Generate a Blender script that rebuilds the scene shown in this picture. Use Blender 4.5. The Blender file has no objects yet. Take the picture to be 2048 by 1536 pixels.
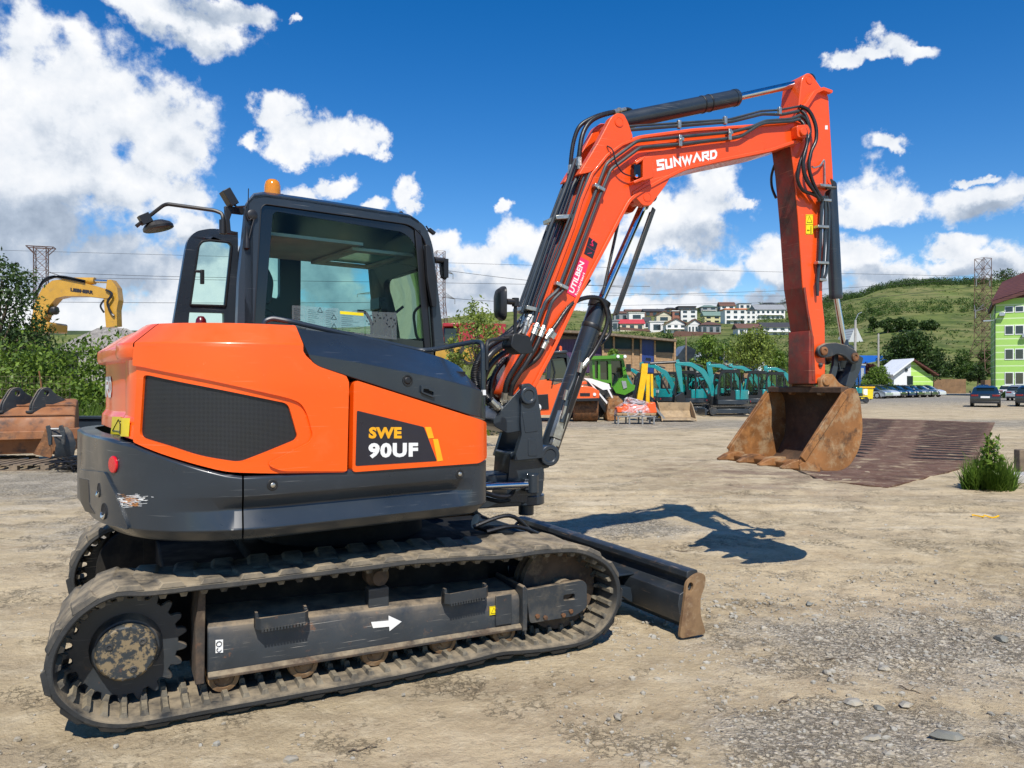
import bpy, bmesh, math, random
import numpy as np
from mathutils import Vector, Matrix, noise as mnoise
from mathutils.geometry import tessellate_polygon
random.seed(7)
R = math.radians
C = bpy.context.scene.collection
# ---------------------------------------------------------------- camera
CAMH = 1.55; FPX = 1539.0; CX, CY = 1024.0, 768.0
cam_d = bpy.data.cameras.new('camera'); cam = bpy.data.objects.new('camera', cam_d); C.objects.link(cam)
cam.location = (0, 0, CAMH); cam.rotation_euler = (R(90), 0, 0)
cam_d.sensor_width = 36.0; cam_d.lens = 36.0*FPX/2048.0
cam_d.clip_start = 0.05; cam_d.clip_end = 6000
bpy.context.scene.camera = cam
sc = bpy.context.scene
sc.view_settings.view_transform = 'Standard'; sc.view_settings.look = 'None'
sc.view_settings.gamma = 1.0; sc.view_settings.exposure = 0.04
# ---------------------------------------------------------------- sun
SUNV = Vector((-0.10, 0.80, -1.0)).normalized()          # direction the light travels
SUN_EL = math.asin(-SUNV.z); SUN_AZ = math.atan2(-SUNV.x, -SUNV.y)
sun_d = bpy.data.lights.new('sun', 'SUN'); sun = bpy.data.objects.new('sun', sun_d); C.objects.link(sun)
sun.rotation_euler = SUNV.to_track_quat('-Z', 'Y').to_euler()
sun_d.energy = 5.0; sun_d.angle = R(0.5); sun_d.color = (1.0, 0.95, 0.87)
# ---------------------------------------------------------------- world: sky + clouds
world = bpy.data.worlds.new('World'); sc.world = world; world.use_nodes = True
WN = world.node_tree.nodes; WL = world.node_tree.links; WN.clear()
def azel(px, py):
    dx, dz = px-CX, CY-py
    return math.atan2(dx, FPX), math.atan2(dz, math.hypot(dx, FPX))
CLOUDS = [ # px, py, rx, ry, weight
 (25,95,55,75,1),(70,240,200,170,1.25),(215,235,130,110,1.15),(310,265,105,95,1.1),(365,300,60,60,.9),(190,350,190,70,1.05),(60,430,230,140,1.2),
 (180,520,240,60,.9),(120,620,420,60,1.0),(370,400,75,45,.85),(395,455,60,35,.6),(400,560,190,80,.95),(30,520,120,90,1),
 (300,8,150,36,.9),(400,35,85,42,1.0),(470,15,60,30,.7),(575,22,18,14,.4),
 (556,212,42,32,1.0),(530,240,40,26,.75),(592,268,70,36,1.05),(655,278,72,38,1.0),(712,276,50,30,.85),(735,308,34,24,.65),(492,272,28,24,.55),(575,300,60,24,.7),
 (600,385,48,24,1),(648,372,48,20,.8),(740,420,44,16,.9),(825,402,36,30,.65),(840,420,30,18,.5),
 (1000,418,20,22,.6),(900,480,50,34,.6),(965,525,80,45,.95),(1040,490,66,48,1.05),(1110,520,90,70,1.0),(980,590,210,55,1.0),(880,560,120,60,.8),
 (1385,420,100,88,1.3),(1435,385,64,58,1.1),(1310,400,70,70,1.0),(1300,475,86,38,.9),(1400,548,104,36,.85),(1270,556,80,48,.85),(1350,606,200,26,.6),
 (1565,535,70,56,1.05),(1530,596,130,24,.6),(1600,560,90,50,.8),(1508,405,28,18,.45),
 (1730,385,66,52,1.1),(1785,405,56,34,.9),(1700,425,60,26,.7),(1778,278,52,20,.75),(1795,292,30,16,.6),
 (1775,95,46,30,.3),(1810,112,56,22,.3),(1700,135,44,20,.3),(1740,118,50,20,.3),
 (1960,395,78,34,.9),(2025,375,52,34,.85),(1950,340,34,12,.35),
 (1705,515,56,42,.95),(1770,550,80,34,.85),(1900,480,66,26,.8),(1935,520,86,28,.8),(2030,530,66,46,.9),(1800,588,200,24,.7),(2030,600,160,40,.9),
 (1640,500,60,40,.8),(640,545,190,85,.9),(770,505,80,45,.7),(700,640,560,52,.9),(1250,645,520,34,.6)]
GREYS = [(110,490,250,95,.85),(60,545,260,50,.8),(420,500,130,50,.5),(900,600,200,60,.7),(1420,470,110,40,.8),(1300,560,170,40,.75),(1390,490,70,30,.6),(1600,590,180,34,.6),
 (440,10,140,24,.6),(1990,410,100,24,.5),(640,520,300,100,.45),(700,620,300,70,.5),(1750,560,120,30,.4),(1500,610,120,30,.3),(360,60,130,22,.5),(1960,540,120,28,.5)]
def wn(t, **k):
    n = WN.new(t)
    for a, b in k.items():
        if a == 'op': n.operation = b
        elif a == 'i':
            for j, v in b.items():
                if hasattr(v, 'node') or isinstance(v, bpy.types.NodeSocket): WL.new(v, n.inputs[j])
                else: n.inputs[j].default_value = v
        else: setattr(n, a, b)
    return n
def blobs(pvec, lst, k=.10):
    """soft union of ellipses given as direction, radius; 1 in the middle, 0 on the rim"""
    acc = None
    for (px, py, rx, ry, w) in lst:
        a, e = azel(px, py); q = .62+.36*w; sx, sy = FPX/(rx*q), FPX/(ry*q)
        d = wn('ShaderNodeVectorMath', op='MULTIPLY_ADD', i={0: pvec, 1: (sx, sy, 0), 2: (-a*sx, -e*sy, 0)})
        ln = wn('ShaderNodeVectorMath', op='LENGTH', i={0: d.outputs[0]})
        if acc is None: acc = ln.outputs['Value']
        else: acc = wn('ShaderNodeMath', op='SMOOTH_MIN', i={0: acc, 1: ln.outputs['Value'], 2: k}).outputs[0]
    return wn('ShaderNodeMath', op='SUBTRACT', i={0: 1.0, 1: acc}).outputs[0]
tc = wn('ShaderNodeTexCoord')
DIR = tc.outputs['Generated']
sep = wn('ShaderNodeSeparateXYZ', i={0: DIR})
AZ = wn('ShaderNodeMath', op='ARCTAN2', i={0: sep.outputs[0], 1: sep.outputs[1]}).outputs[0]
EL = wn('ShaderNodeMath', op='ARCSINE', i={0: sep.outputs[2]}).outputs[0]
P = wn('ShaderNodeCombineXYZ', i={0: AZ, 1: EL}).outputs[0]
# warp gives the blobs torn, billowed outlines
wz = wn('ShaderNodeTexNoise', noise_dimensions='3D', i={'Vector': DIR, 'Scale': 9.0, 'Detail': 7.0, 'Roughness': 0.62})
wz2 = wn('ShaderNodeVectorMath', op='SUBTRACT', i={0: wz.outputs['Color'], 1: (.5, .5, .5)})
wz3 = wn('ShaderNodeVectorMath', op='MULTIPLY', i={0: wz2.outputs[0], 1: (.13, .10, 0)})
PW = wn('ShaderNodeVectorMath', op='ADD', i={0: P, 1: wz3.outputs[0]}).outputs[0]
base = blobs(PW, CLOUDS)
# beyond the photographed part of the sky: broken cumulus everywhere
gen = wn('ShaderNodeTexNoise', noise_dimensions='3D', i={'Vector': DIR, 'Scale': 3.2, 'Detail': 3.0, 'Roughness': .5})
g1 = wn('ShaderNodeMath', op='MULTIPLY_ADD', i={0: gen.outputs['Fac'], 1: 5.0, 2: -3.2}).outputs[0]
azabs = wn('ShaderNodeMath', op='ABSOLUTE', i={0: AZ}).outputs[0]
gm = wn('ShaderNodeMapRange', i={0: azabs, 1: .62, 2: .8, 3: -2.0, 4: 0.0}).outputs[0]
gm2 = wn('ShaderNodeMapRange', i={0: EL, 1: .55, 2: .7, 3: -2.0, 4: 0.0}).outputs[0]
gm3 = wn('ShaderNodeMath', op='MAXIMUM', i={0: gm, 1: gm2}).outputs[0]
g2 = wn('ShaderNodeMath', op='ADD', i={0: g1, 1: gm3}).outputs[0]
base = wn('ShaderNodeMath', op='MAXIMUM', i={0: base, 1: g2}).outputs[0]
def fbm(vec, s, d, r=.55, dist=0.):
    return wn('ShaderNodeTexNoise', noise_dimensions='3D', i={'Vector': vec, 'Scale': s, 'Detail': d, 'Roughness': r, 'Distortion': dist}).outputs['Fac']
def billow(vec):   # rounded lumps: low octaves folded so that creases are sharp and bulges round, plus fine fray
    n = wn('ShaderNodeTexNoise', noise_dimensions='3D', i={'Vector': vec, 'Scale': 11.0, 'Detail': 4.0, 'Roughness': .5})
    a = wn('ShaderNodeMath', op='MULTIPLY_ADD', i={0: n.outputs['Fac'], 1: 2.0, 2: -1.0}).outputs[0]
    b = wn('ShaderNodeMath', op='ABSOLUTE', i={0: a}).outputs[0]
    f = fbm(vec, 26, 8, .66)
    c = wn('ShaderNodeMath', op='MULTIPLY_ADD', i={0: b, 1: -1.6, 2: .28}).outputs[0]
    return wn('ShaderNodeMath', op='MULTIPLY_ADD', i={0: f, 1: 1.5, 2: wn('ShaderNodeMath', op='SUBTRACT', i={0: c, 1: .75}).outputs[0]}).outputs[0]
b0 = billow(DIR)
up = wn('ShaderNodeVectorMath', op='ADD', i={0: DIR, 1: (.008, 0, .020)}).outputs[0]
b1 = billow(up)
dens = wn('ShaderNodeMath', op='MULTIPLY_ADD', i={0: b0, 1: 1.05, 2: base}).outputs[0]
mask = wn('ShaderNodeMapRange', interpolation_type='SMOOTHSTEP', i={0: dens, 1: -.08, 2: .50, 3: 0., 4: 1.}).outputs[0]
dif = wn('ShaderNodeMath', op='SUBTRACT', i={0: b0, 1: b1}).outputs[0]
sh1 = wn('ShaderNodeMath', op='MULTIPLY_ADD', i={0: dif, 1: 0.42, 2: .86}).outputs[0]
big = fbm(DIR, 5.0, 5, .5)
sh1 = wn('ShaderNodeMath', op='MULTIPLY_ADD', i={0: big, 1: .9, 2: wn('ShaderNodeMath', op='SUBTRACT', i={0: sh1, 1: .45}).outputs[0]}).outputs[0]
gry2 = wn('ShaderNodeMapRange', interpolation_type='SMOOTHSTEP', i={0: blobs(PW, GREYS), 1: -.35, 2: .60, 3: 0., 4: .46}).outputs[0]
low = wn('ShaderNodeMapRange', i={0: EL, 1: .02, 2: .2, 3: .06, 4: 0.}).outputs[0]
sh2 = wn('ShaderNodeMath', op='SUBTRACT', i={0: sh1, 1: gry2}).outputs[0]
sh4 = wn('ShaderNodeMath', op='SUBTRACT', i={0: sh2, 1: low}, use_clamp=True).outputs[0]
cr = wn('ShaderNodeValToRGB', i={0: sh4})
e = cr.color_ramp.elements
e[0].position = 0.0; e[0].color = (.25, .32, .43, 1)
e[1].position = 1.0; e[1].color = (.97, .98, 1.0, 1)
m = e.new(.40); m.color = (.47, .55, .67, 1)
m = e.new(.72); m.color = (.82, .86, .92, 1)
sky = wn('ShaderNodeTexSky', sky_type='NISHITA'); sky.sun_disc = False
sky.sun_elevation = SUN_EL; sky.sun_rotation = SUN_AZ
sky.air_density = 1.0; sky.dust_density = 0.0; sky.ozone_density = 2.0; sky.altitude = 500
hs = wn('ShaderNodeHueSaturation', i={'Color': sky.outputs[0], 'Saturation': 1.45, 'Value': 1.0, 'Hue': .508})
SKYS = 0.13
bgs = wn('ShaderNodeBackground', i={0: hs.outputs[0], 1: SKYS})
bgc = wn('ShaderNodeBackground', i={0: cr.outputs[0], 1: 1.0})
mx = wn('ShaderNodeMixShader', i={0: mask, 1: bgs.outputs[0], 2: bgc.outputs[0]})
wo = wn('ShaderNodeOutputWorld', i={0: mx.outputs[0]})
world.cycles.sampling_method = 'MANUAL'; world.cycles.sample_map_resolution = 512
sc.cycles.max_bounces = 6; sc.cycles.transparent_max_bounces = 12
sc.cycles.diffuse_bounces = 3; sc.cycles.glossy_bounces = 3; sc.cycles.transmission_bounces = 4
sc.cycles.caustics_reflective = False; sc.cycles.caustics_refractive = False

# ---------------------------------------------------------------- materials
def mk(name, col, rough=.5, metal=0., var=(6., .15), dirt=(), scratch=None, bump=None, coat=0., dust=None, spec=.5, wave=None, coord='Object'):
    """procedural surface: tone variation, any number of dirt/rust layers (colour, scale, lo, hi, amount), scratches, settled dust on upward faces"""
    m = bpy.data.materials.new(name); m.use_nodes = True
    N, L = m.node_tree.nodes, m.node_tree.links
    b = N['Principled BSDF']
    b.inputs['Roughness'].default_value = rough; b.inputs['Metallic'].default_value = metal
    b.inputs['Coat Weight'].default_value = coat; b.inputs['Coat Roughness'].default_value = .06
    b.inputs['Specular IOR Level'].default_value = spec
    t = N.new('ShaderNodeTexCoord'); V = t.outputs[coord]
    def nz(s, d=4, r=.6, vec=None):
        n = N.new('ShaderNodeTexNoise'); n.inputs['Scale'].default_value = s; n.inputs['Detail'].default_value = d; n.inputs['Roughness'].default_value = r
        L.new(vec or V, n.inputs['Vector']); return n.outputs['Fac']
    def mix(fac, a, bb, typ='MIX'):
        n = N.new('ShaderNodeMix'); n.data_type = 'RGBA'; n.blend_type = typ
        for idx, v in ((0, fac), (6, a), (7, bb)):
            if isinstance(v, bpy.types.NodeSocket): L.new(v, n.inputs[idx])
            else: n.inputs[idx].default_value = v if idx == 0 else (*v[:3], 1)
        return n.outputs[2]
    def mr(v, a, b_, c=0., d=1.):
        n = N.new('ShaderNodeMapRange'); L.new(v, n.inputs[0])
        for i_, q in enumerate((a, b_, c, d)): n.inputs[i_+1].default_value = q
        return n.outputs[0]
    c = (*col, 1)
    colr = mix(mr(nz(var[0]), .3, .7), [x*(1-var[1]) for x in col], [min(1, x*(1+var[1])) for x in col])
    rsock = None
    if wave:   # (dir, scale, darkcolour, width)
        w = N.new('ShaderNodeTexWave'); w.wave_type = 'BANDS'; w.bands_direction = wave[0]; w.inputs['Scale'].default_value = wave[1]
        L.new(V, w.inputs['Vector']); colr = mix(mr(w.outputs['Fac'], 1-wave[3], 1-wave[3]*.5), colr, wave[2])
    for dcol, s, lo, hi, amt in dirt:
        f = mr(nz(s, 7, .68), lo, hi, 0, amt); colr = mix(f, colr, dcol)
    if scratch:
        for k, (s, ang) in enumerate(((scratch[1], .3), (scratch[1]*.8, -.5), (scratch[1]*1.1, 1.1))):
            mp = N.new('ShaderNodeMapping'); mp.inputs['Rotation'].default_value = ((.35, .1, 0), (1.0, .5, .4), (-.9, .7, 1.0))[k]; mp.inputs['Scale'].default_value = (.7, .7, 42)
            L.new(V, mp.inputs['Vector'])
            f = nz(s, 2, .5, mp.outputs[0]); g = nz(2.3+k, 2, .5)
            ff = N.new('ShaderNodeMath'); ff.operation = 'MULTIPLY'; L.new(mr(f, .69, .73), ff.inputs[0]); L.new(mr(g, .52, .66), ff.inputs[1])
            f2 = N.new('ShaderNodeMath'); f2.operation = 'MULTIPLY'; L.new(ff.outputs[0], f2.inputs[0]); f2.inputs[1].default_value = scratch[2]
            colr = mix(f2.outputs[0], colr, scratch[0])
    if dust:   # (colour, amount, scale)
        g = N.new('ShaderNodeNewGeometry'); s3 = N.new('ShaderNodeSeparateXYZ'); L.new(g.outputs['Normal'], s3.inputs[0])
        up_ = mr(s3.outputs[2], .1, .75)
        f = mr(nz(dust[2], 6, .65), .32, .6)
        a = N.new('ShaderNodeMath'); a.operation = 'MULTIPLY'; L.new(up_, a.inputs[0]); L.new(f, a.inputs[1])
        a2 = N.new('ShaderNodeMath'); a2.operation = 'MULTIPLY'; L.new(a.outputs[0], a2.inputs[0]); a2.inputs[1].default_value = dust[1]
        colr = mix(a2.outputs[0], colr, dust[0])
        rr = mr(a2.outputs[0], 0, 1, rough, .95); L.new(rr, b.inputs['Roughness'])
    else:
        rr = mr(nz(var[0]*2.3, 5), .3, .7, max(.02, rough*.75), min(1, rough*1.25)); L.new(rr, b.inputs['Roughness'])
    L.new(colr, b.inputs['Base Color'])
    if bump:
        bp = N.new('ShaderNodeBump'); bp.inputs['Strength'].default_value = bump[1]; bp.inputs['Distance'].default_value = bump[2] if len(bump) > 2 else .01
        L.new(nz(bump[0], 8, .65), bp.inputs['Height']); L.new(bp.outputs[0], b.inputs['Normal'])
    return m
def glassmat(name, tint, refl=.06):
    m = bpy.data.materials.new(name); m.use_nodes = True; N, L = m.node_tree.nodes, m.node_tree.links
    N.remove(N['Principled BSDF']); out = N['Material Output']
    t = N.new('ShaderNodeBsdfTransparent'); t.inputs[0].default_value = (*tint, 1)
    g = N.new('ShaderNodeBsdfGlossy'); g.inputs['Roughness'].default_value = .01
    f = N.new('ShaderNodeFresnel'); f.inputs[0].default_value = 1.22
    mx_ = N.new('ShaderNodeMixShader'); L.new(f.outputs[0], mx_.inputs[0]); L.new(t.outputs[0], mx_.inputs[1]); L.new(g.outputs[0], mx_.inputs[2])
    L.new(mx_.outputs[0], out.inputs[0]); return m

MUD = (.31, .25, .165)
M = {}
M['orange'] = mk('orange_paint', (.95, .105, .002), .30, coat=.5, var=(1.6, .06), dirt=[((.78, .28, .12), 3.5, .60, .82, .22), ((.62, .34, .18), 40, .66, .74, .35)], dust=((.60, .36, .18), .08, 5), scratch=((.95, .5, .3), 4.0, .22), spec=.4)
M['boomred'] = mk('boom_paint', (.84, .088, .010), .33, coat=.35, var=(2.0, .08), dirt=[((.35, .06, .03), 6, .6, .8, .5), ((.50, .28, .16), 24, .64, .74, .4)], dust=((.45, .32, .2), .22, 6), scratch=((.9, .45, .3), 4.5, .3), bump=(60, .08, .004), spec=.4)
M['arminner'] = mk('shaded_worn_arm_paint', (.26, .030, .015), .6, var=(3, .3), dirt=[((.06, .04, .03), 3.5, .42, .62, .85), ((.16, .09, .05), 10, .5, .7, .6)], scratch=((.6, .25, .15), 3, .7), bump=(40, .2, .004))  # worn boom paint, darkened: the inner face's shade is in the colour
M['grey'] = mk('anthracite_paint', (.021, .030, .041), .33, coat=.2, var=(1.5, .18), dirt=[((.085, .10, .115), 2.6, .58, .85, .4), ((.20, .18, .15), 24, .68, .8, .3)], scratch=((.36, .37, .37), 4.5, .5))
M['greyrough'] = mk('worn_dark_metal', (.030, .036, .042), .42, var=(4, .25), dirt=[((.15, .13, .10), 5, .54, .70, .5), ((.24, .10, .04), 11, .62, .72, .8), ((.22, .17, .11), 40, .66, .78, .4)], scratch=((.50, .46, .40), 6.0, .9), dust=((.30, .23, .15), .85, 9), bump=(45, .15, .004))
M['black'] = mk('black_plastic', (.012, .013, .015), .4, var=(5, .2), dust=((.20, .17, .13), .25, 8))
M['blackg'] = mk('black_gloss', (.006, .007, .008), .15, coat=.4)
M['shaded'] = mk('shaded_chassis', (.012, .013, .014), .85, var=(3, .3), dirt=[((.05, .042, .032), 4, .5, .7, .6)], spec=.15)  # near-black: shade under the body and between mat ribs put into the colour
M['bladem'] = mk('worn_blade_paint', (.024, .029, .034), .42, var=(4, .25), dirt=[((.16, .10, .06), 9, .60, .72, .6), ((.12, .105, .08), 3, .58, .76, .45)], scratch=((.45, .32, .22), 5.0, 1.0), bump=(45, .15, .004))
M['rustcap'] = mk('bare_rusty_steel', (.24, .145, .07), .75, var=(5, .3), dirt=[((.12, .06, .03), 9, .5, .66, .7), ((.36, .28, .18), 20, .55, .7, .6)], bump=(60, .3, .005))
M['cavity'] = mk('cavity_shade', (.008, .008, .009), .9)  # flat near-black painted for the shade inside holes and hollows
M['tube'] = mk('steel_pipe_paint', (.030, .042, .052), .3, var=(5, .2), dust=((.2, .17, .13), .3, 12))
M['hose'] = mk('hose_rubber', (.014, .014, .015), .38, var=(20, .3), dirt=[((.10, .08, .06), 12, .55, .75, .5)])
M['chrome'] = mk('chrome', (.62, .63, .65), .12, 1.0, var=(9, .08))
M['zinc'] = mk('zinc_fitting', (.50, .48, .42), .34, .85, var=(30, .2), dirt=[((.2, .16, .1), 40, .55, .75, .5)])
M['rubber'] = mk('track_rubber', (.026, .028, .029), .75, var=(8, .25), dirt=[((.15, .13, .10), 5, .56, .76, .5), (MUD, 22, .68, .80, .4)], dust=(MUD, 1.0, 7), bump=(70, .5, .006))
M['rubin'] = mk('track_rubber_dusty', (.032, .032, .031), .8, var=(8, .25), dirt=[((.28, .24, .17), 7, .42, .62, .75)], dust=((.34, .28, .18), .8, 12), bump=(80, .4, .005))
M['rust'] = mk('rust', (.20, .085, .032), .8, var=(9, .4), dirt=[((.05, .035, .025), 6, .45, .65, .8), ((.36, .20, .09), 22, .52, .7, .6)], bump=(60, .35, .006))
M['mudrust'] = mk('mud_caked_steel', (.085, .058, .038), .85, var=(7, .35), dirt=[((.24, .18, .11), 10, .52, .70, .7), ((.030, .029, .028), 4, .46, .58, .8), ((.22, .09, .04), 13, .58, .7, .6)], dust=(MUD, .8, 10), bump=(60, .35, .006))
M['cover'] = mk('drive_cover_flaking', (.028, .034, .038), .5, var=(9, .2), dirt=[((.24, .18, .10), 26, .49, .55, .9), ((.22, .09, .04), 9, .6, .7, .6)], bump=(50, .3, .004))
M['bucket'] = mk('bucket_rust', (.24, .105, .035), .62, var=(3, .35), dirt=[((.44, .20, .065), 2.6, .50, .60, .7), ((.36, .25, .14), 5, .50, .62, .85), ((.42, .30, .17), 13, .55, .72, .7), ((.06, .035, .022), 7, .54, .64, .75)], scratch=((.45, .3, .2), 3, .5), bump=(38, .35, .006), spec=.35)
M['bucketin'] = mk('bucket_inside_dark', (.10, .055, .03), .85, var=(4, .4), dirt=[((.055, .035, .022), 5, .45, .6, .8), ((.20, .13, .07), 18, .55, .7, .5)], bump=(40, .5, .008))  # darker brown than the outer bucket
M['white'] = mk('white_paint', (.82, .82, .80), .4, var=(4, .04))
M['red'] = mk('red_reflector', (.62, .008, .015), .25, coat=.5)
M['lampred'] = mk('tail_lens', (.22, .008, .01), .2, coat=.5)
M['dred'] = mk('dark_red_lens', (.10, .005, .01), .2, coat=.5)
M['yellow'] = mk('yellow_label', (.90, .68, .01), .4)
M['amber_t'] = mk('amber_text', (.90, .42, .01), .4)
M['decal'] = mk('decal_black', (.020, .018, .026), .35)
M['pink'] = mk('pink_label', (.80, .03, .12), .4)
M['mirror'] = mk('mirror_glass', (.8, .8, .8), .03, 1.0, var=(1, 0.))
M['amber'] = bpy.data.materials.new('amber_lens'); M['amber'].use_nodes = True
_b = M['amber'].node_tree.nodes['Principled BSDF']; _b.inputs['Base Color'].default_value = (.95, .33, .01, 1); _b.inputs['Roughness'].default_value = .12
_b.inputs['Transmission Weight'].default_value = .35; _b.inputs['Coat Weight'].default_value = .6
M['glass'] = glassmat('cab_glass', (.80, .93, .895))
M['clear'] = glassmat('clear_glass', (.85, .9, .9))
M['headliner'] = mk('beige_headliner', (.50, .48, .44), .85)
def grillemat():
    m = mk('grille_mesh', (.016, .017, .019), .35, dirt=[((.10, .10, .10), 4, .5, .75, .35)])
    N, L = m.node_tree.nodes, m.node_tree.links; b = N['Principled BSDF']; uv = N.new('ShaderNodeTexCoord')
    mp = N.new('ShaderNodeMapping'); mp.inputs['Scale'].default_value = (175, 175, 175); L.new(uv.outputs['UV'], mp.inputs[0])
    v = N.new('ShaderNodeTexVoronoi'); v.inputs['Randomness'].default_value = 0; v.inputs['Scale'].default_value = 1
    L.new(mp.outputs[0], v.inputs['Vector'])
    c = N.new('ShaderNodeMapRange'); L.new(v.outputs['Distance'], c.inputs[0]); c.inputs[1].default_value = .30; c.inputs[2].default_value = .40
    t = N.new('ShaderNodeMix'); t.data_type = 'RGBA'; t.inputs[6].default_value = (.002, .002, .002, 1); t.inputs[7].default_value = (.05, .052, .056, 1)
    L.new(c.outputs[0], t.inputs[0]); L.new(t.outputs[2], b.inputs['Base Color']); b.inputs['Metallic'].default_value = .4
    return m
M['grille'] = grillemat()

# ---------------------------------------------------------------- geometry helpers
def setp(o, label=None, cat=None, group=None, kind=None):
    if label: o['label'] = label
    if cat: o['category'] = cat
    if group: o['group'] = group
    if kind: o['kind'] = kind
    return o
def empty(name, loc, rz=0, label=None, cat=None, group=None):
    o = bpy.data.objects.new(name, None); C.objects.link(o); o.location = loc; o.rotation_euler = (0, 0, rz); o.empty_display_size = .3
    return setp(o, label, cat, group)
class Frame:
    def __init__(s, X, Y, a): s.X, s.Y, s.c, s.n, s.a = X, Y, math.cos(R(a)), math.sin(R(a)), R(a)
    def un(s, px, py, y):
        k = (px-CX)/FPX; ox, oy = s.X-y*s.n, s.Y+y*s.c
        u = (k*oy-ox)/(s.c-k*s.n); d = oy+u*s.n
        return (u, CAMH-(py-CY)*d/FPX)
    def px(s, lst, y): return [s.un(a, b, y) for a, b in lst]
    def w(s, p): return Vector((s.X+p[0]*s.c-p[1]*s.n, s.Y+p[0]*s.n+p[1]*s.c, p[2]))
    def pr(s, p):
        v = s.w(p); return CX+FPX*v.x/v.y, CY+FPX*(CAMH-v.z)/v.y
def at(px, py, d): return Vector(((px-CX)/FPX*d, d, CAMH-(py-CY)*d/FPX))
def gd(py): return FPX*CAMH/(py-CY)             # distance of a ground point seen at image row py
def rnd(poly, r, n=4):
    out = []; k = len(poly)
    for i in range(k):
        a, b, c = Vector(poly[i-1]), Vector(poly[i]), Vector(poly[(i+1) % k])
        u, v = a-b, c-b; lu, lv = u.length, v.length
        if lu < 1e-6 or lv < 1e-6: out.append(tuple(b)); continue
        rr = r[i] if isinstance(r, (list, tuple)) else r
        t = min(rr, lu*.45, lv*.45)
        if t < 1e-5: out.append(tuple(b)); continue
        p0, p1 = b+u/lu*t, b+v/lv*t
        for j in range(n+1):
            q = j/n; out.append(tuple((1-q)**2*p0+2*q*(1-q)*b+q*q*p1))
    return out
def dens2(poly, step, closed=True):
    out = []; k = len(poly)
    for i in range(k if closed else k-1):
        a, b = Vector(poly[i]), Vector(poly[(i+1) % k]); n = max(1, int((b-a).length/step))
        for j in range(n): out.append(tuple(a.lerp(b, j/n)))
    if not closed: out.append(tuple(poly[-1]))
    return out
def smooth_path(pts, n=6):
    P_ = [Vector(p) for p in pts]
    if len(P_) < 3: return P_
    out = []
    for i in range(len(P_)-1):
        p0 = P_[max(0, i-1)]; p1 = P_[i]; p2 = P_[i+1]; p3 = P_[min(len(P_)-1, i+2)]
        for j in range(n):
            t = j/n
            out.append(.5*((2*p1)+(-p0+p2)*t+(2*p0-5*p1+4*p2-p3)*t*t+(-p0+3*p1-3*p2+p3)*t**3))
    out.append(P_[-1]); return out
def fillet(pts, r, n=5):
    P_ = [Vector(p) for p in pts]; out = [P_[0]]
    for i in range(1, len(P_)-1):
        a, b, c = P_[i-1], P_[i], P_[i+1]; u, v = a-b, c-b; t = min(r, u.length*.45, v.length*.45)
        p0, p1 = b+u.normalized()*t, b+v.normalized()*t
        for j in range(n+1):
            q = j/n; out.append((1-q)**2*p0+2*q*(1-q)*b+q*q*p1)
    out.append(P_[-1]); return out
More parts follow.
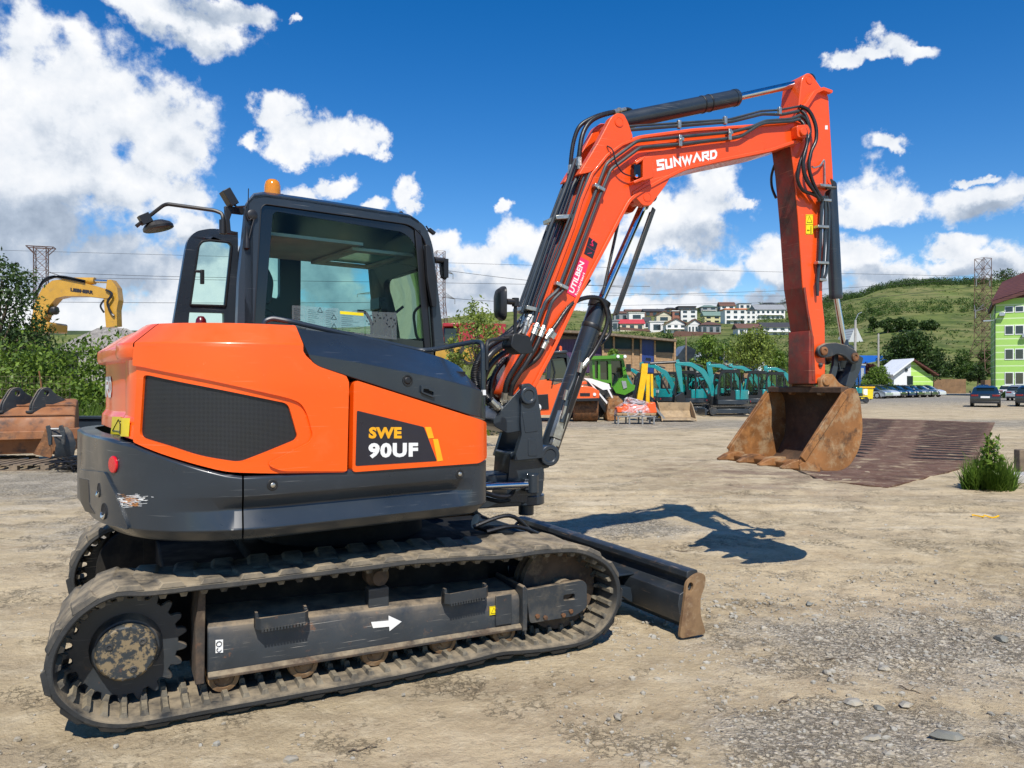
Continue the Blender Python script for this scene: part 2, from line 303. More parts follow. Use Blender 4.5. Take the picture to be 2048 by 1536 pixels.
class MB:
    def __init__(s): s.v = []; s.f = []; s.uv = None
    def add(s, vs, fs):
        o = len(s.v); s.v += [Vector(p) for p in vs]; s.f += [tuple(i+o for i in f) for f in fs]; return s
    def box(s, x0, x1, y0, y1, z0, z1):
        return s.add([(x0,y0,z0),(x1,y0,z0),(x1,y1,z0),(x0,y1,z0),(x0,y0,z1),(x1,y0,z1),(x1,y1,z1),(x0,y1,z1)],
                     [(0,3,2,1),(4,5,6,7),(0,1,5,4),(1,2,6,5),(2,3,7,6),(3,0,4,7)])
    def obox(s, c, size, rot=None, taper=1.0):
        hx, hy, hz = size[0]/2, size[1]/2, size[2]/2; c = Vector(c); vs = []
        for dz, t in ((-1, 1), (1, taper)):
            for dx, dy in ((-1,-1),(1,-1),(1,1),(-1,1)):
                p = Vector((dx*hx*t, dy*hy*t, dz*hz)); vs.append(c+(rot @ p if rot else p))
        return s.add(vs, [(0,3,2,1),(4,5,6,7),(0,1,5,4),(1,2,6,5),(2,3,7,6),(3,0,4,7)])
    def plate(s, poly, y0, y1, holes=(), ax='xz'):
        """flat plate: poly in (u,h), thickness from y0 to y1"""
        loops = [list(poly)]+[list(h) for h in holes]
        flat = [p for l in loops for p in l]; n = len(flat)
        tri = tessellate_polygon([[Vector((p[0], p[1], 0)) for p in l] for l in loops])
        def P3(p, y): return (p[0], y, p[1]) if ax == 'xz' else ((y, p[0], p[1]) if ax == 'yz' else (p[0], p[1], y))
        vs = [P3(p, y0) for p in flat]+[P3(p, y1) for p in flat]; fs = []
        if holes:
            for t in tri: fs.append(t); fs.append(tuple(i+n for i in reversed(t)))
        else: fs.append(tuple(range(n))); fs.append(tuple(range(2*n-1, n-1, -1)))
        o = 0
        for l in loops:
            k = len(l)
            for i in range(k): a, b = o+i, o+(i+1) % k; fs.append((a, b, b+n, a+n))
            o += k
        return s.add(vs, fs)
    def tube(s, pts, r, seg=8, cap=True, ridge=0, closed=False):
        P_ = [Vector(p) for p in pts]; n = len(P_)
        if n < 2: return s
        up = None; vs = []; fs = []
        for i, p in enumerate(P_):
            t = (P_[min(n-1, i+1)]-P_[max(0, i-1)])
            if t.length < 1e-9: t = Vector((0, 0, 1))
            t.normalize()
            if up is None:
                up = Vector((0, 0, 1)) if abs(t.z) < .9 else Vector((1, 0, 0))
            up = (up-t*up.dot(t))
            if up.length < 1e-6: up = t.orthogonal()
            up.normalize(); sd = t.cross(up)
            rr = r[i] if isinstance(r, (list, tuple)) else r
            if ridge and i % 2: rr *= (1-ridge)
            for k in range(seg):
                a = 2*math.pi*k/seg; vs.append(p+(up*math.cos(a)+sd*math.sin(a))*rr)
        for i in range(n-1):
            for k in range(seg):
                a, b = i*seg+k, i*seg+(k+1) % seg; fs.append((a, b, b+seg, a+seg))
        if cap: fs.append(tuple(range(seg-1, -1, -1))); fs.append(tuple((n-1)*seg+k for k in range(seg)))
        return s.add(vs, fs)
    def cyl(s, p0, p1, r, r1=None, seg=24):
        return s.tube([p0, p1], [r, r if r1 is None else r1], seg)
    def lathe(s, p0, axis, prof, seg=24):
        """prof: list of (distance along axis, radius)"""
        a = Vector(axis).normalized(); p0 = Vector(p0)
        u = a.orthogonal().normalized(); w = a.cross(u); vs = []; fs = []; n = len(prof)
        for d, r in prof:
            for k in range(seg):
                t = 2*math.pi*k/seg; vs.append(p0+a*d+(u*math.cos(t)+w*math.sin(t))*max(r, 1e-4))
        for i in range(n-1):
            for k in range(seg):
                q, b = i*seg+k, i*seg+(k+1) % seg; fs.append((q, b, b+seg, q+seg))
        fs.append(tuple(range(seg-1, -1, -1))); fs.append(tuple((n-1)*seg+k for k in range(seg)))
        return s.add(vs, fs)
    def loft(s, rings, closed=False, cap=False):
        n = len(rings[0]); vs = [p for r_ in rings for p in r_]; fs = []
        for i in range(len(rings)-1):
            for k in range(n if closed else n-1):
                a, b = i*n+k, i*n+(k+1) % n; fs.append((a, b, b+n, a+n))
        if cap: fs.append(tuple(range(n-1, -1, -1))); fs.append(tuple((len(rings)-1)*n+k for k in range(n)))
        return s.add(vs, fs)
    def ell(s, c, r, seg=12, ring=8, rot=None):
        c = Vector(c); vs = []; fs = []
        for i in range(ring+1):
            ph = math.pi*i/ring
            for k in range(seg):
                t = 2*math.pi*k/seg; p = Vector((r[0]*math.sin(ph)*math.cos(t), r[1]*math.sin(ph)*math.sin(t), r[2]*math.cos(ph)))
                vs.append(c+(rot @ p if rot else p))
        for i in range(ring):
            for k in range(seg):
                a, b = i*seg+k, i*seg+(k+1) % seg; fs.append((a, a+seg, b+seg, b))
        return s.add(vs, fs)
    def merge(s, o): return s.add(o.v, o.f)
    def xf(s, fn): s.v = [Vector(fn(p)) for p in s.v]; return s
    def build(s, name, mat_, parent=None, frame=None, root=None, bevel=0, sm=35, label=None, seg=2, fix=True, merge=True):
        vs = s.v
        if frame is not None: vs = [frame.w(p)-(root or ROOT) for p in vs]
        me = bpy.data.meshes.new(name); me.from_pydata([tuple(p) for p in vs], [], s.f)
        if fix:
            bm = bmesh.new(); bm.from_mesh(me)
            if merge: bmesh.ops.remove_doubles(bm, verts=bm.verts, dist=1e-5)
            bmesh.ops.recalc_face_normals(bm, faces=bm.faces); bm.to_mesh(me); bm.free()
        me.materials.append(M[mat_] if isinstance(mat_, str) else mat_)
        if sm:
            me.shade_smooth(); me.set_sharp_from_angle(angle=R(sm))
        o = bpy.data.objects.new(name, me); C.objects.link(o)
        if parent is not None: o.parent = parent
        if bevel:
            md = o.modifiers.new('bevel', 'BEVEL'); md.width = bevel; md.segments = seg; md.limit_method = 'ANGLE'; md.angle_limit = R(32); md.harden_normals = False
        if label: o['label'] = label
        return o
def copy_tree(o, parent=None):
    c = o.copy(); C.objects.link(c)
    if parent is not None: c.parent = parent
    for ch in list(o.children): copy_tree(ch, c)
    return c
def text_mesh(txt, size=1.0, bold=.02, shear=0., space=1.0):
    """vertices (x,y) and faces of a word, baseline at y=0, left at x=0; returns MB in x,y"""
    cu = bpy.data.curves.new('word', 'FONT'); cu.body = txt; cu.size = size; cu.offset = bold; cu.shear = shear; cu.space_character = space
    cu.resolution_u = 3
    ob = bpy.data.objects.new('word', cu); C.objects.link(ob)
    bpy.context.view_layer.update()
    me = bpy.data.meshes.new_from_object(ob.evaluated_get(bpy.context.evaluated_depsgraph_get()))
    vs = [v.co.copy() for v in me.vertices]; fs = [tuple(p.vertices) for p in me.polygons]
    bpy.data.objects.remove(ob); bpy.data.curves.remove(cu); bpy.data.meshes.remove(me)
    return vs, fs
def word(txt, quad, mapfn, bold=.03, shear=0., space=1.0):
    """lettering stretched to a quad given by (left-bottom, right-bottom, right-top, left-top) in 2D; mapfn(2D)->3D"""
    vs, fs = text_mesh(txt, 1.0, bold, shear, space)
    x0, x1 = min(v.x for v in vs), max(v.x for v in vs); y0, y1 = min(v.y for v in vs), max(v.y for v in vs)
    q = [Vector(p) for p in quad]; out = []
    for v in vs:
        a, b = (v.x-x0)/(x1-x0), (v.y-y0)/(y1-y0)
        p = (q[0]*(1-a)+q[1]*a)*(1-b)+(q[3]*(1-a)+q[2]*a)*b
        out.append(mapfn(p))
    mb = MB(); mb.add(out, fs); return mb

STROKES = {'S': [[(1,1),(.12,1),(.12,.56),(.88,.44),(.88,0),(0,0)]], 'U': [[(.1,1),(.1,.0),(.9,.0),(.9,1)]], 'N': [[(.1,0),(.1,1),(.9,0),(.9,1)]], 'W': [[(0,1),(.27,0),(.5,.85),(.73,0),(1,1)]],
 'A': [[(0,0),(.5,1),(1,0)]], 'R': [[(.1,0),(.1,1),(.9,1),(.9,.5),(.3,.5),(.95,0)]], 'D': [[(.1,0),(.1,1),(.7,1),(.92,.7),(.92,.3),(.7,0),(.1,0)]]}
WID = {'S': .72, 'U': .74, 'N': .80, 'W': 1.05, 'A': .85, 'R': .76, 'D': .76}
def block_word(txt, mapfn, th=.20, gap=.22):
    """square shouldered stencil lettering; mapfn takes (0..1, 0..1)"""
    tot = sum(WID[c] for c in txt)+gap*(len(txt)-1); x = 0; m = MB()
    for c in txt:
        for st in STROKES[c]:
            P_ = [Vector((x+p[0]*WID[c], th/2+p[1]*(1-th))) for p in st]; L_, R_ = [], []; n = len(P_); closed = (P_[0]-P_[-1]).length < 1e-6
            for i in range(n):
                d0 = (P_[i]-P_[i-1]).normalized() if i else ((P_[0]-P_[-2]).normalized() if closed else None); d1 = (P_[i+1]-P_[i]).normalized() if i < n-1 else ((P_[1]-P_[0]).normalized() if closed else None)
                d0 = d0 or d1; d1 = d1 or d0; n0, n1 = Vector((-d0.y, d0.x)), Vector((-d1.y, d1.x)); b = (n0+n1)
                b = b.normalized() if b.length > 1e-3 else n0; k = th/2/max(.45, b.dot(n1)); ex = (-d1 if i == 0 and not closed else (d0 if i == n-1 and not closed else Vector((0, 0))))*th*.5*(1 if c in 'SR' else (.5 if c in 'UND' else .3))
                L_.append(P_[i]+b*k+ex); R_.append(P_[i]-b*k+ex)
            for i in range(n-1):
                q = [L_[i], L_[i+1], R_[i+1], R_[i]]; m.add([mapfn(Vector((p.x/tot, p.y))) for p in q], [(0, 1, 2, 3)])
        x += WID[c]+gap
    return m
# ================================================================= the excavator
ROOT = Vector((-1.10, 4.90, 0))
EX = empty('excavator', ROOT, 0, 'large orange tracked excavator with dark cab and raised red boom, nearest on the yard', 'excavator')
T = Frame(-1.10, 4.92, 27.0); U = Frame(-1.10, 4.87, 36.0); B = Frame(.111, 5.507, 23.0)
def part(mb, name, mat_, frame, parent=None, **k): return mb.build(name, mat_, parent or EX, frame, **k)

# ---- rubber tracks
BELT_PX = [(235, 1453), (299, 1445), (402, 1430), (500, 1411), (572, 1397), (640, 1386), (700, 1374), (770, 1360), (841, 1345), (900, 1332), (946, 1322), (1000, 1308), (1052, 1304), (1120, 1296), (1175, 1283), (1213, 1255), (1235, 1215), (1238, 1170), (1215, 1128), (1160, 1102), (1087, 1104), (1016, 1112), (911, 1118), (830, 1124), (757, 1132), (572, 1155), (402, 1175), (299, 1186), (227, 1191), (160, 1227), (116, 1281), (98, 1334), (104, 1383), (137, 1421), (180, 1445)]
def belt_path(u0, u1, n=260, ph=0.0):
    """closed centre line of the belt in (u,h): ground run, idler, slack top run, sprocket"""
    P0 = [Vector((*p, 0)) for p in T.px(BELT_PX, -1.10)]
    for p in P0: p.y = max(p.y, .043)
    k = len(P0); P_ = []
    for i in range(k):
        p0, p1, p2, p3 = P0[i-1], P0[i], P0[(i+1) % k], P0[(i+2) % k]
        for j in range(8):
            t = j/8; q = .5*((2*p1)+(-p0+p2)*t+(2*p0-5*p1+4*p2-p3)*t*t+(-p0+3*p1-3*p2+p3)*t**3); P_.append(Vector((q.x, max(q.y, .041))))
    k = len(P_); cum = [0]
    for i in range(k): cum.append(cum[-1]+(P_[(i+1) % k]-P_[i]).length)
    out = []; j = 0
    for q in range(n):
        s_ = cum[-1]*q/n
        while cum[j+1] < s_: j += 1
        out.append(P_[j].lerp(P_[(j+1) % k], (s_-cum[j])/max(1e-9, cum[j+1]-cum[j])))
    return out, cum[-1]
def make_track(y0, y1, u0, u1, sgn):
    pth, L = belt_path(u0, u1); n = len(pth)
    nrm = []
    for i in range(n):
        t = pth[(i+1) % n]-pth[i-1]; t.normalize(); nrm.append(Vector((t.y, -t.x)))   # outward for ccw path
    rnj = random.Random(3)
    mb = MB(); rings = []
    ym = (y0+y1)/2; w = (y1-y0)/2
    prof = [(-w, -.014), (-w+.004, .012), (-w+.02, .020), (w-.02, .020), (w-.004, .012), (w, -.014), (w-.03, -.022), (-w+.03, -.022)]
    for i in range(n):
        p, q = pth[i], nrm[i]
        wob = .004*mnoise.noise(Vector((i*.09, y0, 3)))
        rings.append([(p.x+q.x*(o+wob), ym+a+wob*.6, p.y+q.y*(o+wob)) for a, o in prof])
    rings.append(rings[0]); mb.loft(rings, closed=True)
    def frame_at(s_):
        x = (s_ % 1.0)*n; i = int(x) % n; f = x-int(x); j = (i+1) % n
        return pth[i].lerp(pth[j], f), nrm[i].lerp(nrm[j], f).normalized()
    # outer lugs: staggered blocks left/right of the centre
    K = 37
    for k in range(K):
        for side in (0, 1):
            c = (k+.5*side)/K; h_ = L/K
            ya, yb = (ym-w+.002, ym+.05) if side == 0 else (ym-.05, ym+w-.002)
            vs = []
            for lay, (wd, ht) in enumerate(((.68, .014), (.47, .033+.004*rnj.random()))):
                for yy, ins, sh in ((ya, 0, -.06), (yb, .0, .06)):
                    y_ = yy+(.012 if yy == ya else -.012)*lay
                    shf = (sh if side == 0 else -sh)*1.6
                    for e_ in (-1, 1):
                        p, q = frame_at(c+(e_*wd*.5+shf)/K)
                        hh = ht*(.72 if (lay == 1 and ((yy == yb and side == 0) or (yy == ya and side == 1))) else 1)
                        vs.append((p.x+q.x*hh, y_, p.y+q.y*hh))
            mb.add(vs, [(4,5,7,6), (0,1,5,4), (2,6,7,3), (0,4,6,2), (1,3,7,5)])
    o = part(mb, 'rubber_track', 'rubber', T, sm=40, bevel=.004, seg=1, merge=False)
    # inner drive lugs and iron links, a part of the track with a look of its own
    mi = MB()
    K = 74
    for k in range(K):
        for (ya, yb, ht, wd) in ((ym-w+.035, ym-.05, .022, .44), (ym+.05, ym+w-.035, .022, .44), (ym-.045, ym-.02, .042, .40), (ym+.02, ym+.045, .042, .40)):
            vs = []
            for lay, tt in ((0, 1.), (1, .6)):
                for yy in (ya+.006*lay, yb-.006*lay):
                    for e_ in (-1, 1):
                        p, q = frame_at((k+.25+e_*wd*.5*tt)/K); hh = -.020-ht*lay
                        vs.append((p.x+q.x*hh, yy, p.y+q.y*hh))
            mi.add(vs, [(4,6,7,5), (0,4,5,1), (2,3,7,6), (0,2,6,4), (1,5,7,3)])
    part(mi, 'drive_lugs', 'rubin', T, parent=o, sm=0, fix=True, merge=False)
    return o
_bp = T.px(BELT_PX, -1.10); TU0, TU1 = min(p[0] for p in _bp)-.03, max(p[0] for p in _bp)+.03; print('BELT', TU0, TU1, max(p[1] for p in _bp), min(p[1] for p in _bp), T.un(253, 1308, -1.0), T.un(1120, 1200, -.9))
make_track(-1.10, -.65, TU0, TU1, -1)
make_track(.65, 1.10, TU0, TU1, 1)
def undercarriage(sg):
    """sg=-1: side facing the camera; y given as distance from the centre line"""
    Y = lambda v: sg*v
    cr, cf = (T.un(253, 1310, -1.0)[0], .335), (TU1-.325, .335)
    # sprocket
    m = MB(); n = 21; po = []
    for i in range(n):
        for a, r in ((-.30, .248), (-.16, .222), (.16, .222), (.30, .248), (.42, .262), (.58, .262)):
            t = 2*math.pi*(i+a)/n; po.append((cr[0]+r*math.cos(t), cr[1]+r*math.sin(t)))
    m.plate(po, Y(.86), Y(.90)); m.cyl((cr[0], Y(.86), cr[1]), (cr[0], Y(.96), cr[1]), .165, .138, 32)
    sp = part(m, 'sprocket', 'greyrough', T, bevel=.004)
    m = MB(); m.lathe((cr[0], Y(.96), cr[1]), (0, sg, 0), [(0, .128), (.028, .128), (.04, .122), (.046, .115)], 40)
    cv = part(m, 'drive_cover', 'cover', T, parent=sp, bevel=.002)
    for a in (35, 150, 270+20):
        c = (cr[0]+.08*math.cos(R(a)), Y(1.006), cr[1]+.08*math.sin(R(a)))
        m = MB(); m.lathe(c, (0, sg, 0), [(0, .017), (.005, .016), (.006, .009), (.001, .008)], 14); part(m, 'cover_plug', 'greyrough', T, parent=sp)
    if sg < 0:
        for i in range(14):
            a = R(i*360/14+5); m = MB(); m.lathe((cr[0]+.115*math.cos(a), Y(1.003), cr[1]+.115*math.sin(a)), (0, sg, 0), [(0, .006), (.004, .005)], 8); part(m, 'cover_bolt', 'greyrough', T, parent=sp)
    m = MB(); m.plate([(-1.12, .16), (.72, .13), (.72, .50), (.30, .60), (-1.12, .58)], Y(.655), Y(.69)); part(m, 'inner_frame', 'shaded', T)
    # idler wheel with slots
    m = MB(); holes = []
    for a in (75, 25, 125, 175, 225, 275, 325):
        c = (cf[0]+.155*math.cos(R(a)), cf[1]+.155*math.sin(R(a)))
        holes.append([(c[0]+.032*math.cos(t*math.pi/6), c[1]+.040*math.sin(t*math.pi/6)) for t in range(12)])
    m.plate([(cf[0]+.225*math.cos(t*math.pi/24), cf[1]+.225*math.sin(t*math.pi/24)) for t in range(48)], Y(.86), Y(.88), holes)
    for yy in (.82, .90): 
        m.lathe((cf[0], Y(yy), cf[1]), (0, 1, 0), [(0, .205), (0, .250), (.045, .250), (.045, .205)], 48)
    m.cyl((cf[0], Y(.80), cf[1]), (cf[0], Y(.97), cf[1]), .06)
    part(m, 'idler_wheel', 'mudrust', T, bevel=.003)
    # side beam: sloping outer face, folded top, bottom flange (outer face from the photograph's corner points)
    ya = -.985
    p = T.px([(415, 1252), (420, 1348), (1046, 1249), (1040, 1186)], ya)
    uA, uB = p[0][0], p[3][0]; hb0, ht0 = p[1][1], p[0][1]; hb1, ht1 = p[2][1], p[3][1]
    prof = [(.985, 0.), (.985, .80), (.970, .95), (.93, 1.03), (.72, 1.10), (.66, 1.10), (.66, -.05), (.985, -.05)]
    m = MB(); rings = []
    for t in [i/16 for i in range(17)]:
        u = uA+(uB-uA)*t; hb = hb0+(hb1-hb0)*t; ht = ht0+(ht1-ht0)*t
        rings.append([(u, Y(a), hb+(ht-hb)*b) for a, b in prof])
    m.loft(rings, closed=True, cap=True)
    beam = part(m, 'track_frame', 'greyrough', T, bevel=.006)
    m = MB(); rings = []
    for t in (0, 1):
        u = uA+(uB-uA)*t; hb = (hb0+(hb1-hb0)*t)
        rings.append([(u, Y(a), hb+b) for a, b in ((.988, -.020), (1.012, -.020), (1.012, -.006), (.988, .012))])
    m.loft(rings, closed=True, cap=True)
    part(m, 'bottom_flange', 'mudrust', T, parent=beam, bevel=.003)
    # end plates
    q = T.px([(400, 1245), (415, 1190), (418, 1365), (402, 1362)], ya)
    m = MB(); m.plate([(uA-.055, hb0-.035), (uA-.015, hb0-.035), (uA-.010, ht0+.17), (uA-.035, ht0+.20), (uA-.055, ht0+.02)], Y(.66), Y(1.005))
    part(m, 'end_plate', 'mudrust', T, parent=beam, bevel=.004)
    m = MB(); m.plate([(uB+.0, hb1-.028), (uB+.028, hb1-.028), (uB+.034, ht1+.02), (uB+.012, ht1+.05), (uB, ht1+.04)], Y(.66), Y(1.02))
    m.box(uB-.16, uB-.06, min(Y(.988), Y(1.0)), max(Y(.988), Y(1.0)), hb1+.02, hb1+.19)
    part(m, 'gusset_plate', 'greyrough', T, parent=beam, bevel=.004)
    # idler yoke
    yo = T.px([(1052, 1180), (1165, 1160), (1174, 1168), (1174, 1215), (1150, 1232), (1060, 1247)], ya-.01)
    slot = rnd(T.px([(1127, 1190), (1150, 1187), (1150, 1199), (1127, 1202)], ya-.01), .012, 3)
    m = MB(); m.plate(rnd(yo, .02, 3), Y(.965), Y(.995), [slot]); m.plate(yo, Y(.70), Y(.80))
    yk = part(m, 'idler_yoke', 'greyrough', T, bevel=.004)
    for a in ((1074, 1232), (1090, 1235), (1126, 1230), (1141, 1222)):
        u, h = T.un(*a, ya-.01); m = MB(); m.lathe((u, Y(.995), h), (0, sg, 0), [(0, .014), (.012, .014), (.014, .011)], 6); part(m, 'yoke_bolt', 'rust', T, parent=yk)
    # steps
    for (x0, x1, y0_, y1_) in ((512, 618, 1232, 1268), (892, 978, 1182, 1214)):
        a = T.un(x0, y0_+14, -1.05); b = T.un(x1, y0_-2, -1.05)
        m = MB(); rings = []
        w_ = b[0]-a[0]
        po = [(0, .99), (0, 1.035), (.02, 1.06), (w_-.02, 1.06), (w_, 1.035), (w_, .99)]
        hh = (a[1]+b[1])/2
        for dz in (-.035, .020): rings.append([(a[0]+x, Y(v), a[1]+(b[1]-a[1])*x/w_+dz) for x, v in po])
        rings2 = [[(a[0]+x, Y(v-.010), a[1]+(b[1]-a[1])*x/w_+dz) for x, v in po] for dz in (.020, -.035)]
        m.loft([rings[0], rings[1], rings2[0], rings2[1], rings[0]])
        n_ = 14
        for i in range(n_):      # serrated lower edge and tread
            x = .02+(w_-.04)*(i+.25)/n_; z = a[1]+(b[1]-a[1])*x/w_
            m.box(a[0]+x, a[0]+x+.009, min(Y(1.045), Y(1.062)), max(Y(1.045), Y(1.062)), z-.046, z-.03)
        m.box(a[0]+.015, a[0]+w_-.015, min(Y(.99), Y(1.05)), max(Y(.99), Y(1.05)), a[1]-.036, a[1]-.028)
        for x in (.0, w_-.018): m.plate([(a[0]+x, a[1]+.01), (a[0]+x+.018, a[1]+.01), (a[0]+x+.012, a[1]+.042), (a[0]+x, a[1]+.042)], Y(1.0), Y(1.03))
        part(m, 'step', 'greyrough', T, parent=beam, bevel=.002)
    # carrier roller and bracket
    a = T.un(755, 1212, -.93); 
    m = MB(); m.box(a[0]-.055, a[0]+.055, min(Y(.88), Y(.955)), max(Y(.88), Y(.955)), a[1]-.02, a[1]+.10)
    cb = part(m, 'roller_bracket', 'greyrough', T, bevel=.004)
    m = MB(); m.lathe((a[0]+.01, Y(.80), a[1]+.15), (0, sg, 0), [(0, .05), (.02, .062), (.10, .062), (.12, .045), (.15, .04), (.155, .02)], 24)
    part(m, 'carrier_roller', 'mudrust', T, parent=cb)
    # track rollers
    for (x, y, r) in ((447, 1352, 27), (606, 1332, 26), (749, 1308, 25), (886, 1288, 24), (1006, 1268, 22)):
        u, h = T.un(x, y, -.95); h = max(h, .145)
        m = MB(); m.lathe((u, Y(.76), h), (0, sg, 0), [(0, .05), (.0, .075), (.06, .078), (.075, .062), (.15, .062), (.165, .078), (.205, .072), (.212, .050), (.200, .046), (.200, .028), (.215, .024), (.215, .002)], 28)
        part(m, 'track_roller', 'rustcap', T)
undercarriage(-1); undercarriage(1)
# decals on the near track frame
def tdec(name, px, y, mat_, th=.002):
    m = MB(); m.plate(T.px(px, y), y, y-th); return part(m, name, mat_, T, sm=0)
BF = -.9875
tdec('arrow_decal', [(742, 1244), (777, 1241), (777, 1231), (803, 1243), (779, 1262), (778, 1253), (746, 1256)], BF, 'white')
lb = tdec('hook_label', [(431, 1280), (446, 1279), (446, 1305), (431, 1306)], BF, 'white')
m = MB(); c = T.un(438, 1288, BF-.003)
m.tube([(c[0]+.012*math.cos(t*.7), BF-.004, c[1]+.012*math.sin(t*.7)) for t in range(10)], .002, 5)
m.tube([(c[0]+.010*math.cos(t*.7+2), BF-.004, c[1]-.028+.010*math.sin(t*.7+2)) for t in range(7)], .002, 5)
part(m, 'hook_symbol', 'blackg', T, parent=lb)
def warn_label(px4, y, frame, parent=None, name='warning_label', person=True, split='h'):
    q = [Vector(p) for p in frame.px(px4, y)]   # corners bl, br, tr, tl
    m = MB(); m.plate([tuple(p) for p in q], y, y-.002); o = part(m, name, 'yellow', frame, parent=parent, sm=0)
    def mp(a, b): 
        p = (q[0]*(1-a)+q[1]*a)*(1-b)+(q[3]*(1-a)+q[2]*a)*b; return (p.x, y-.004, p.y)
    w_ = (q[1]-q[0]).length; h_ = (q[3]-q[0]).length; t = min(w_, h_)*.022
    m = MB()
    m.tube([mp(.02, .03), mp(.98, .03), mp(.98, .97), mp(.02, .97), mp(.02, .03)], t*.6, 4)
    if split == 'h': A_, Bx = (lambda a, b: mp(a*.5, b)), (lambda a, b: mp(.5+a*.5, b)); m.tube([mp(.5, .05), mp(.5, .95)], t*.6, 4)
    else: A_, Bx = (lambda a, b: mp(a, .5+b*.5)), (lambda a, b: mp(a, b*.5)); m.tube([mp(.05, .5), mp(.95, .5)], t*.6, 4)
    m.tube([A_(.18, .2), A_(.82, .2), A_(.5, .82), A_(.18, .2)], t, 4)
    if person:
        m.tube([Bx(.68, .12), Bx(.68, .62)], t*2, 5); m.tube([Bx(.68, .70), Bx(.68, .80)], t*2.2, 5)
        m.tube([Bx(.2, .42), Bx(.52, .42)], t, 4); m.tube([Bx(.32, .52), Bx(.2, .42), Bx(.32, .32)], t, 4)
    else:
        m.tube([Bx(.15, .6), Bx(.4, .75), Bx(.5, .55)], t*1.4, 4); m.tube([Bx(.55, .65), Bx(.9, .6)], t*2.5, 4)
        m.tube([Bx(.1, .25), Bx(.9, .25)], t*.5, 4)
    part(m, 'pictogram', 'blackg', frame, parent=o, sm=0); return o
warn_label([(979, 1231), (1011, 1226), (1011, 1209), (979, 1213)], BF, T, person=False)
# car body between the tracks
m = MB(); m.box(-.62, .62, -.66, .66, .28, .62); m.box(-1.05, -.5, -.62, .62, .34, .56)
m.obox((.9, 0, .42), (.7, 1.2, .22)); m.cyl((0, 0, .60), (0, 0, .80), .52, None, 40)
m.box(-.45, .45, -.72, .72, .54, .60)
part(m, 'car_body', 'shaded', T, bevel=.015)
m = MB(); m.cyl((-1.12, .60, .37), (-1.12, .80, .37), .27, None, 32); m.box(-1.12, -.60, .60, .66, .12, .64); m.box(-.62, -.35, .60, .66, .28, .60)
part(m, 'drive_guard', 'shaded', T, bevel=.008)

# ---- dozer blade
BL = Frame(1.105, 4.69, 28.0)      # origin at the near lower corner of the blade; u forward, y across
bp = [(-.02, .03), (.0, .03), (.03, .12), (-.01, .25), (-.03, .33), (-.005, .385), (.02, .425), (.055, .42), (.03, .38), (.01, .33), (.03, .25), (.07, .12), (.05, .0), (.02, .0)]
m = MB(); rings = []
for y in (0.02, 2.20): rings.append([(a-.0, y, b*.84+.03) for a, b in [(-.075, .08), (-.10, .22), (-.088, .29), (-.015, .325), (-.012, .37), (-.035, .405), (-.03, .445), (.0, .455), (.05, .45), (.055, .43), (.025, .36), (.015, .27), (.03, .15), (.07, .02), (.02, 0.0), (-.02, .05)]])
m.loft(rings, closed=True, cap=True)
blade = part(m, 'dozer_blade', 'bladem', BL, bevel=.004)
cap_poly = rnd([(-.105, .0), (.105, .0), (.060, .13), (.058, .25), (.098, .34), (.098, .40), (.06, .425), (.0, .41), (-.05, .37), (-.062, .28)], .03, 3)
for y0, nm in ((0.0, 'rustcap'), (2.20, 'grey')):
    hole = [(-.02+.022*math.cos(t*math.pi/8), .315+.028*math.sin(t*math.pi/8)) for t in range(16)]
    m = MB(); m.plate([(a, b*.90+.012) for a, b in cap_poly], y0, y0+.024, [hole]); part(m, 'blade_end', nm if y0 == 0 else 'greyrough', BL, parent=blade, bevel=.004)
m = MB()
for yy in (.62, 1.58):
    m.plate([(-.08, .10), (-.08, .29), (-.30, .30), (-.95, .42), (-.95, .30), (-.35, .18)], yy, yy+.05)
    m.plate([(-.08, .10), (-.08, .20), (-.30, .24)], yy-.12, yy+.17)
m.obox((-.18, .64, .29), (.24, .26, .014)); m.obox((-.18, .64, .135), (.24, .26, .014))
part(m, 'blade_arm', 'grey', BL, parent=blade, bevel=.005)
m = MB(); m.cyl((-.95, 1.10, .62), (-.45, 1.10, .44), .05); m.cyl((-.5, 1.10, .46), (-.08, 1.10, .30), .028)
part(m, 'blade_cylinder', 'grey', BL, parent=blade)
m = MB(); m.tube(smooth_path([(-.95, .92, .58), (-.75, .90, .60), (-.5, .95, .50), (-.3, 1.02, .38)]), .014, 8)
m.tube(smooth_path([(-1.0, 1.02, .6), (-.75, .98, .66), (-.55, 1.0, .52), (-.35, 1.06, .40)]), .014, 8)
part(m, 'blade_hose', 'hose', BL, parent=blade)

# ---- upper structure: plan outline as a path
def outline():
    pts = []
    for i in range(13): a = R(0-90*i/12); pts.append((.30+.16*math.cos(a), -.94+.16*math.sin(a)))
    n0 = len(pts)
    for i in range(1, 12): pts.append((.30-1.06*i/12, -1.10))
    for i in range(25): a = R(-90-86*i/24); pts.append((-.76+.635*math.cos(a), -.42+.68*math.sin(a)))
    for i in range(1, 9): pts.append((-1.394-.016*math.sin(math.pi/2*i/9), -.37+.37*i/9))
    half = pts[:]
    for p in reversed(half[:]): pts.append((p[0], -p[1]))
    return [(.46, -.30)]+pts+[(.46, .30)]
OUT = [Vector(p) for p in outline()]
CUM = [0.0]
for i in range(1, len(OUT)): CUM.append(CUM[-1]+(OUT[i]-OUT[i-1]).length)
_i0 = min(range(len(OUT)), key=lambda i: abs(OUT[i].x-.30)+abs(OUT[i].y+1.10))
S0 = CUM[_i0]+.30       # path length at u=0; surface coordinate s = S0 - length
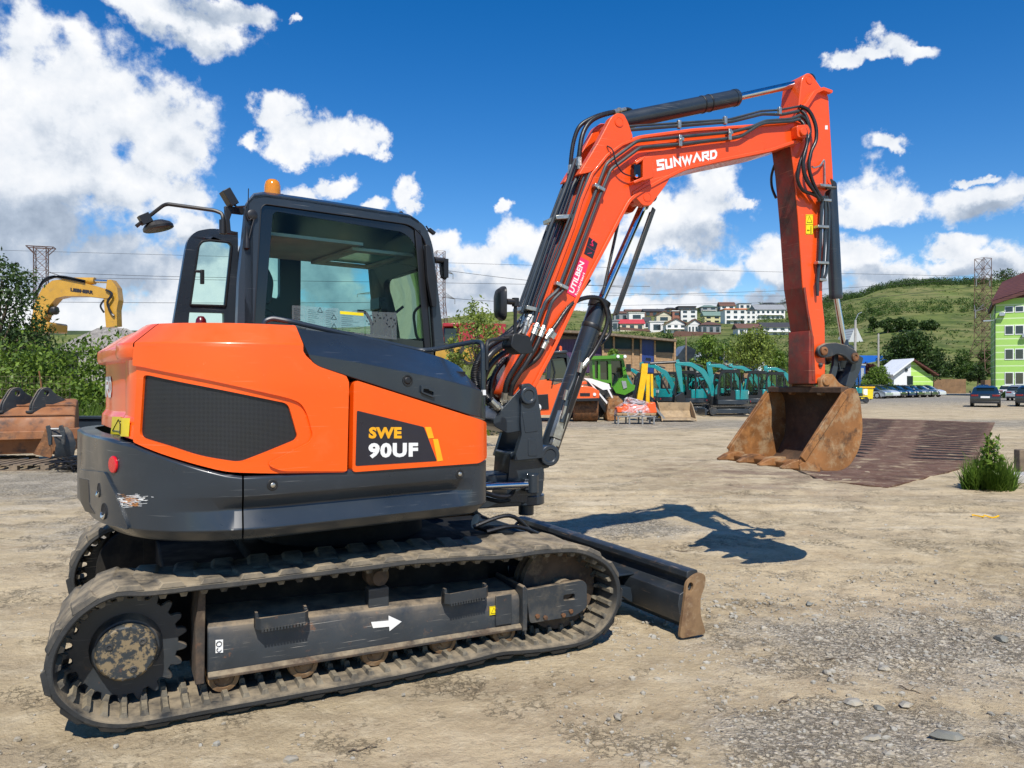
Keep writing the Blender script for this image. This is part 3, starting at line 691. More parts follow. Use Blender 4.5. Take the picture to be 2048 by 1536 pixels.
def surf(s, h, off=0.0):
    l = min(max(S0-s, 0), CUM[-1]-1e-6); i = 0
    lo, hi = 0, len(CUM)-1
    while hi-lo > 1:
        mid = (lo+hi)//2
        if CUM[mid] <= l: lo = mid
        else: hi = mid
    i = lo; f = (l-CUM[i])/max(1e-9, CUM[i+1]-CUM[i])
    def nv(j):
        j0, j1 = max(0, j-1), min(len(OUT)-1, j+1); t = (OUT[j1]-OUT[j0]).normalized(); return Vector((-t.y, t.x))*1
    p = OUT[i].lerp(OUT[i+1], f); n = nv(i).lerp(nv(i+1), f).normalized()
    if n.dot(p-Vector((-.4, 0))) < 0: n = -n
    return Vector((p.x+n.x*off, p.y+n.y*off, h))
def unsurf(px, py, off=0.):
    k = (px-CX)/FPX; prev = None; best = None
    s = .62
    while s > -2.6:
        w = U.w(surf(s, 1, off)); g = w.x-k*w.y
        if prev is not None and prev[1]*g <= 0:
            t = prev[1]/(prev[1]-g) if prev[1] != g else 0; ss = prev[0]+(s-prev[0])*t; w2 = U.w(surf(ss, 1, off))
            if best is None or w2.y < best[1]: best = (ss, w2.y)
        prev = (s, g); s -= .01
    if best is None:   # beyond the silhouette: nearest point of it
        ss = .40 if px > 700 else -1.78; best = (ss, U.w(surf(ss, 1, off)).y)
    return (best[0], CAMH-(py-CY)*best[1]/FPX)
def US(lst, off=0.): return [unsurf(a, b, off) for a, b in lst]
def surf_panel(poly, off0, off1, step=.06, holes=(), rim=True):
    """panel lying on the curved body side: poly in (s,h); off0 inner, off1 outer skin"""
    loops = [dens2(poly, .05)]+[dens2(h, .05) for h in holes]
    flat = [p for l in loops for p in l]
    tri = tessellate_polygon([[Vector((p[0], p[1], 0)) for p in l] for l in loops])
    bm = bmesh.new(); vv = [bm.verts.new((p[0], p[1], 0)) for p in flat]
    for t in tri:
        try: bm.faces.new([vv[i] for i in t])
        except ValueError: pass
    s0, s1 = min(p[0] for p in flat), max(p[0] for p in flat)
    bmesh.ops.dissolve_limit(bm, angle_limit=.01, verts=bm.verts, edges=bm.edges) if not holes else None
    k = math.ceil(s0/step)
    while k*step < s1:
        bmesh.ops.bisect_plane(bm, geom=bm.verts[:]+bm.edges[:]+bm.faces[:], plane_co=(k*step, 0, 0), plane_no=(1, 0, 0)); k += 1
    bm.verts.ensure_lookup_table(); bm.verts.index_update()
    vs = [v.co.copy() for v in bm.verts]; n = len(vs); mb = MB()
    mb.v = [surf(p.x, p.y, off1) for p in vs]+[surf(p.x, p.y, off0) for p in vs]
    mb.uvs = [(p.x, p.y) for p in vs]*2
    for f in bm.faces: mb.f.append(tuple(v.index for v in f.verts))
    for e_ in bm.edges:
        if len(e_.link_faces) == 1: a, b = e_.verts[0].index, e_.verts[1].index; mb.f.append((a, b, b+n, a+n))
    if rim: 
        for f in bm.faces: mb.f.append(tuple(v.index+n for v in reversed(f.verts)))
    bm.free(); return mb

# lower skirt and counterweight: ring of profiles round the plan
_ct = sorted(US([(176, 868), (215, 876), (266, 889), (300, 903), (342, 918), (400, 936), (453, 949), (486, 953)]))
def cwtop(s):
    if s <= _ct[0][0]: return _ct[0][1]
    if s >= _ct[-1][0]: return _ct[-1][1]-.0
    for i in range(len(_ct)-1):
        if _ct[i][0] <= s <= _ct[i+1][0]:
            t = (s-_ct[i][0])/(_ct[i+1][0]-_ct[i][0]); return _ct[i][1]*(1-t)+_ct[i+1][1]*t
def skirt_profile(s):
    fade = max(0, min(1, (s+1.25)/.35))*max(0, min(1, (.30-s)/.10))
    top = min(cwtop(s), 1.31)
    bot = .835
    g = .055*fade
    return [(top, -.09), (top, -.012), (top-.010, 0), (1.048, 0), (1.040, -.004*fade), (.985, -g), (.975, -g), (.900, 0), (.893, 0), (bot+.012, -.050), (bot, -.075), (bot, -.30)]
def skirt(s0, s1, n):
    m = MB(); rings = []
    for i in range(n+1):
        s = s0+(s1-s0)*i/n; rings.append([surf(s, h, o) for h, o in skirt_profile(s)])
    m.loft(rings); return m
SEAM = unsurf(486, 1000)[0]; SR = unsurf(300, 1000)[0]
cw = part(skirt(SEAM-.004, -4.6, 110), 'counterweight', 'grey', U, bevel=.004, sm=28)
sk = part(skirt(.60, SEAM+.004, 40), 'side_skirt', 'grey', U, bevel=.004, sm=28)
# rear step recess with two round holes, their shade drawn as dark discs, at the corner of the counterweight
pa = rnd(US([(163, 938), (214, 944), (234, 985), (262, 1060), (236, 1052), (190, 1035), (168, 1000)], .0), .03, 4)
rc = part(surf_panel(pa, -.01, .010), 'corner_panel', 'grey', U, parent=cw, bevel=.006, sm=30)
pb = rnd(US([(163, 955), (182, 960), (184, 1010), (196, 1028), (176, 1022), (166, 1000)], .0), .02, 4)
part(surf_panel(pb, .009, .0125), 'recess', 'black', U, parent=rc, sm=30)
for (x, y, r) in ((203, 980, .030), (213, 1022, .034)):
    s, h = unsurf(x, y); m = MB()
    c = surf(s, h, .0); nn = (surf(s, h, .1)-c).normalized()
    m.lathe(c+nn*.008, nn, [(0, r+.006), (.005, r+.004), (.006, r), (.0045, r*.9), (.0043, .001)], 28)
    hl = part(m, 'lifting_hole', 'cavity', U, parent=rc)
    m = MB(); tg = (surf(s+.02, h, 0)-surf(s-.02, h, 0)).normalized(); pts = [c+nn*.014+tg*(r*.80*math.cos(R(a)))+Vector((0, 0, r*.80*math.sin(R(a)))) for a in range(195, 346, 10)]
    m.tube(pts, [.003+.008*math.sin(math.pi*i/15) for i in range(16)], 6); part(m, 'pin_end', 'chrome', U, parent=rc)
c = unsurf(228, 929); m = MB(); cc = surf(c[0], c[1], 0); nn = (surf(c[0], c[1], .1)-cc).normalized()
m.lathe(cc, nn, [(0, .040), (.006, .040), (.010, .036), (.011, .001)], 36); m.xf(lambda p: Vector((p.x, p.y, c[1]+(p.z-c[1])*1.0)))
part(m, 'reflector', 'red', U, parent=cw)
for (x, y, par) in ((545, 970, sk), (919, 948, sk)):
    s, h = unsurf(x, y); cc = surf(s, h, 0)
    m = MB(); m.lathe(cc, (0, -1, 0), [(0, .026), (.003, .024), (.0035, .018), (.002, .016), (.002, .001)], 20); q = part(m, 'bolt_recess', 'black', U, parent=par)
    m = MB(); m.lathe(cc+Vector((0, -.002, 0)), (0, -1, 0), [(0, .011), (.006, .011), (.008, .008), (.008, .001)], 12); part(m, 'bolt', 'zinc', U, parent=par)
# scraped paint patch on the counterweight
m = MB(); rnj = random.Random(5)
def scrape(cx, cy, w, h, n, m_):
    for i in range(n):
        x = cx+rnj.gauss(0, w); y = cy+rnj.gauss(0, h); l = abs(rnj.gauss(0, w*.5))+2; t = rnj.uniform(-.2, .3)
        a = US([(x-l, y-l*t*.3-.2), (x+l, y+l*t-.2), (x+l*.9, y+l*t+.5), (x-l, y+.5)], 0)
        m_.add([surf(p[0], p[1], .0015+.0004*i/n) for p in a], [(0, 1, 2, 3)])
scrape(255, 1003, 13, 5, 70, m); scrape(270, 995, 10, 3, 30, m)
part(m, 'scraped_paint', 'white', U, parent=cw, sm=0, fix=False)
m = MB(); scrape(262, 998, 9, 3.5, 26, m); scrape(270, 1008, 5, 3, 18, m)
m.xf(lambda p: p+Vector((-.001, -.001, 0))); part(m, 'rust_patch', mk('rust_orange', (.50, .20, .05), .8, var=(60, .4)), U, parent=cw, sm=0, fix=False)
# deck under the body (closes the bottom)
m = MB(); ring = [surf(.60-i*.13, 0, -.12) for i in range(40)]
m.plate([(p.x, p.y) for p in ring], .86, .90, ax='xy'); part(m, 'deck', 'shaded', U)
m = MB(); m.box(-.85, .36, -.93, -.15, .90, 1.62); m.box(-1.10, -.55, -.55, .75, .9, 1.62); part(m, 'engine_bay', 'cavity', U)
m = MB(); m.box(.40, .50, -.80, .95, .90, 1.12); m.box(.50, .80, .05, 1.0, .90, 1.0); m.box(.44, .46, -.70, -.1, 1.1, 1.36)
part(m, 'front_frame', 'grey', U, bevel=.01)

# orange engine cover: upper band round the body
def ho(s):
    t = max(0, min(1, (SA-s)/.55)); return -.115*(t*t*(3-2*t))
SA = unsurf(272, 700)[0]
H1, H2 = 1.735, 1.832
def band(s0, s1, n, rings_):
    m = MB(); m.loft([[surf(s0+(s1-s0)*i/n, h, o) for i in range(n+1)] for h, o in rings_]); return m
SE = unsurf(603, 690)[0]; SEt = unsurf(592, 657, -.1)[0]
def hood_band(s0, s1, n, low=None):
    m = MB(); rings = []
    for i in range(n+1):
        s = s0+(s1-s0)*i/n; k = ho(s); rings.append([surf(s, 1.66, k-.045), surf(s, 1.665, k+.006), surf(s, 1.69, k+.014), surf(s, H1, k+.012), surf(s, H2-.012, k-.105), surf(s, H2, k-.125), surf(s, H2+.004, k-.30)])
    m.loft(rings); return m
hood = part(hood_band(SA-.004, -4.4, 70), 'rear_hood', 'orange', U, bevel=.006, sm=25)
m = MB(); rings = []
for i in range(61):
    s = SA-.004+(-4.4-SA)*i/60; low = min(cwtop(s), 1.31)+.012
    k = ho(s); rings.append([surf(s, 1.69, k-.03), surf(s, 1.62, k-.032), surf(s, low+.10, k-.032), surf(s, low+.07, k-.012), surf(s, low+.006, k-.010), surf(s, low+.006, k-.08)])
m.loft(rings); part(m, 'hood_lower_panel', 'orange', U, parent=hood, bevel=.004, sm=25)
m = MB(); ring = [surf(SE+.02-(SE+.02+4.4)*i/60, 0, -.28) for i in range(61)]
m.plate([(p.x, p.y) for p in ring], H2-.03, H2+.003, ax='xy'); part(m, 'hood_top', 'orange', U, parent=hood)
# hood rear lettering, only the last letters can be seen from the yard
def unsurf_h(px, py):
    s_ = SA; best = (1e9, SA)
    while s_ > -2.4:
        x_, y_ = U.pr(surf(s_, 1.45, ho(s_)-.010)); 
        if abs(x_-px) < best[0]: best = (abs(x_-px), s_)
        if x_ < px: break
        s_ -= .004
    w_ = U.w(surf(best[1], 1, ho(best[1])-.010)); return (best[1], CAMH-(py-CY)*w_.y/FPX)
warn_ = [unsurf_h(*p) for p in ((223, 868), (259, 873), (262, 836), (226, 833))]
wlx = unsurf_h(214, 770)[0]
hz0, hz1 = CAMH-(797-CY)*4.02/FPX, CAMH-(752-CY)*4.02/FPX
block_word('SUNWARD', lambda p: surf(wlx-1.05*(1-p.x), hz0+(hz1-hz0)*p.y, ho(wlx-1.05*(1-p.x))-.028), th=.24).build('lettering', 'white', hood, U, sm=0, fix=False)
def _wp(a, b, o):
    q = [Vector(p) for p in warn_]; p = (q[0]*(1-a)+q[1]*a)*(1-b)+(q[3]*(1-a)+q[2]*a)*b; return surf(p.x, p.y, ho(p.x)+o)
m = MB(); m.loft([[_wp(i/12, b, -.006) for i in range(13)] for b in (0, 1)]); wo_ = part(m, 'warning_label', 'yellow', U, parent=hood, fix=False)
def wq(a, b): return _wp(a, b, -.0045)
m = MB(); m.tube([wq(.08, .2), wq(.25, .2), wq(.42, .2), wq(.25, .85), wq(.08, .2)], .0022, 4); m.tube([wq(.5, .05), wq(.5, .95)], .001, 4)
m.tube([wq(.82, .12), wq(.82, .70)], .004, 5); m.tube([wq(.82, .78), wq(.82, .84)], .0045, 5); m.tube([wq(.57, .45), wq(.75, .45)], .0016, 4); m.tube([wq(.63, .55), wq(.57, .45), wq(.63, .35)], .0016, 4)
part(m, 'pictogram', 'blackg', U, parent=hood, sm=0)

# side cover with the big grille
grille_px = [(287, 750), (300, 751), (425, 776), (576, 807), (583, 830), (595, 872), (590, 880), (478, 924), (400, 912), (340, 892), (279, 874)]
gp = rnd(US(grille_px), [.02, .01, .1, .03, .05, .02, .02, .03, .1, .1, .03], 4)
outer = rnd(US([(272, 729), (273, 760), (266, 884), (300, 899), (342, 914), (400, 931), (453, 944), (560, 947), (693, 945), (697, 760), (690, 748), (632, 729), (612, 712), (600, 694), (440, 690), (330, 688)]), [.0, .0, .01, .05, .05, .05, .05, .1, .02, .03, .03, .05, .05, .01, 0, 0], 4)
cover = part(surf_panel(outer, -.045, .0, holes=[gp]), 'side_cover', 'orange', U, bevel=.006, sm=25)
visor = rnd(US([(271, 694), (270, 731), (290, 734), (420, 760), (578, 797), (600, 806), (612, 826), (624, 870), (618, 884), (530, 928), (560, 942), (692, 942), (696, 762), (688, 751), (632, 732), (612, 715), (601, 696), (440, 692)]), [0, .005, .01, .1, .03, .04, .04, .04, .03, .05, .1, .01, .03, .03, .05, .05, .0, 0], 4)
part(surf_panel(visor, -.005, .013), 'raised_cover_skin', 'orange', U, parent=cover, bevel=.008, sm=25)
m = MB(); n = 24; rings = []
for i in range(n+1):
    s = SA+.004+(SE-SA)*i/n; st = SA+.004+(SEt-SA)*i/n
    rings.append([surf(s, H1-.035, .0125), surf(s, H1, .012), surf(st, H2-.012, -.105), surf(st, H2, -.125), surf(st, H2+.004, -.30)])
m.loft(rings); part(m, 'cover_shoulder', 'orange', U, parent=cover, bevel=.006, sm=25)
gm_ = surf_panel(gp, -.03, -.012, step=.05, rim=False)
go = gm_.build('side_grille', 'grille', EX, U, sm=30, merge=False, fix=False)
uvl = go.data.uv_layers.new(name='UVMap')
for lp in go.data.loops: uvl.data[lp.index].uv = gm_.uvs[lp.vertex_index]
# right hand service door
dpx = [(706, 766), (712, 761), (971, 843), (974, 850), (975, 918), (968, 924), (703, 944)]
dp = US(dpx[:2])+[unsurf(930, 830)]+[(.41, unsurf(955, 838)[1]-.022)]+[(.42, unsurf(955, 922)[1]+.012)]+US([(955, 926), (703, 944)])
door = part(surf_panel(rnd(dp, .02, 4), -.045, .010, step=.03), 'side_door', 'orange', U, bevel=.012, sm=25, seg=3)
dec = rnd(US([(714, 821), (848, 854), (874, 922), (711, 932)], .012), .008, 3)
do = part(surf_panel(dec, .0105, .0118, rim=False), 'model_plate', 'decal', U, parent=door, sm=0)
for pts in ([(850, 854), (862, 854), (868, 876), (857, 877)], [(866, 878), (876, 878), (886, 921), (875, 923)]):
    part(surf_panel(US(pts, .012), .0105, .0120, rim=False), 'chevron', 'amber_t', U, parent=door, sm=0)
word('SWE', US([(737, 877), (803, 877), (803, 854), (738, 854)], .012), lambda p: surf(p.x, p.y, .0128), bold=.05, space=1.08).build('lettering', 'amber_t', door, U, sm=0)
word('90UF', US([(736, 917), (836, 914), (836, 885), (737, 886)], .012), lambda p: surf(p.x, p.y, .0128), bold=.052, space=1.12).build('lettering', 'white', door, U, sm=0)

# dark sloping bonnet in front of the engine cover
def resample(pts, n):
    P_ = [Vector(p) for p in pts]; L_ = [0]
    for i in range(1, len(P_)): L_.append(L_[-1]+(P_[i]-P_[i-1]).length)
    out = []
    for k in range(n):
        s_ = L_[-1]*k/(n-1); j = 0
        while j < len(P_)-2 and L_[j+1] < s_: j += 1
        out.append(P_[j].lerp(P_[j+1], (s_-L_[j])/max(1e-9, L_[j+1]-L_[j])))
    return out
def SP(lst, off): return [surf(*unsurf(a, b, off), off) for a, b in lst]
low_ = SP([(619, 714), (630, 731), (702, 754), (800, 786), (900, 817), (940, 830)], .004)+[surf(.43, unsurf(950, 832)[1]-.02, .0), surf(.50, unsurf(950, 832)[1]-.03, .0), surf(.70, unsurf(950, 832)[1]-.03, -.0)]
cre_ = SP([(617, 708), (660, 715), (720, 725), (810, 743), (880, 757), (911, 765)], .004)+[surf(.37, 1.515, -.0), surf(.46, 1.47, -.01), surf(.70, 1.46, -.02)]
def UY(lst, y): return [Vector((U.un(a, b, y)[0], y, U.un(a, b, y)[1])) for a, b in lst]
top_ = UY([(594, 657), (650, 664), (720, 674), (839, 702)], -.80)+UY([(887, 716)], -.80)+UY([(920, 733)], -.80)
lt = top_[-1]; top_ += [Vector((lt.x+.05, -.79, lt.z-.05)), Vector((lt.x+.075, -.77, lt.z-.11)), Vector((lt.x+.08, -.5, lt.z-.12))]
inn_ = [Vector((p.x, -.16, p.z-.005)) for p in top_]
low2 = [Vector((p.x, p.y*.75, p.z-.03)) for p in low_]
N_ = 40
L1, L2, L3, L4 = (resample(x, N_) for x in (low_, cre_, top_, inn_))
bon = part(MB().loft([resample(low2, N_), L1, L2, L3, L4]), 'bonnet', 'grey', U, bevel=.006, sm=22)
m = MB(); m.loft([[L1[0], L2[0], L3[0]], [L1[0]+Vector((0, .25, .0)), L2[0]+Vector((0, .25, 0)), L3[0]+Vector((0, .25, 0))]]); part(m, 'bonnet_edge', 'black', U, parent=bon)
s, h = unsurf(815, 761, .004); m = MB(); c = surf(s, h, .004)
m.lathe(c, (0, -1, 0), [(0, .030), (.004, .029), (.004, .022), (.001, .020), (.008, .014), (.009, .004)], 24); part(m, 'lock', 'black', U, parent=bon)
m = MB(); m.plate(rnd(US([(842, 770), (869, 780), (868, 796), (841, 785)], .01), .008, 3), -1.104, -1.118, [rnd(US([(846, 777), (866, 784), (866, 792), (845, 784)], .01), .005, 3)])
part(m, 'latch_frame', 'grey', U, parent=bon, bevel=.002); m = MB(); m.plate(US([(845, 775), (867, 783), (867, 794), (844, 786)], .01), -1.1035, -1.106); part(m, 'latch_hollow', 'cavity', U, parent=bon, sm=0)
# handrail
m = MB(); yr = -.66
hr = [(528, 655, -.45), (529, 642, -.45), (545, 636, -.46), (577, 642, -.5), (700, 670, -.56), (840, 701, -.60), (868, 699, -.66), (950, 683, -.84), (964, 686, -.90), (966, 700, -.92), (966, 835, -.92)]
pts = [(U.un(a, b, y)[0], y, U.un(a, b, y)[1]) for a, b, y in hr]
m.tube(fillet(pts, .05, 4), .0145, 10); rail = part(m, 'handrail', 'grey', U)
m = MB(); mr_ = [(973, 740, -.93), (973, 700, -.93), (974, 683, -.92), (985, 679, -.90), (1020, 677, -.85), (1030, 672, -.85), (1031, 606, -.85)]
pts = [(U.un(a, b, y)[0], y, U.un(a, b, y)[1]) for a, b, y in mr_]
m.tube(fillet(pts, .03, 4), .011, 8); q = pts[-1]; m.cyl((q[0], q[1], q[2]-.02), (q[0], q[1], q[2]+.03), .022); m.cyl((q[0], q[1], q[2]+.005), (q[0]-.07, q[1], q[2]+.005), .018)
mir = part(m, 'mirror_arm', 'black', U)
a = U.un(1006, 607, -.85); m = MB()
po = rnd([(a[0]-.045, a[1]-.105), (a[0]+.045, a[1]-.10), (a[0]+.045, a[1]+.10), (a[0]-.045, a[1]+.10)], .04, 4)
def yaw(c, ang):
    ca, sa = math.cos(ang), math.sin(ang)
    return lambda p: Vector((c[0]+(p.x-c[0])*ca-(p.y-c[1])*sa, c[1]+(p.x-c[0])*sa+(p.y-c[1])*ca, p.z))
rings = [[(a[0]+(x-a[0])*k*2.0, -.85+dy, a[1]+(z-a[1])*k) for x, z in po] for dy, k in ((0.0, .93), (.0, 1.0), (.012, 1.0), (.034, .85), (.045, .55))]
m.loft(rings, closed=True, cap=True); m.xf(yaw((a[0], -.85), R(70))); part(m, 'mirror_head', 'black', U, parent=mir)
a = U.un(1036, 688, -.85); m = MB(); m.plate(rnd([(a[0]-.09, a[1]-.02), (a[0]-.07, a[1]+.06), (a[0]+.05, a[1]+.05), (a[0]+.085, a[1]-.055), (a[0]-.02, a[1]-.065)], .02, 3), -.90, -.80); part(m, 'side_lamp', 'black', U, bevel=.008)

# ---- cab
YN, YF = -.05, .98
def cabx(px, y): return U.px(px, y)
nout = rnd(cabx([(474, 668), (478, 560), (494, 404), (512, 389), (545, 392), (822, 432), (852, 452), (866, 492), (890, 700), (700, 720)], YN), [.0, .05, .03, .04, .05, .05, .07, .05, .0, .0], 5)
nwin = rnd(cabx([(508, 655), (522, 415), (530, 408), (820, 449), (846, 472), (856, 505), (869, 694), (866, 700)], YN), [.02, .05, .02, .05, .05, .04, .03, 0], 5)
m = MB(); m.plate(nout, YN, YN+.05, [nwin]); cab = part(m, 'cab_frame', 'grey', U, bevel=.012, sm=30)
# black ceramic border of the pane with the clear opening
clr = rnd(cabx([(532, 650), (540, 436), (548, 428), (815, 466), (838, 487), (848, 520), (858, 672), (850, 680)], YN), .05, 4)
def inset_poly(poly, d):
    c = sum((Vector(p) for p in poly), Vector((0, 0)))/len(poly); return [tuple(Vector(p)+(c-Vector(p)).normalized()*d) for p in poly]
m = MB(); m.plate(nwin, YN+.012, YN+.018, [inset_poly(nwin, .078)]); part(m, 'pane_border', 'blackg', U, parent=cab, sm=0)
m = MB(); m.plate(inset_poly(nwin, .075), YN+.013, YN+.016); part(m, 'side_window', 'glass', U, parent=cab, sm=0)
# far side with rear quarter window and door window
UR, UFt = U.un(486, 600, .98)[0], .92
fq0 = U.un(480, 600, YF)[0]
fout = rnd([(fq0, .9), (fq0, 1.9), (fq0, 2.52), (fq0+.05, 2.61), (.45, 2.62), (.70, 2.54), (.86, 2.2), (.98, 1.5), (.98, .9)], [0, .1, .1, .05, .2, .2, .2, 0, 0], 5)
w1 = rnd(cabx([(532, 590), (533, 500), (540, 494), (553, 496), (560, 506), (560, 600)], YF), .05, 4)
w2 = rnd(cabx([(601, 640), (602, 500), (612, 488), (735, 504), (762, 520), (782, 560), (786, 680), (600, 690)], YF), [.01, .05, .05, .06, .06, .06, .05, .02], 5)
m = MB(); m.plate(fout, YF, YF+.05, [w1, w2]); part(m, 'door_frame', 'black', U, parent=cab, bevel=.012, sm=30)
m = MB(); m.plate(w1, YF+.02, YF+.024); m.plate(w2, YF+.02, YF+.024); part(m, 'door_window', 'glass', U, parent=cab, sm=0)
# roof: loft between the two sides along the top outline
def topline(side):
    if side == 0: return resample([(p[0], YN, p[1]) for p in cabx([(481, 560), (488, 470), (495, 404), (503, 391), (530, 388), (600, 397), (720, 415), (822, 431), (850, 450), (862, 480), (868, 510)], YN)], 30)
    return resample([(UR-.02, YF+.05, 2.15), (UR-.01, YF+.05, 2.35), (UR, YF+.05, 2.52), (UR+.02, YF+.05, 2.59), (UR+.08, YF+.05, 2.62), (-.3, YF+.05, 2.64), (.2, YF+.05, 2.635), (.50, YF+.05, 2.61), (.68, YF+.05, 2.55), (.76, YF+.05, 2.45), (.82, YF+.05, 2.3)], 30)
ta, tb = topline(0), topline(1)
def crown(t, z=0): return [a.lerp(b, t)+Vector((0, 0, z)) for a, b in zip(ta, tb)]
o_ = [crown(0, -.02), crown(0, 0), crown(.06, .03), crown(.5, .045), crown(.94, .03), crown(1, 0), crown(1, -.02)]
sl = slice(7, 26)
mr2 = MB(); mr2.loft([r_[sl] for r_ in o_]); part(mr2, 'cab_roof', 'grey', U, parent=cab, sm=40)
mr2 = MB(); mr2.loft([[p+Vector((0, 0, -.05)) for p in r_[sl]] for r_ in o_[1:-1]]); part(mr2, 'roof_lining', 'black', U, parent=cab, sm=40)
# headliner with skylight
m = MB(); m.plate([(-.50, .06), (.20, .06), (.20, .90), (UR+.08, .90)], 2.455, 2.475, ax='xy'); part(m, 'headliner', 'headliner', U, parent=cab)
m = MB(); m.plate([(.15, .12), (.62, .12), (.62, .85), (.15, .85)], 2.43, 2.452, [[(.22, .20), (.56, .20), (.56, .77), (.22, .77)]], ax='xy'); part(m, 'skylight_frame', 'headliner', U, parent=cab, bevel=.005)
m = MB(); m.plate([(.22, .20), (.56, .20), (.56, .77), (.22, .77)], 2.455, 2.458, ax='xy'); part(m, 'skylight', mk('skylight_pane', (.25, .55, .50), .2, coat=.5), U, parent=cab, sm=0)
# rear face of the cab
def rq(t, h):   # point on the rear face: t 0 near .. 1 far
    a = Vector((-.60, YN+.0)); b = Vector((UR-.0, YF+.05)); k = 0
    bow = 0
    return Vector((a.x+(b.x-a.x)*t-k*.6+bow, a.y+(b.y-a.y)*t, h))
def rear_plate(poly, holes, th, off=0.):
    m = MB(); m.plate(poly, 0, 1, holes)
    def f(p): q = rq(p.x, p.z); return Vector((q.x+off-th*(1-p.y)+th, q.y, q.z)) if False else Vector((q.x+off+th*p.y, q.y, q.z))
    return m.xf(f)
wr = rnd([(.12, 1.93), (.12, 2.40), (.88, 2.40), (.88, 1.93)], .04, 4)
m = rear_plate(rnd([(0, 1.5), (0, 2.55), (.10, 2.60), (.92, 2.60), (1.0, 2.5), (1.0, 1.5)], [0, 0, .03, .08, .06, 0], 4), [wr], .05); part(m, 'rear_frame', 'grey', U, parent=cab, bevel=.010, sm=30)
m = rear_plate(wr, [], .004, .02); part(m, 'rear_window', 'clear', U, parent=cab, sm=0)
# open door, swung right back along the left side
YD = 1.07
dout = rnd(U.px([(340, 690), (346, 650), (371, 500), (376, 478), (392, 462), (425, 456), (476, 464), (478, 690)], YD), [0, .3, .2, .06, .08, .05, .0, 0], 6)
dw1 = rnd(U.px([(380, 610), (397, 492), (404, 483), (420, 481), (458, 485), (463, 490), (450, 612)], YD), [.01, .05, .03, .04, .02, .02, .01], 4)
dw2 = rnd(U.px([(379, 624), (448, 626), (448, 680), (374, 680)], YD), .01, 3)
m = MB(); m.plate(dout, YD, YD+.045, [dw1, dw2]); door_ = part(m, 'cab_door', 'grey', U, bevel=.010, sm=30)
m = MB(); m.plate(dw1, YD+.02, YD+.024); m.plate(dw2, YD+.02, YD+.024); part(m, 'door_glass', 'glass', U, parent=door_, sm=0)
m = MB(); lp_ = [(p[0], YD-.006, p[1]) for p in dw1]; m.tube(lp_+[lp_[0]], .008, 6); part(m, 'glass_seal', 'black', U, parent=door_)
m = MB(); q1, q2 = U.un(405, 540, YD-.03), U.un(403, 568, YD-.03); m.obox(((q1[0]+q2[0])/2, YD-.035, (q1[1]+q2[1])/2), (.026, .025, .10)); m.obox((q1[0]-.02, YD-.03, q1[1]-.012), (.06, .02, .018)); part(m, 'door_latch', 'black', U, parent=door_, bevel=.004)
m = MB(); q = U.un(402, 646, .9); m.lathe((q[0], .9, q[1]-.06), (0, 0, 1), [(0, .036), (.05, .038), (.085, .032), (.105, .018), (.108, .001)], 16); part(m, 'rear_marker_lamp', 'dred', U)
# windscreen at the front
def fq(t, h):
    a = Vector((.72, YN)); b = Vector((.88, YF+.05)); k = max(0, h-1.7)
    return Vector((a.x+(b.x-a.x)*t-.17*k*k+.07*math.sin(math.pi*t)-.02*k, a.y+(b.y-a.y)*t, h))
wf = rnd([(.09, 1.25), (.09, 2.36), (.88, 2.36), (.90, 1.25)], [.05, .1, .1, .05], 5)
m = MB(); m.plate(rnd([(0, 1.0), (0, 2.60), (1.0, 2.60), (1.0, 1.0)], .02, 2), 0, 1, [wf]); m.xf(lambda p: fq(p.x, p.z)+Vector((-.05*p.y, 0, 0))); part(m, 'front_frame_posts', 'black', U, parent=cab, bevel=.01)
m = MB(); n = 8; m.loft([[fq(.07+.85*j/n, 1.2+1.18*i/n)+Vector((-.02, 0, 0)) for j in range(n+1)] for i in range(n+1)]); part(m, 'windscreen', 'clear', U, parent=cab)
# interior: seat, consoles, lever, monitor
m = MB(); m.plate(rnd([(-.42, 1.78), (-.20, 1.78), (-.26, 1.95), (-.33, 2.03), (-.45, 2.02)], .06, 4), .28, .66); m.plate(rnd([(-.40, 2.06), (-.31, 2.06), (-.29, 2.22), (-.34, 2.32), (-.43, 2.32), (-.45, 2.1)], .04, 4), .34, .60)
m.plate(rnd([(-.40, 1.40), (.15, 1.40), (.18, 1.50), (-.15, 1.55), (-.20, 1.80), (-.40, 1.80)], .05, 3), .26, .68); part(m, 'seat', 'black', U, parent=cab, bevel=.02)
m = MB(); m.box(-.50, -.40, .05, .60, 1.0, 1.75); m.box(-.55, .72, .0, .10, 1.0, 1.66); m.box(-.35, .8, YN+.06, .93, .95, 1.08); part(m, 'cab_floor_console', 'black', U, parent=cab, bevel=.01)
m = MB(); m.tube(fillet([(-.05, .94, 1.66), (-.05, .92, 1.98), (-.14, .92, 2.06), (-.2, .94, 2.06)], .06, 5), .017, 8); m.tube(fillet([(.62, .30, 2.1), (.54, .30, 2.04), (.58, .30, 1.8), (.68, .30, 1.78)], .05, 4), .010, 8)
m.tube(fillet([(.60, .80, 1.6), (.62, .80, 2.02), (.56, .80, 2.10), (.5, .80, 2.1)], .05, 4), .013, 8); m.tube(fillet([(.70, .12, 2.12), (.60, .12, 2.05), (.63, .12, 1.86), (.72, .12, 1.84)], .05, 4), .010, 8); part(m, 'grab_rail', 'black', U, parent=cab)
m = MB(); m.obox((.66, .78, 2.16), (.06, .16, .09)); m.obox((.70, .70, 1.80), (.05, .05, .75), Matrix.Rotation(R(-6), 3, 'Y')); part(m, 'monitor', 'black', U, parent=cab, bevel=.006)
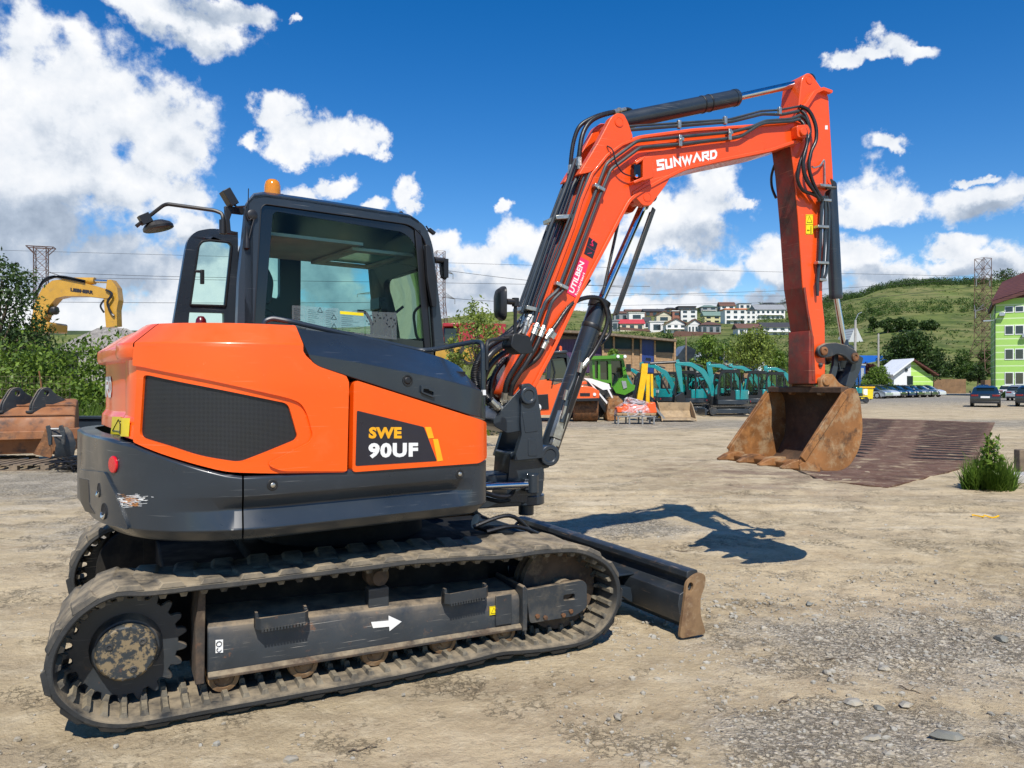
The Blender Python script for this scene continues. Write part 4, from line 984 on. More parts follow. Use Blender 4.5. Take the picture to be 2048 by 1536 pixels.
# instruction stickers on the near window (seen mirrored from outside)
ya = YN+.0105
lab = [((585, 609), (603, 639)), ((612, 615), (646, 668)), ((649, 615), (676, 668)), ((679, 619), (727, 668)), ((732, 621), (792, 668))]
def sticker(x0, y0, x1, y1, mt='stk'):
    m = MB(); m.plate(U.px([(x0, y1+(x0-640)*.10), (x1, y1+(x1-640)*.10), (x1, y0+(x1-640)*.04), (x0, y0+(x0-640)*.04)], ya), ya, ya-.001); return m
stk = bpy.data.materials.new('film_sticker'); stk.use_nodes = True; _n, _l = stk.node_tree.nodes, stk.node_tree.links
_m = _n.new('ShaderNodeMixShader'); _t = _n.new('ShaderNodeBsdfTransparent'); _n['Principled BSDF'].inputs['Base Color'].default_value = (.5, .55, .56, 1); _m.inputs[0].default_value = .10
_l.new(_t.outputs[0], _m.inputs[1]); _l.new(_n['Principled BSDF'].outputs[0], _m.inputs[2]); _l.new(_m.outputs[0], _n['Material Output'].inputs[0]); M['stk'] = stk
for (x0, y0, x1, y1) in ((584, 613, 611, 660), (612, 614, 647, 664), (648, 615, 677, 668), (678, 619, 729, 670)): part(sticker(x0, y0, x1, y1), 'instruction_sticker', 'stk', U, parent=cab, sm=0)
part(sticker(731, 619, 793, 664), 'instruction_sticker', 'stk', U, parent=cab, sm=0)
m = MB(); ym_ = ya-.002
def ln(x0, y0, x1, y1, r=.0012): a, b = U.un(x0, y0, ym_), U.un(x1, y1, ym_); m.tube([(a[0], ym_, a[1]), (b[0], ym_, b[1])], r, 4)
rnj = random.Random(9)
for (x0, y0, x1, y1) in ((586, 614, 610, 655), (614, 616, 645, 655), (650, 618, 675, 664), (681, 628, 727, 668)):
    y = y0+3
    while y < y1:
        ln(x0+2, y, x0+2+(x1-x0-4)*rnj.uniform(.4, .95), y+1.5, .0008); y += 4
for (x, y) in ((640, 620), (668, 634), (668, 652)):
    ln(x-5, y+4, x+5, y+5, .0015); ln(x+5, y+5, x, y-5, .0015); ln(x, y-5, x-5, y+4, .0015)
for c in ((742, 640), (764, 628), (782, 645)):
    for k in range(7): a = k*.9; ln(c[0]+8*math.cos(a), c[1]+8*math.sin(a), c[0]+9.5*math.cos(a+.35), c[1]+9.5*math.sin(a+.35), .003)
part(m, 'sticker_print', 'blackg', U, parent=cab, sm=0)
m = MB(); m.plate(U.px([(680, 622), (727, 626), (727, 632), (680, 628)], ya-.002), ya-.002, ya-.003); part(m, 'sticker_header', 'yellow', U, parent=cab, sm=0)
# beacon, pegs, rear work lamp, aerial, mirrors on the cab
q = U.un(545, 391, .22); bz = crown(.25)[8].z
c = Vector((U.un(545, 391, .22)[0], .22, q[1]-.005))
m = MB(); m.lathe(c+Vector((0, 0, -.03)), (0, 0, 1), [(0, .055), (.035, .055), (.037, .050)], 24); bc = part(m, 'beacon', 'black', U, parent=cab)
m = MB(); m.lathe(c+Vector((0, 0, .005)), (0, 0, 1), [(0, .050), (.01, .051), (.06, .049), (.085, .042), (.098, .028), (.103, .001)], 24); part(m, 'beacon_lens', 'amber', U, parent=cab)
m = MB()
for (x, y, yy) in ((564, 396, .2), (802, 430, .12)):
    q = U.un(x, y, yy); m.lathe((q[0], yy, q[1]-.02), (0, 0, 1), [(0, .016), (.035, .016), (.045, .008)], 12)
part(m, 'roof_peg', 'black', U, parent=cab)
yl = .0
def U3(x, y, yy): q = U.un(x, y, yy); return Vector((q[0], yy, q[1]))
m = MB(); a, b = U3(450, 384, .1), U3(466, 408, .1); m.obox((a+b)/2, (.05, .085, .10), Matrix.Rotation(R(-32), 3, 'Y')); m.tube([b, U3(474, 414, .06), U3(500, 412, .0)], .007, 6)
part(m, 'work_lamp', 'black', U, parent=cab, bevel=.006)
m = MB(); m.plate(U.px([(448, 413), (486, 416), (486, 430), (462, 427), (458, 440), (460, 462), (472, 466), (472, 470), (452, 468), (450, 440)], .12), .10, .13); part(m, 'mirror_bracket', 'black', U, parent=cab, bevel=.003)
m = MB(); m.tube(fillet([U3(446, 466, .15), U3(446, 436, .15), U3(444, 427, .16), U3(430, 421, .18), U3(335, 408, .32), U3(326, 411, .34), U3(272, 453, .40)], .05, 4), .0115, 8); m.cyl(U3(446, 468, .15), U3(446, 440, .15), .022)
m.obox(U3(290, 438, .38), (.06, .06, .055), Matrix.Rotation(R(-30), 3, 'Y')); ma = part(m, 'mirror_arm', 'black', U, parent=cab)
m = MB(); c = U3(316, 454, .42); rt = Matrix.Rotation(R(-14), 3, 'Y')
rings = []
for dz, k in ((-.018, .92), (-.014, 1.0), (.0, 1.0), (.018, .85), (.036, .45)): rings.append([c+rt @ Vector((.085*k*math.cos(t*math.pi/12), .13*k*math.sin(t*math.pi/12), dz)) for t in range(24)])
m.loft(rings, closed=True, cap=True); part(m, 'wing_mirror', 'black', U, parent=cab)
m = MB(); a = U3(497, 377, -.06); m.tube([a, U3(496, 430, -.06)], .0028, 6); m.lathe(U3(494, 500, -.06), (0, 0, 1), [(0, .002), (.01, .018), (.05, .016), (.10, .005), (.14, .003)], 12)
m.tube(smooth_path([U3(500, 412, -.02), U3(490, 416, -.06), U3(498, 440, -.065), U3(510, 428, -.065), U3(503, 456, -.065), U3(497, 480, -.065)], 6), .004, 6); part(m, 'aerial', 'black', U, parent=cab)
m = MB(); m.lathe(U3(504, 430, -.055), (0, -1, 0), [(0, .030), (.01, .030), (.014, .024)], 18); part(m, 'cable_gland', 'black', U, parent=cab)
m = MB(); m.plate(rnd(U.px([(850, 488), (860, 492), (872, 560), (872, 612), (864, 616), (854, 560)], -.09), .02, 3), -.10, -.07); part(m, 'mirror_stay', 'black', U, parent=cab, bevel=.004)
m = MB(); c = U3(888, 540, .0); m.obox(U3(889, 537, -.02), (.035, .05, .13)); m.cyl(U3(868, 520, -.03), U3(888, 522, -.02), .022); m.tube(fillet([U3(880, 528, -.02), U3(882, 552, -.02), U3(891, 560, -.02), U3(895, 540, -.02)], .03, 3), .008, 6); part(m, 'front_mirror', 'black', U, parent=cab, bevel=.006)
m = MB(); m.obox(U3(863, 463, 0.0), (.05, .03, .02), Matrix.Rotation(R(30), 3, 'Y')); m.tube([U3(852, 452, 0), U3(856, 458, 0), U3(862, 462, 0)], .006, 6); part(m, 'front_lamp', 'black', U, parent=cab)
# window gasket line
m = MB(); loop = [(p[0], YN-.002, p[1]) for p in nwin]; m.tube(loop+[loop[0]], .0028, 5); part(m, 'window_gasket', 'black', U, parent=cab)
# ================================================================= boom, arm, bucket (frame B: u along the boom, y across)
YB = -.15
def BP(lst, y=YB): return B.px(lst, y)
def B3(x, y_, yy): q = B.un(x, y_, yy); return Vector((q[0], yy, q[1]))
# swing post
post = rnd(BP([(1040, 769), (1056, 766), (1070, 778), (1081, 846), (1083, 918), (1092, 941), (1090, 984), (1078, 1006), (1020, 1004), (1030, 985), (1024, 921), (1026, 880), (1010, 860), (981, 850), (981, 837), (1005, 812)], -.17), .015, 3)
post2 = rnd(BP([(1040, 769), (1056, 766), (1070, 778), (1081, 846), (1083, 915), (1024, 921), (1040, 870), (1038, 846)], -.17), .015, 3)
m = MB(); m.plate(post2, -.20, -.15); m.plate(post2, .15, .20)
dk = rnd(BP([(1038, 776), (1048, 790), (1048, 860), (1010, 866), (985, 852), (983, 838)], -.14), .02, 3); m.plate(dk, -.17, .17)
m.plate(rnd(BP([(1024, 905), (1084, 905), (1092, 941), (1090, 984), (1076, 1007), (1016, 1006)], -.17), .02, 3), -.14, .14)
c = B3(1055, 960, 0)
swp = part(m, 'swing_post', 'grey', B, bevel=.014)
m = MB()
for z0, z1 in ((.86, .93), (.70, .77)): m.cyl((c.x-.02, -.02, z0), (c.x-.02, -.02, z1), .13, None, 28); m.box(c.x-.55, c.x-.02, -.12, .12, z0, z1)
m.cyl((c.x-.02, -.02, .62), (c.x-.02, -.02, 1.0), .055)
part(m, 'swing_bracket', 'grey', B, parent=swp, bevel=.008)
m = MB()
for (x, y, r) in ((1055, 791, .062),):
    q = B.un(x, y, -.20); m.lathe((q[0], -.20, q[1]), (0, -1, 0), [(0, r), (.02, r), (.028, r*.9), (.028, r*.62), (.022, r*.6), (.022, .001)], 28)
part(m, 'pin_cap', 'grey', B, parent=swp, bevel=.003)
q = B.un(1094, 910, -.12); m = MB(); m.lathe((q[0], -.14, q[1]), (0, -1, 0), [(0, .075), (.03, .075), (.036, .068), (.036, .045), (.030, .043), (.030, .001)], 28); m.cyl((q[0], -.14, q[1]), (q[0], .14, q[1]), .072)
m.plate(BP([(1078, 895), (1096, 893), (1108, 915), (1098, 935), (1078, 940)], -.13), -.13, .13)
part(m, 'pivot_boss', 'grey', B, parent=swp, bevel=.003)
for pl in ([(1044, 825), (1070, 822), (1076, 862), (1050, 866)], [(1056, 877), (1073, 877), (1074, 912), (1056, 912)]):
    m = MB(); m.plate(rnd(BP(pl, -.20), .012, 3), -.200, -.2035); part(m, 'casting_pad', 'grey', B, parent=swp, bevel=.002)
m = MB(); a, b = B3(968, 973, -.30), B3(1052, 969, -.20); m.cyl(a, b, .027); sc_ = part(m, 'swing_cylinder_rod', 'chrome', B)
m = MB(); m.obox(b+Vector((.03, .02, 0)), (.09, .07, .08)); m.cyl(b+Vector((.05, .0, -.06)), b+Vector((.05, 0, .07)), .04); part(m, 'rod_eye', 'grey', B, parent=sc_, bevel=.006)
m = MB(); m.tube(smooth_path([B3(968, 985, -.3), B3(1000, 993, -.25), B3(1020, 990, -.2), B3(1030, 975, -.1)]), .016, 8); m.tube(smooth_path([B3(965, 995, -.25), B3(1000, 1003, -.2), B3(1025, 998, -.1)]), .013, 8); part(m, 'swing_hose', 'hose', B)

# boom
bm_poly = BP([(1004, 792), (1012, 765), (1040, 690), (1081, 622), (1100, 567), (1143, 453), (1160, 395), (1180, 345), (1210, 308), (1240, 285), (1279, 270), (1385, 256), (1516, 247), (1560, 242), (1600, 243), (1614, 258), (1614, 278), (1590, 290), (1540, 305), (1437, 326), (1371, 341), (1337, 358), (1300, 372), (1275, 390), (1255, 408), (1205, 500), (1153, 600), (1105, 705), (1060, 792), (1030, 812)])
boomp = rnd(bm_poly, .04, 3)
m = MB(); m.plate(boomp, -.15, .15); boom = part(m, 'boom', 'boomred', B, bevel=.012)
# proud strips: flange lips along upper and lower edge of the near plate
def strip(pts, w, y0, y1):
    P_ = [Vector(p) for p in pts]; m = MB(); a, b = [], []
    for i, p in enumerate(P_):
        t = (P_[min(len(P_)-1, i+1)]-P_[max(0, i-1)]).normalized(); n = Vector((-t.y, t.x)); a.append(p+n*w/2); b.append(p-n*w/2)
    m.plate([tuple(p) for p in a+b[::-1]], y0, y1); return m
for sg in (-1, 1):
    m = strip(dens2(rnd(BP([(1060, 785), (1105, 700), (1153, 597), (1205, 500), (1258, 400), (1280, 384), (1337, 353), (1371, 337), (1437, 322), (1540, 301), (1606, 278)]), .05, 3), .1, False), .026, sg*.149, sg*.168); part(m, 'lower_flange', 'boomred', B, parent=boom, bevel=.004)
    m = strip(dens2(BP([(1086, 622), (1103, 570), (1146, 453), (1163, 398), (1184, 348), (1213, 312), (1243, 290), (1281, 275), (1385, 261), (1516, 252)]), .1, False), .022, sg*.149, sg*.164); part(m, 'upper_flange', 'boomred', B, parent=boom, bevel=.004)
    # welded reinforcement plate carrying the lettering
    m = MB(); m.plate(rnd(BP([(1268, 372), (1262, 345), (1270, 318), (1300, 306), (1400, 288), (1480, 274), (1530, 284), (1530, 300), (1437, 322), (1371, 337), (1330, 352), (1300, 365)]), .03, 3), sg*.149, sg*.156); part(m, 'web_plate', 'boomred', B, parent=boom, bevel=.003)
    # cylinder lugs
    m = MB(); m.plate(rnd(BP([(1156, 350), (1196, 284), (1222, 234), (1234, 226), (1247, 228), (1256, 245), (1266, 275), (1240, 300), (1180, 345)]), .02, 4), sg*.085, sg*.155); part(m, 'cylinder_lug', 'boomred', B, parent=boom, bevel=.006)
    m = MB(); m.plate(rnd(BP([(1262, 385), (1300, 360), (1345, 347), (1330, 372), (1311, 397), (1300, 412), (1285, 412), (1276, 402)]), .02, 4), sg*.09, sg*.158); part(m, 'cylinder_lug', 'boomred', B, parent=boom, bevel=.006)
m = MB()
for (x, y, r) in ((1238, 244, .036), (1294, 394, .036)):
    m = MB(); q = B.un(x, y, -.155); m.lathe((q[0], -.155, q[1]), (0, -1, 0), [(0, r), (.006, r), (.006, r*.86), (.003, r*.84), (.005, r*.8), (.005, .001)], 24)
    m.cyl((q[0], -.15, q[1]), (q[0], .16, q[1]), r*.9); part(m, 'lug_pin', 'boomred', B, parent=boom)
m = MB(); m.plate(rnd(BP([(1590, 252), (1612, 250), (1618, 264), (1610, 277), (1592, 276)], -.20), .02, 4), -.22, -.15); m.lathe(tuple(B3(1605, 264, -.22)), (0, -1, 0), [(0, .035), (.015, .035), (.02, .028), (.02, .001)], 20); part(m, 'tip_pin_boss', 'boomred', B, parent=boom, bevel=.006)
# work-lamp housing
m = MB(); m.plate(rnd(BP([(1283, 315), (1302, 314), (1304, 357), (1282, 364)], -.20), .01, 2), -.225, -.155); m.plate(BP([(1266, 326), (1286, 314), (1286, 320), (1268, 332)], -.19), -.225, -.155); m.plate(BP([(1262, 364), (1284, 355), (1284, 362), (1264, 370)], -.19), -.225, -.155)
bxh = part(m, 'lamp_housing', 'boomred', B, parent=boom, bevel=.006)
m = MB(); m.obox(B3(1272, 343, -.19), (.06, .05, .10)); part(m, 'boom_lamp', 'blackg', B, parent=boom, bevel=.008)
m = MB(); a = B3(1273, 352, -.222); m.lathe(a, (-.3, -1, 0), [(0, .014), (.008, .010)], 12); part(m, 'lamp_glass', 'mirror', B, parent=boom)
# lettering on the boom and the hire company's stickers
ys = -.157
_q = [Vector(p) for p in BP([(1316, 342), (1433, 317), (1433, 299), (1313, 320)], ys)]
def _f(p):
    r = (_q[0]*(1-p.x)+_q[1]*p.x)*(1-p.y)+(_q[3]*(1-p.x)+_q[2]*p.x)*p.y; return (r.x, ys-.0015, r.y)
block_word('SUNWARD', _f, th=.25).build('lettering', 'white', boom, B, sm=0, fix=False)
m = MB(); m.plate(BP([(1134, 585), (1158, 595), (1176, 519), (1154, 516)][::1], -.151), -.151, -.1535); pk = None
tx = [(1133, 585), (1155, 597), (1178, 523), (1160, 513)]
m = MB(); m.plate(BP(tx, -.151), -.151, -.1535); pk = part(m, 'hire_sticker', 'pink', B, parent=boom, sm=0)
def quadmap(px4, y):
    q = [Vector(p) for p in BP(px4, y)]
    return lambda p: ((lambda r: (r.x, y, r.y))((q[0]*(1-p.x)+q[1]*p.x)*(1-p.y)+(q[3]*(1-p.x)+q[2]*p.x)*p.y))
ONE = [(0, 0), (1, 0), (1, 1), (0, 1)]
word('UTILBEN', ONE, quadmap([(1147, 588), (1169, 526), (1160, 521), (1138, 582)], -.1545), bold=.03).build('lettering', 'white', boom, B, sm=0)
word('\u00cenchirieri', ONE, quadmap([(1154, 593), (1170, 547), (1165, 544), (1149, 590)], -.1545), bold=.02).build('lettering', 'white', boom, B, sm=0)
for q4 in ([(1168, 507), (1185, 517), (1195, 487), (1178, 474)], ):
    m = MB(); m.plate(BP(q4, -.151), -.151, -.1535); part(m, 'black_sticker', 'decal', B, parent=boom, sm=0)
m = MB(); m.tube([B3(1175, 493, -.1545), B3(1190, 503, -.1545)], .0015, 4); m.tube(smooth_path([B3(1180, 489, -.1545), B3(1186, 492, -.1545), B3(1184, 484, -.1545), B3(1188, 480, -.1545)], 4), .005, 4); m.tube([B3(1175, 507, -.1545), B3(1184, 506, -.1545)], .002, 4); part(m, 'emblem', 'pink', B, parent=boom, sm=0)

# arm
ya = -.12
armp = rnd(BP([(1603, 160), (1608, 150), (1617, 145), (1625, 150), (1643, 176), (1657, 190), (1660, 240), (1667, 362), (1663, 376), (1650, 384), (1646, 420), (1645, 602), (1650, 645), (1651, 750), (1636, 768), (1622, 768), (1622, 677), (1606, 575), (1597, 440), (1588, 340), (1580, 280), (1590, 240), (1597, 215)], ya), .03, 3)
m = MB(); m.plate(armp, -.12, .10); arm = part(m, 'arm', 'boomred', B, bevel=.010)
# open fork at the top for the cylinder
inn = BP([(1580, 280), (1588, 340), (1597, 440), (1606, 575), (1622, 677), (1622, 760)], ya)
m = MB(); 
for i in range(len(inn)-1):
    a, b = Vector(inn[i]), Vector(inn[i+1]); m.add([(a.x-.004, -.112, a.y), (b.x-.004, -.112, b.y), (b.x-.004, .094, b.y), (a.x-.004, .094, a.y)], [(0, 1, 2, 3)])
part(m, 'arm_inner_face', 'arminner', B, parent=arm, fix=False, sm=0)  # thin sheet over the inner face, its shade painted in
m = strip(dens2(BP([(1607, 575), (1613, 620), (1623, 677), (1624, 760)], ya), .1, False), .02, -.12, -.135); part(m, 'wear_strip', 'arminner', B, parent=arm, bevel=.003)
m = MB(); inn2 = BP([(1622, 680), (1622, 768), (1640, 772)], ya)
m.plate(rnd(BP([(1617, 660), (1626, 672), (1630, 768), (1616, 768)], ya), .01, 2), -.13, .11); part(m, 'arm_foot', 'arminner', B, parent=arm, bevel=.006)
m = MB(); m.plate(rnd(BP([(1601, 214), (1608, 205), (1622, 184), (1640, 177), (1659, 184), (1657, 190), (1640, 184), (1627, 190), (1614, 210), (1606, 222)], ya), .01, 3), -.16, -.12); part(m, 'stiffener_rib', 'boomred', B, parent=arm, bevel=.005)
m = MB()
for (x, y, r) in ((1618, 160, .034), (1660, 362, .03)):
    m = MB(); q = B.un(x, y, -.12); m.lathe((q[0], -.12, q[1]), (0, -1, 0), [(0, r), (.005, r), (.005, r*.86), (.002, r*.84), (.004, r*.8), (.004, .001)], 24); part(m, 'arm_pin', 'boomred', B, parent=arm)
m = MB(); m.plate(BP([(1650, 251), (1655, 251), (1655, 259), (1650, 259)], ya), -.12, -.122); part(m, 'small_label', 'white', B, parent=arm, sm=0)
warn_label([(1611, 469), (1626, 469), (1626, 429), (1611, 429)], -.1205, B, parent=arm, split='v')
m = MB(); q = B3(1640, 730, -.12); m.lathe(q, (0, -1, 0), [(0, .02), (.012, .02), (.014, .012), (.02, .004)], 14); part(m, 'grease_nipple', 'greyrough', B, parent=arm)

# cylinders
def cyl_part(name, p0, p1, p2, rb, rr, mat_='grey', collar=.04):
    """barrel p0-p1, rod p1-p2"""
    d = (p1-p0).normalized(); L_ = (p1-p0).length; m = MB()
    m.lathe(p0, d, [(-.02, rb*.7), (0, rb*.96), (.02, rb), (L_-collar, rb), (L_-collar, rb*1.05), (L_-.01, rb*1.05), (L_, rb*.95), (L_, rb*.5)], 28)
    c_ = part(m, name, mat_, B, sm=40)
    m = MB(); m.cyl(p1-d*.02, p2, rr, None, 20); part(m, 'piston_rod', 'chrome', B, parent=c_)
    m = MB(); m.cyl(p2+Vector((0, -.06, 0)), p2+Vector((0, .06, 0)), rr*1.7, None, 20); m.cyl(p2-d*.09, p2, rr*1.15, rr*1.5, 16); part(m, 'rod_end', mat_, B, parent=c_)
    return c_
ac = cyl_part('arm_cylinder', B3(1238, 243, 0), B3(1474, 195, 0), B3(1612, 164, -.01), .066, .030)
m = MB(); 
for k in (.60, .66): 
    p = B3(1238, 243, 0).lerp(B3(1474, 195, 0), k+.08); d = (B3(1474, 195, 0)-B3(1238, 243, 0)).normalized(); m.lathe(p, d, [(0, .069), (.004, .070), (.010, .070), (.014, .069)], 24)
part(m, 'cylinder_band', 'black', B, parent=ac)
lc = cyl_part('boom_cylinder', B3(1096, 903, 0), B3(1200, 604, 0), B3(1294, 394, 0), .072, .031)
d = (B3(1200, 604, 0)-B3(1096, 903, 0)).normalized(); p = B3(1200, 604, 0)
m = MB(); m.lathe(p-d*.22, d, [(0, .074), (.005, .076), (.03, .076), (.035, .074)], 28); m.lathe(p-d*.05, d, [(0, .080), (.06, .082), (.07, .06)], 28); part(m, 'cylinder_gland', 'black', B, parent=lc)
# rod guard beside the lift cylinder rod
m = MB(); a, b = B3(1297, 415, -.06), B3(1222, 625, -.06); dd = (a-b).normalized(); sx = Vector((dd.z, 0, -dd.x))
m.loft([[a+sx*w_+Vector((0, y_, 0)) for w_, y_ in ((.012, -.045), (.050, -.03), (.054, .06), (.048, .06), (.044, -.02), (.01, -.035))], [b+sx*w_+Vector((0, y_, 0)) for w_, y_ in ((.012, -.045), (.050, -.03), (.054, .06), (.048, .06), (.044, -.02), (.01, -.035))]], closed=True, cap=True)
m.tube([B3(1240, 430, -.02), B3(1205, 590, -.05)], .012, 8)
part(m, 'rod_guard', 'greyrough', B, parent=lc, bevel=.002)
# valve block and side pipe on the lift cylinder
m = MB(); c = B3(1119, 850, -.11); rt = Matrix.Rotation(R(20), 3, 'Y'); m.obox(c, (.07, .06, .20), rt); m.obox(B3(1110, 885, -.11), (.06, .05, .05), rt)
vb = part(m, 'valve_block', 'zinc', B, parent=lc, bevel=.004)
m = MB(); m.tube(smooth_path([B3(1127, 820, -.12), B3(1135, 790, -.12), B3(1150, 750, -.1), B3(1160, 700, -.1)]), .012, 8); m.cyl(B3(1123, 845, -.14), B3(1133, 800, -.13), .018, None, 12)
m.tube([B3(1100, 700, .02), B3(1150, 600, .02), B3(1180, 560, .02)], .010, 8); part(m, 'cylinder_pipe', 'tube', B, parent=lc)
m = MB()
for a, b, r in (((1123, 838), (1130, 812), .016), ((1128, 800), (1133, 780), .014), ((1108, 890), (1104, 905), .02), ((1158, 745), (1163, 725), .018)): m.cyl(B3(*a, -.14), B3(*b, -.14), r, None, 6)
part(m, 'pipe_union', 'zinc', B, parent=lc)

# bucket cylinder and linkage
bc_ = cyl_part('bucket_cylinder', B3(1660, 368, 0), B3(1672, 598, 0), B3(1690, 700, 0), .055, .026)
m = MB(); m.cyl(B3(1652, 376, -.14), B3(1671, 376, -.14), .012); m.cyl(B3(1660, 365, -.12), B3(1660, 365, .12), .03); part(m, 'cylinder_pin', 'greyrough', B, parent=bc_)
m = MB()
lk = rnd(BP([(1633, 703), (1636, 693), (1650, 686), (1670, 685), (1690, 690), (1708, 700), (1718, 713), (1716, 724), (1706, 729), (1697, 722), (1686, 712), (1672, 708), (1660, 714), (1645, 716), (1636, 712)], -.15), .02, 4)
m.plate(lk, -.165, -.13); m.plate([(x, y) for x, y in lk], .13, .165); link = part(m, 'rocker_link', 'greyrough', B, bevel=.007)
m = MB()
for (x, y) in ((1647, 702), (1709, 714)):
    m = MB(); q = B.un(x, y, -.165); m.lathe((q[0], -.16, q[1]), (0, -1, 0), [(0, .036), (.02, .036), (.024, .030), (.024, .018), (.016, .016), (.016, .001)], 20); m.cyl((q[0], -.16, q[1]), (q[0], .16, q[1]), .028); part(m, 'link_pin', 'rust', B, parent=link)
m = MB(); po = rnd(BP([(1700, 706), (1718, 716), (1710, 745), (1696, 775), (1682, 772), (1690, 745), (1697, 722)], -.06), .015, 3); m.plate(po, -.11, -.04); m.plate(po, .04, .11)
m.plate(BP([(1702, 735), (1707, 748), (1696, 774), (1684, 770)], -.06), -.04, .04); part(m, 'bucket_link', 'grey', B, bevel=.008)
m = MB(); po = rnd(BP([(1664, 706), (1672, 710), (1670, 740), (1664, 760), (1656, 752), (1662, 730)], -.06), .012, 3); m.plate(po, -.09, -.06); m.plate(po, .06, .09); part(m, 'inner_link', 'grey', B, bevel=.005)

# bucket: side plates, curled shell, lip, teeth, ears
NB, FB = -.43, .43
side = BP([(1599, 926), (1603, 912), (1645, 846), (1690, 781), (1702, 776), (1714, 779), (1721, 799), (1726, 850), (1724, 880), (1715, 907), (1700, 932), (1681, 942), (1650, 942), (1623, 940)], NB)
side = rnd(side, [.004, .02, .05, .02, .02, .02, .05, .05, .05, .05, .05, .04, .02, .01], 4)
bm_ = MB(); bm_.plate(side, NB, NB+.022); bk = part(bm_, 'bucket', 'bucket', B, bevel=.004)
m = MB(); m.plate(side, FB-.022, FB); part(m, 'side_plate', 'bucket', B, parent=bk, bevel=.004)
# shell outline from the lip round the back to the top
shell = smooth_path([Vector((*BP([p], NB)[0], 0)) for p in ((1602, 936), (1623, 939), (1650, 941), (1681, 940), (1699, 931), (1713, 907), (1722, 880), (1724, 850), (1720, 800), (1713, 782))], 5)
m = MB(); r1 = [(p.x, NB+.01, p.y) for p in shell]; r2 = [(p.x, FB-.01, p.y) for p in shell]
c0 = sum(shell, Vector((0, 0, 0)))/len(shell)
r3 = [(p.x+(c0-p).normalized().x*.02, FB-.01, p.y+(c0-p).normalized().y*.02) for p in shell]; r4 = [(a, NB+.01, c) for a, b, c in r3]
m.loft([r1, r2]); part(m, 'bucket_shell', 'bucket', B, parent=bk, sm=50); m = MB(); m.loft([r4, r3]); part(m, 'bucket_inside', 'bucketin', B, parent=bk, sm=50)
tp = BP([(1690, 781), (1716, 781)], NB); m = MB(); m.plate([(tp[0][0]-.03, tp[0][1]+.025), (tp[0][0]-.03, tp[0][1]-.02), (tp[1][0]-.01, tp[1][1]-.02), (tp[1][0], tp[1][1]+.012), (tp[0][0], tp[0][1]+.03)], NB+.01, FB-.01); part(m, 'bucket_top', 'bucketin', B, parent=bk, bevel=.004)
# lip and side cutters
lp = BP([(1598, 928), (1612, 922), (1640, 936), (1640, 944), (1600, 941)], NB); m = MB(); m.plate(rnd(lp, .006, 2), NB-.006, FB+.006); part(m, 'cutting_edge', 'bucket', B, parent=bk, bevel=.005)
for sg, y0 in ((-1, NB-.016), (1, FB-.002)):
    m = strip(dens2(BP([(1604, 918), (1622, 890), (1650, 848), (1688, 788)], NB), .06, False), .06, y0, y0+.018); part(m, 'side_cutter', 'bucket', B, parent=bk, bevel=.004)
for k in range(4):
    yt = NB+.05+(FB-NB-.10)*k/3; q = B.un(1599, 928, NB); m = MB()
    t0 = Vector((q[0]+.03, yt, q[1]-.005)); tip = t0+Vector((-.17, 0, -.020))
    m.loft([[t0+Vector((.08, a, b)) for a, b in ((-.04, -.032), (.04, -.032), (.045, .034), (-.045, .034))], [t0+Vector((-.02, a, b)) for a, b in ((-.045, -.035), (.045, -.035), (.04, .036), (-.04, .036))],
            [t0+Vector((-.09, a, b)) for a, b in ((-.036, -.032), (.036, -.032), (.030, .018), (-.030, .018))], [tip+Vector((0, a, b)) for a, b in ((-.020, -.012), (.020, -.012), (.016, .004), (-.016, .004))]], closed=True, cap=True)
    th = part(m, 'bucket_tooth', 'bucket', B, parent=bk, bevel=.006)
ears = rnd(BP([(1634, 790), (1637, 760), (1645, 748), (1660, 748), (1672, 765), (1692, 778), (1702, 782), (1690, 788), (1645, 784), (1643, 791)], -.16), .015, 4)
m = MB(); m.plate(ears, -.19, -.155); ear = part(m, 'bucket_ear', 'bucket', B, parent=bk, bevel=.006); m = MB(); m.plate(ears, .135, .17); part(m, 'bucket_ear', 'bucket', B, parent=bk, bevel=.006)
m = MB(); q = B.un(1652, 762, -.19); m.lathe((q[0], -.185, q[1]), (0, -1, 0), [(0, .040), (.015, .040), (.02, .034), (.02, .001)], 20); m.cyl((q[0], -.18, q[1]), (q[0], .17, q[1]), .032); part(m, 'bucket_pin', 'bucket', B, parent=bk)

# ---- hydraulic pipes along the boom
def pipe(pts, y, r, name='hydraulic_pipe', mt='tube', par=None, fl=.03):
    P_ = [B3(p[0], p[1], p[2] if len(p) > 2 else y) for p in pts]; m = MB(); m.tube(fillet(P_, fl, 3), r, 8)
    return part(m, name, mt, B, parent=par or boom)
Yp = -.185
pipe([(1072, 655), (1091, 602), (1116, 580, Yp), (1192, 381), (1213, 327), (1274, 282), (1358, 274), (1464, 264), (1503, 254), (1530, 242), (1582, 238), (1601, 230)], Yp, .0125)
pipe([(1085, 660), (1104, 602), (1130, 576), (1202, 386), (1221, 339), (1280, 295), (1363, 288), (1480, 274), (1516, 251), (1530, 246), (1580, 243), (1600, 238)], Yp-.002, .0125)
pipe([(1062, 640), (1075, 596), (1143, 426), (1187, 296), (1244, 254), (1253, 253), (1458, 239), (1522, 222), (1559, 220), (1601, 212)], -.13, .009)
pipe([(1068, 645), (1082, 596), (1150, 428), (1195, 303), (1257, 260), (1464, 243), (1524, 228), (1564, 229), (1598, 222)], -.14, .013)
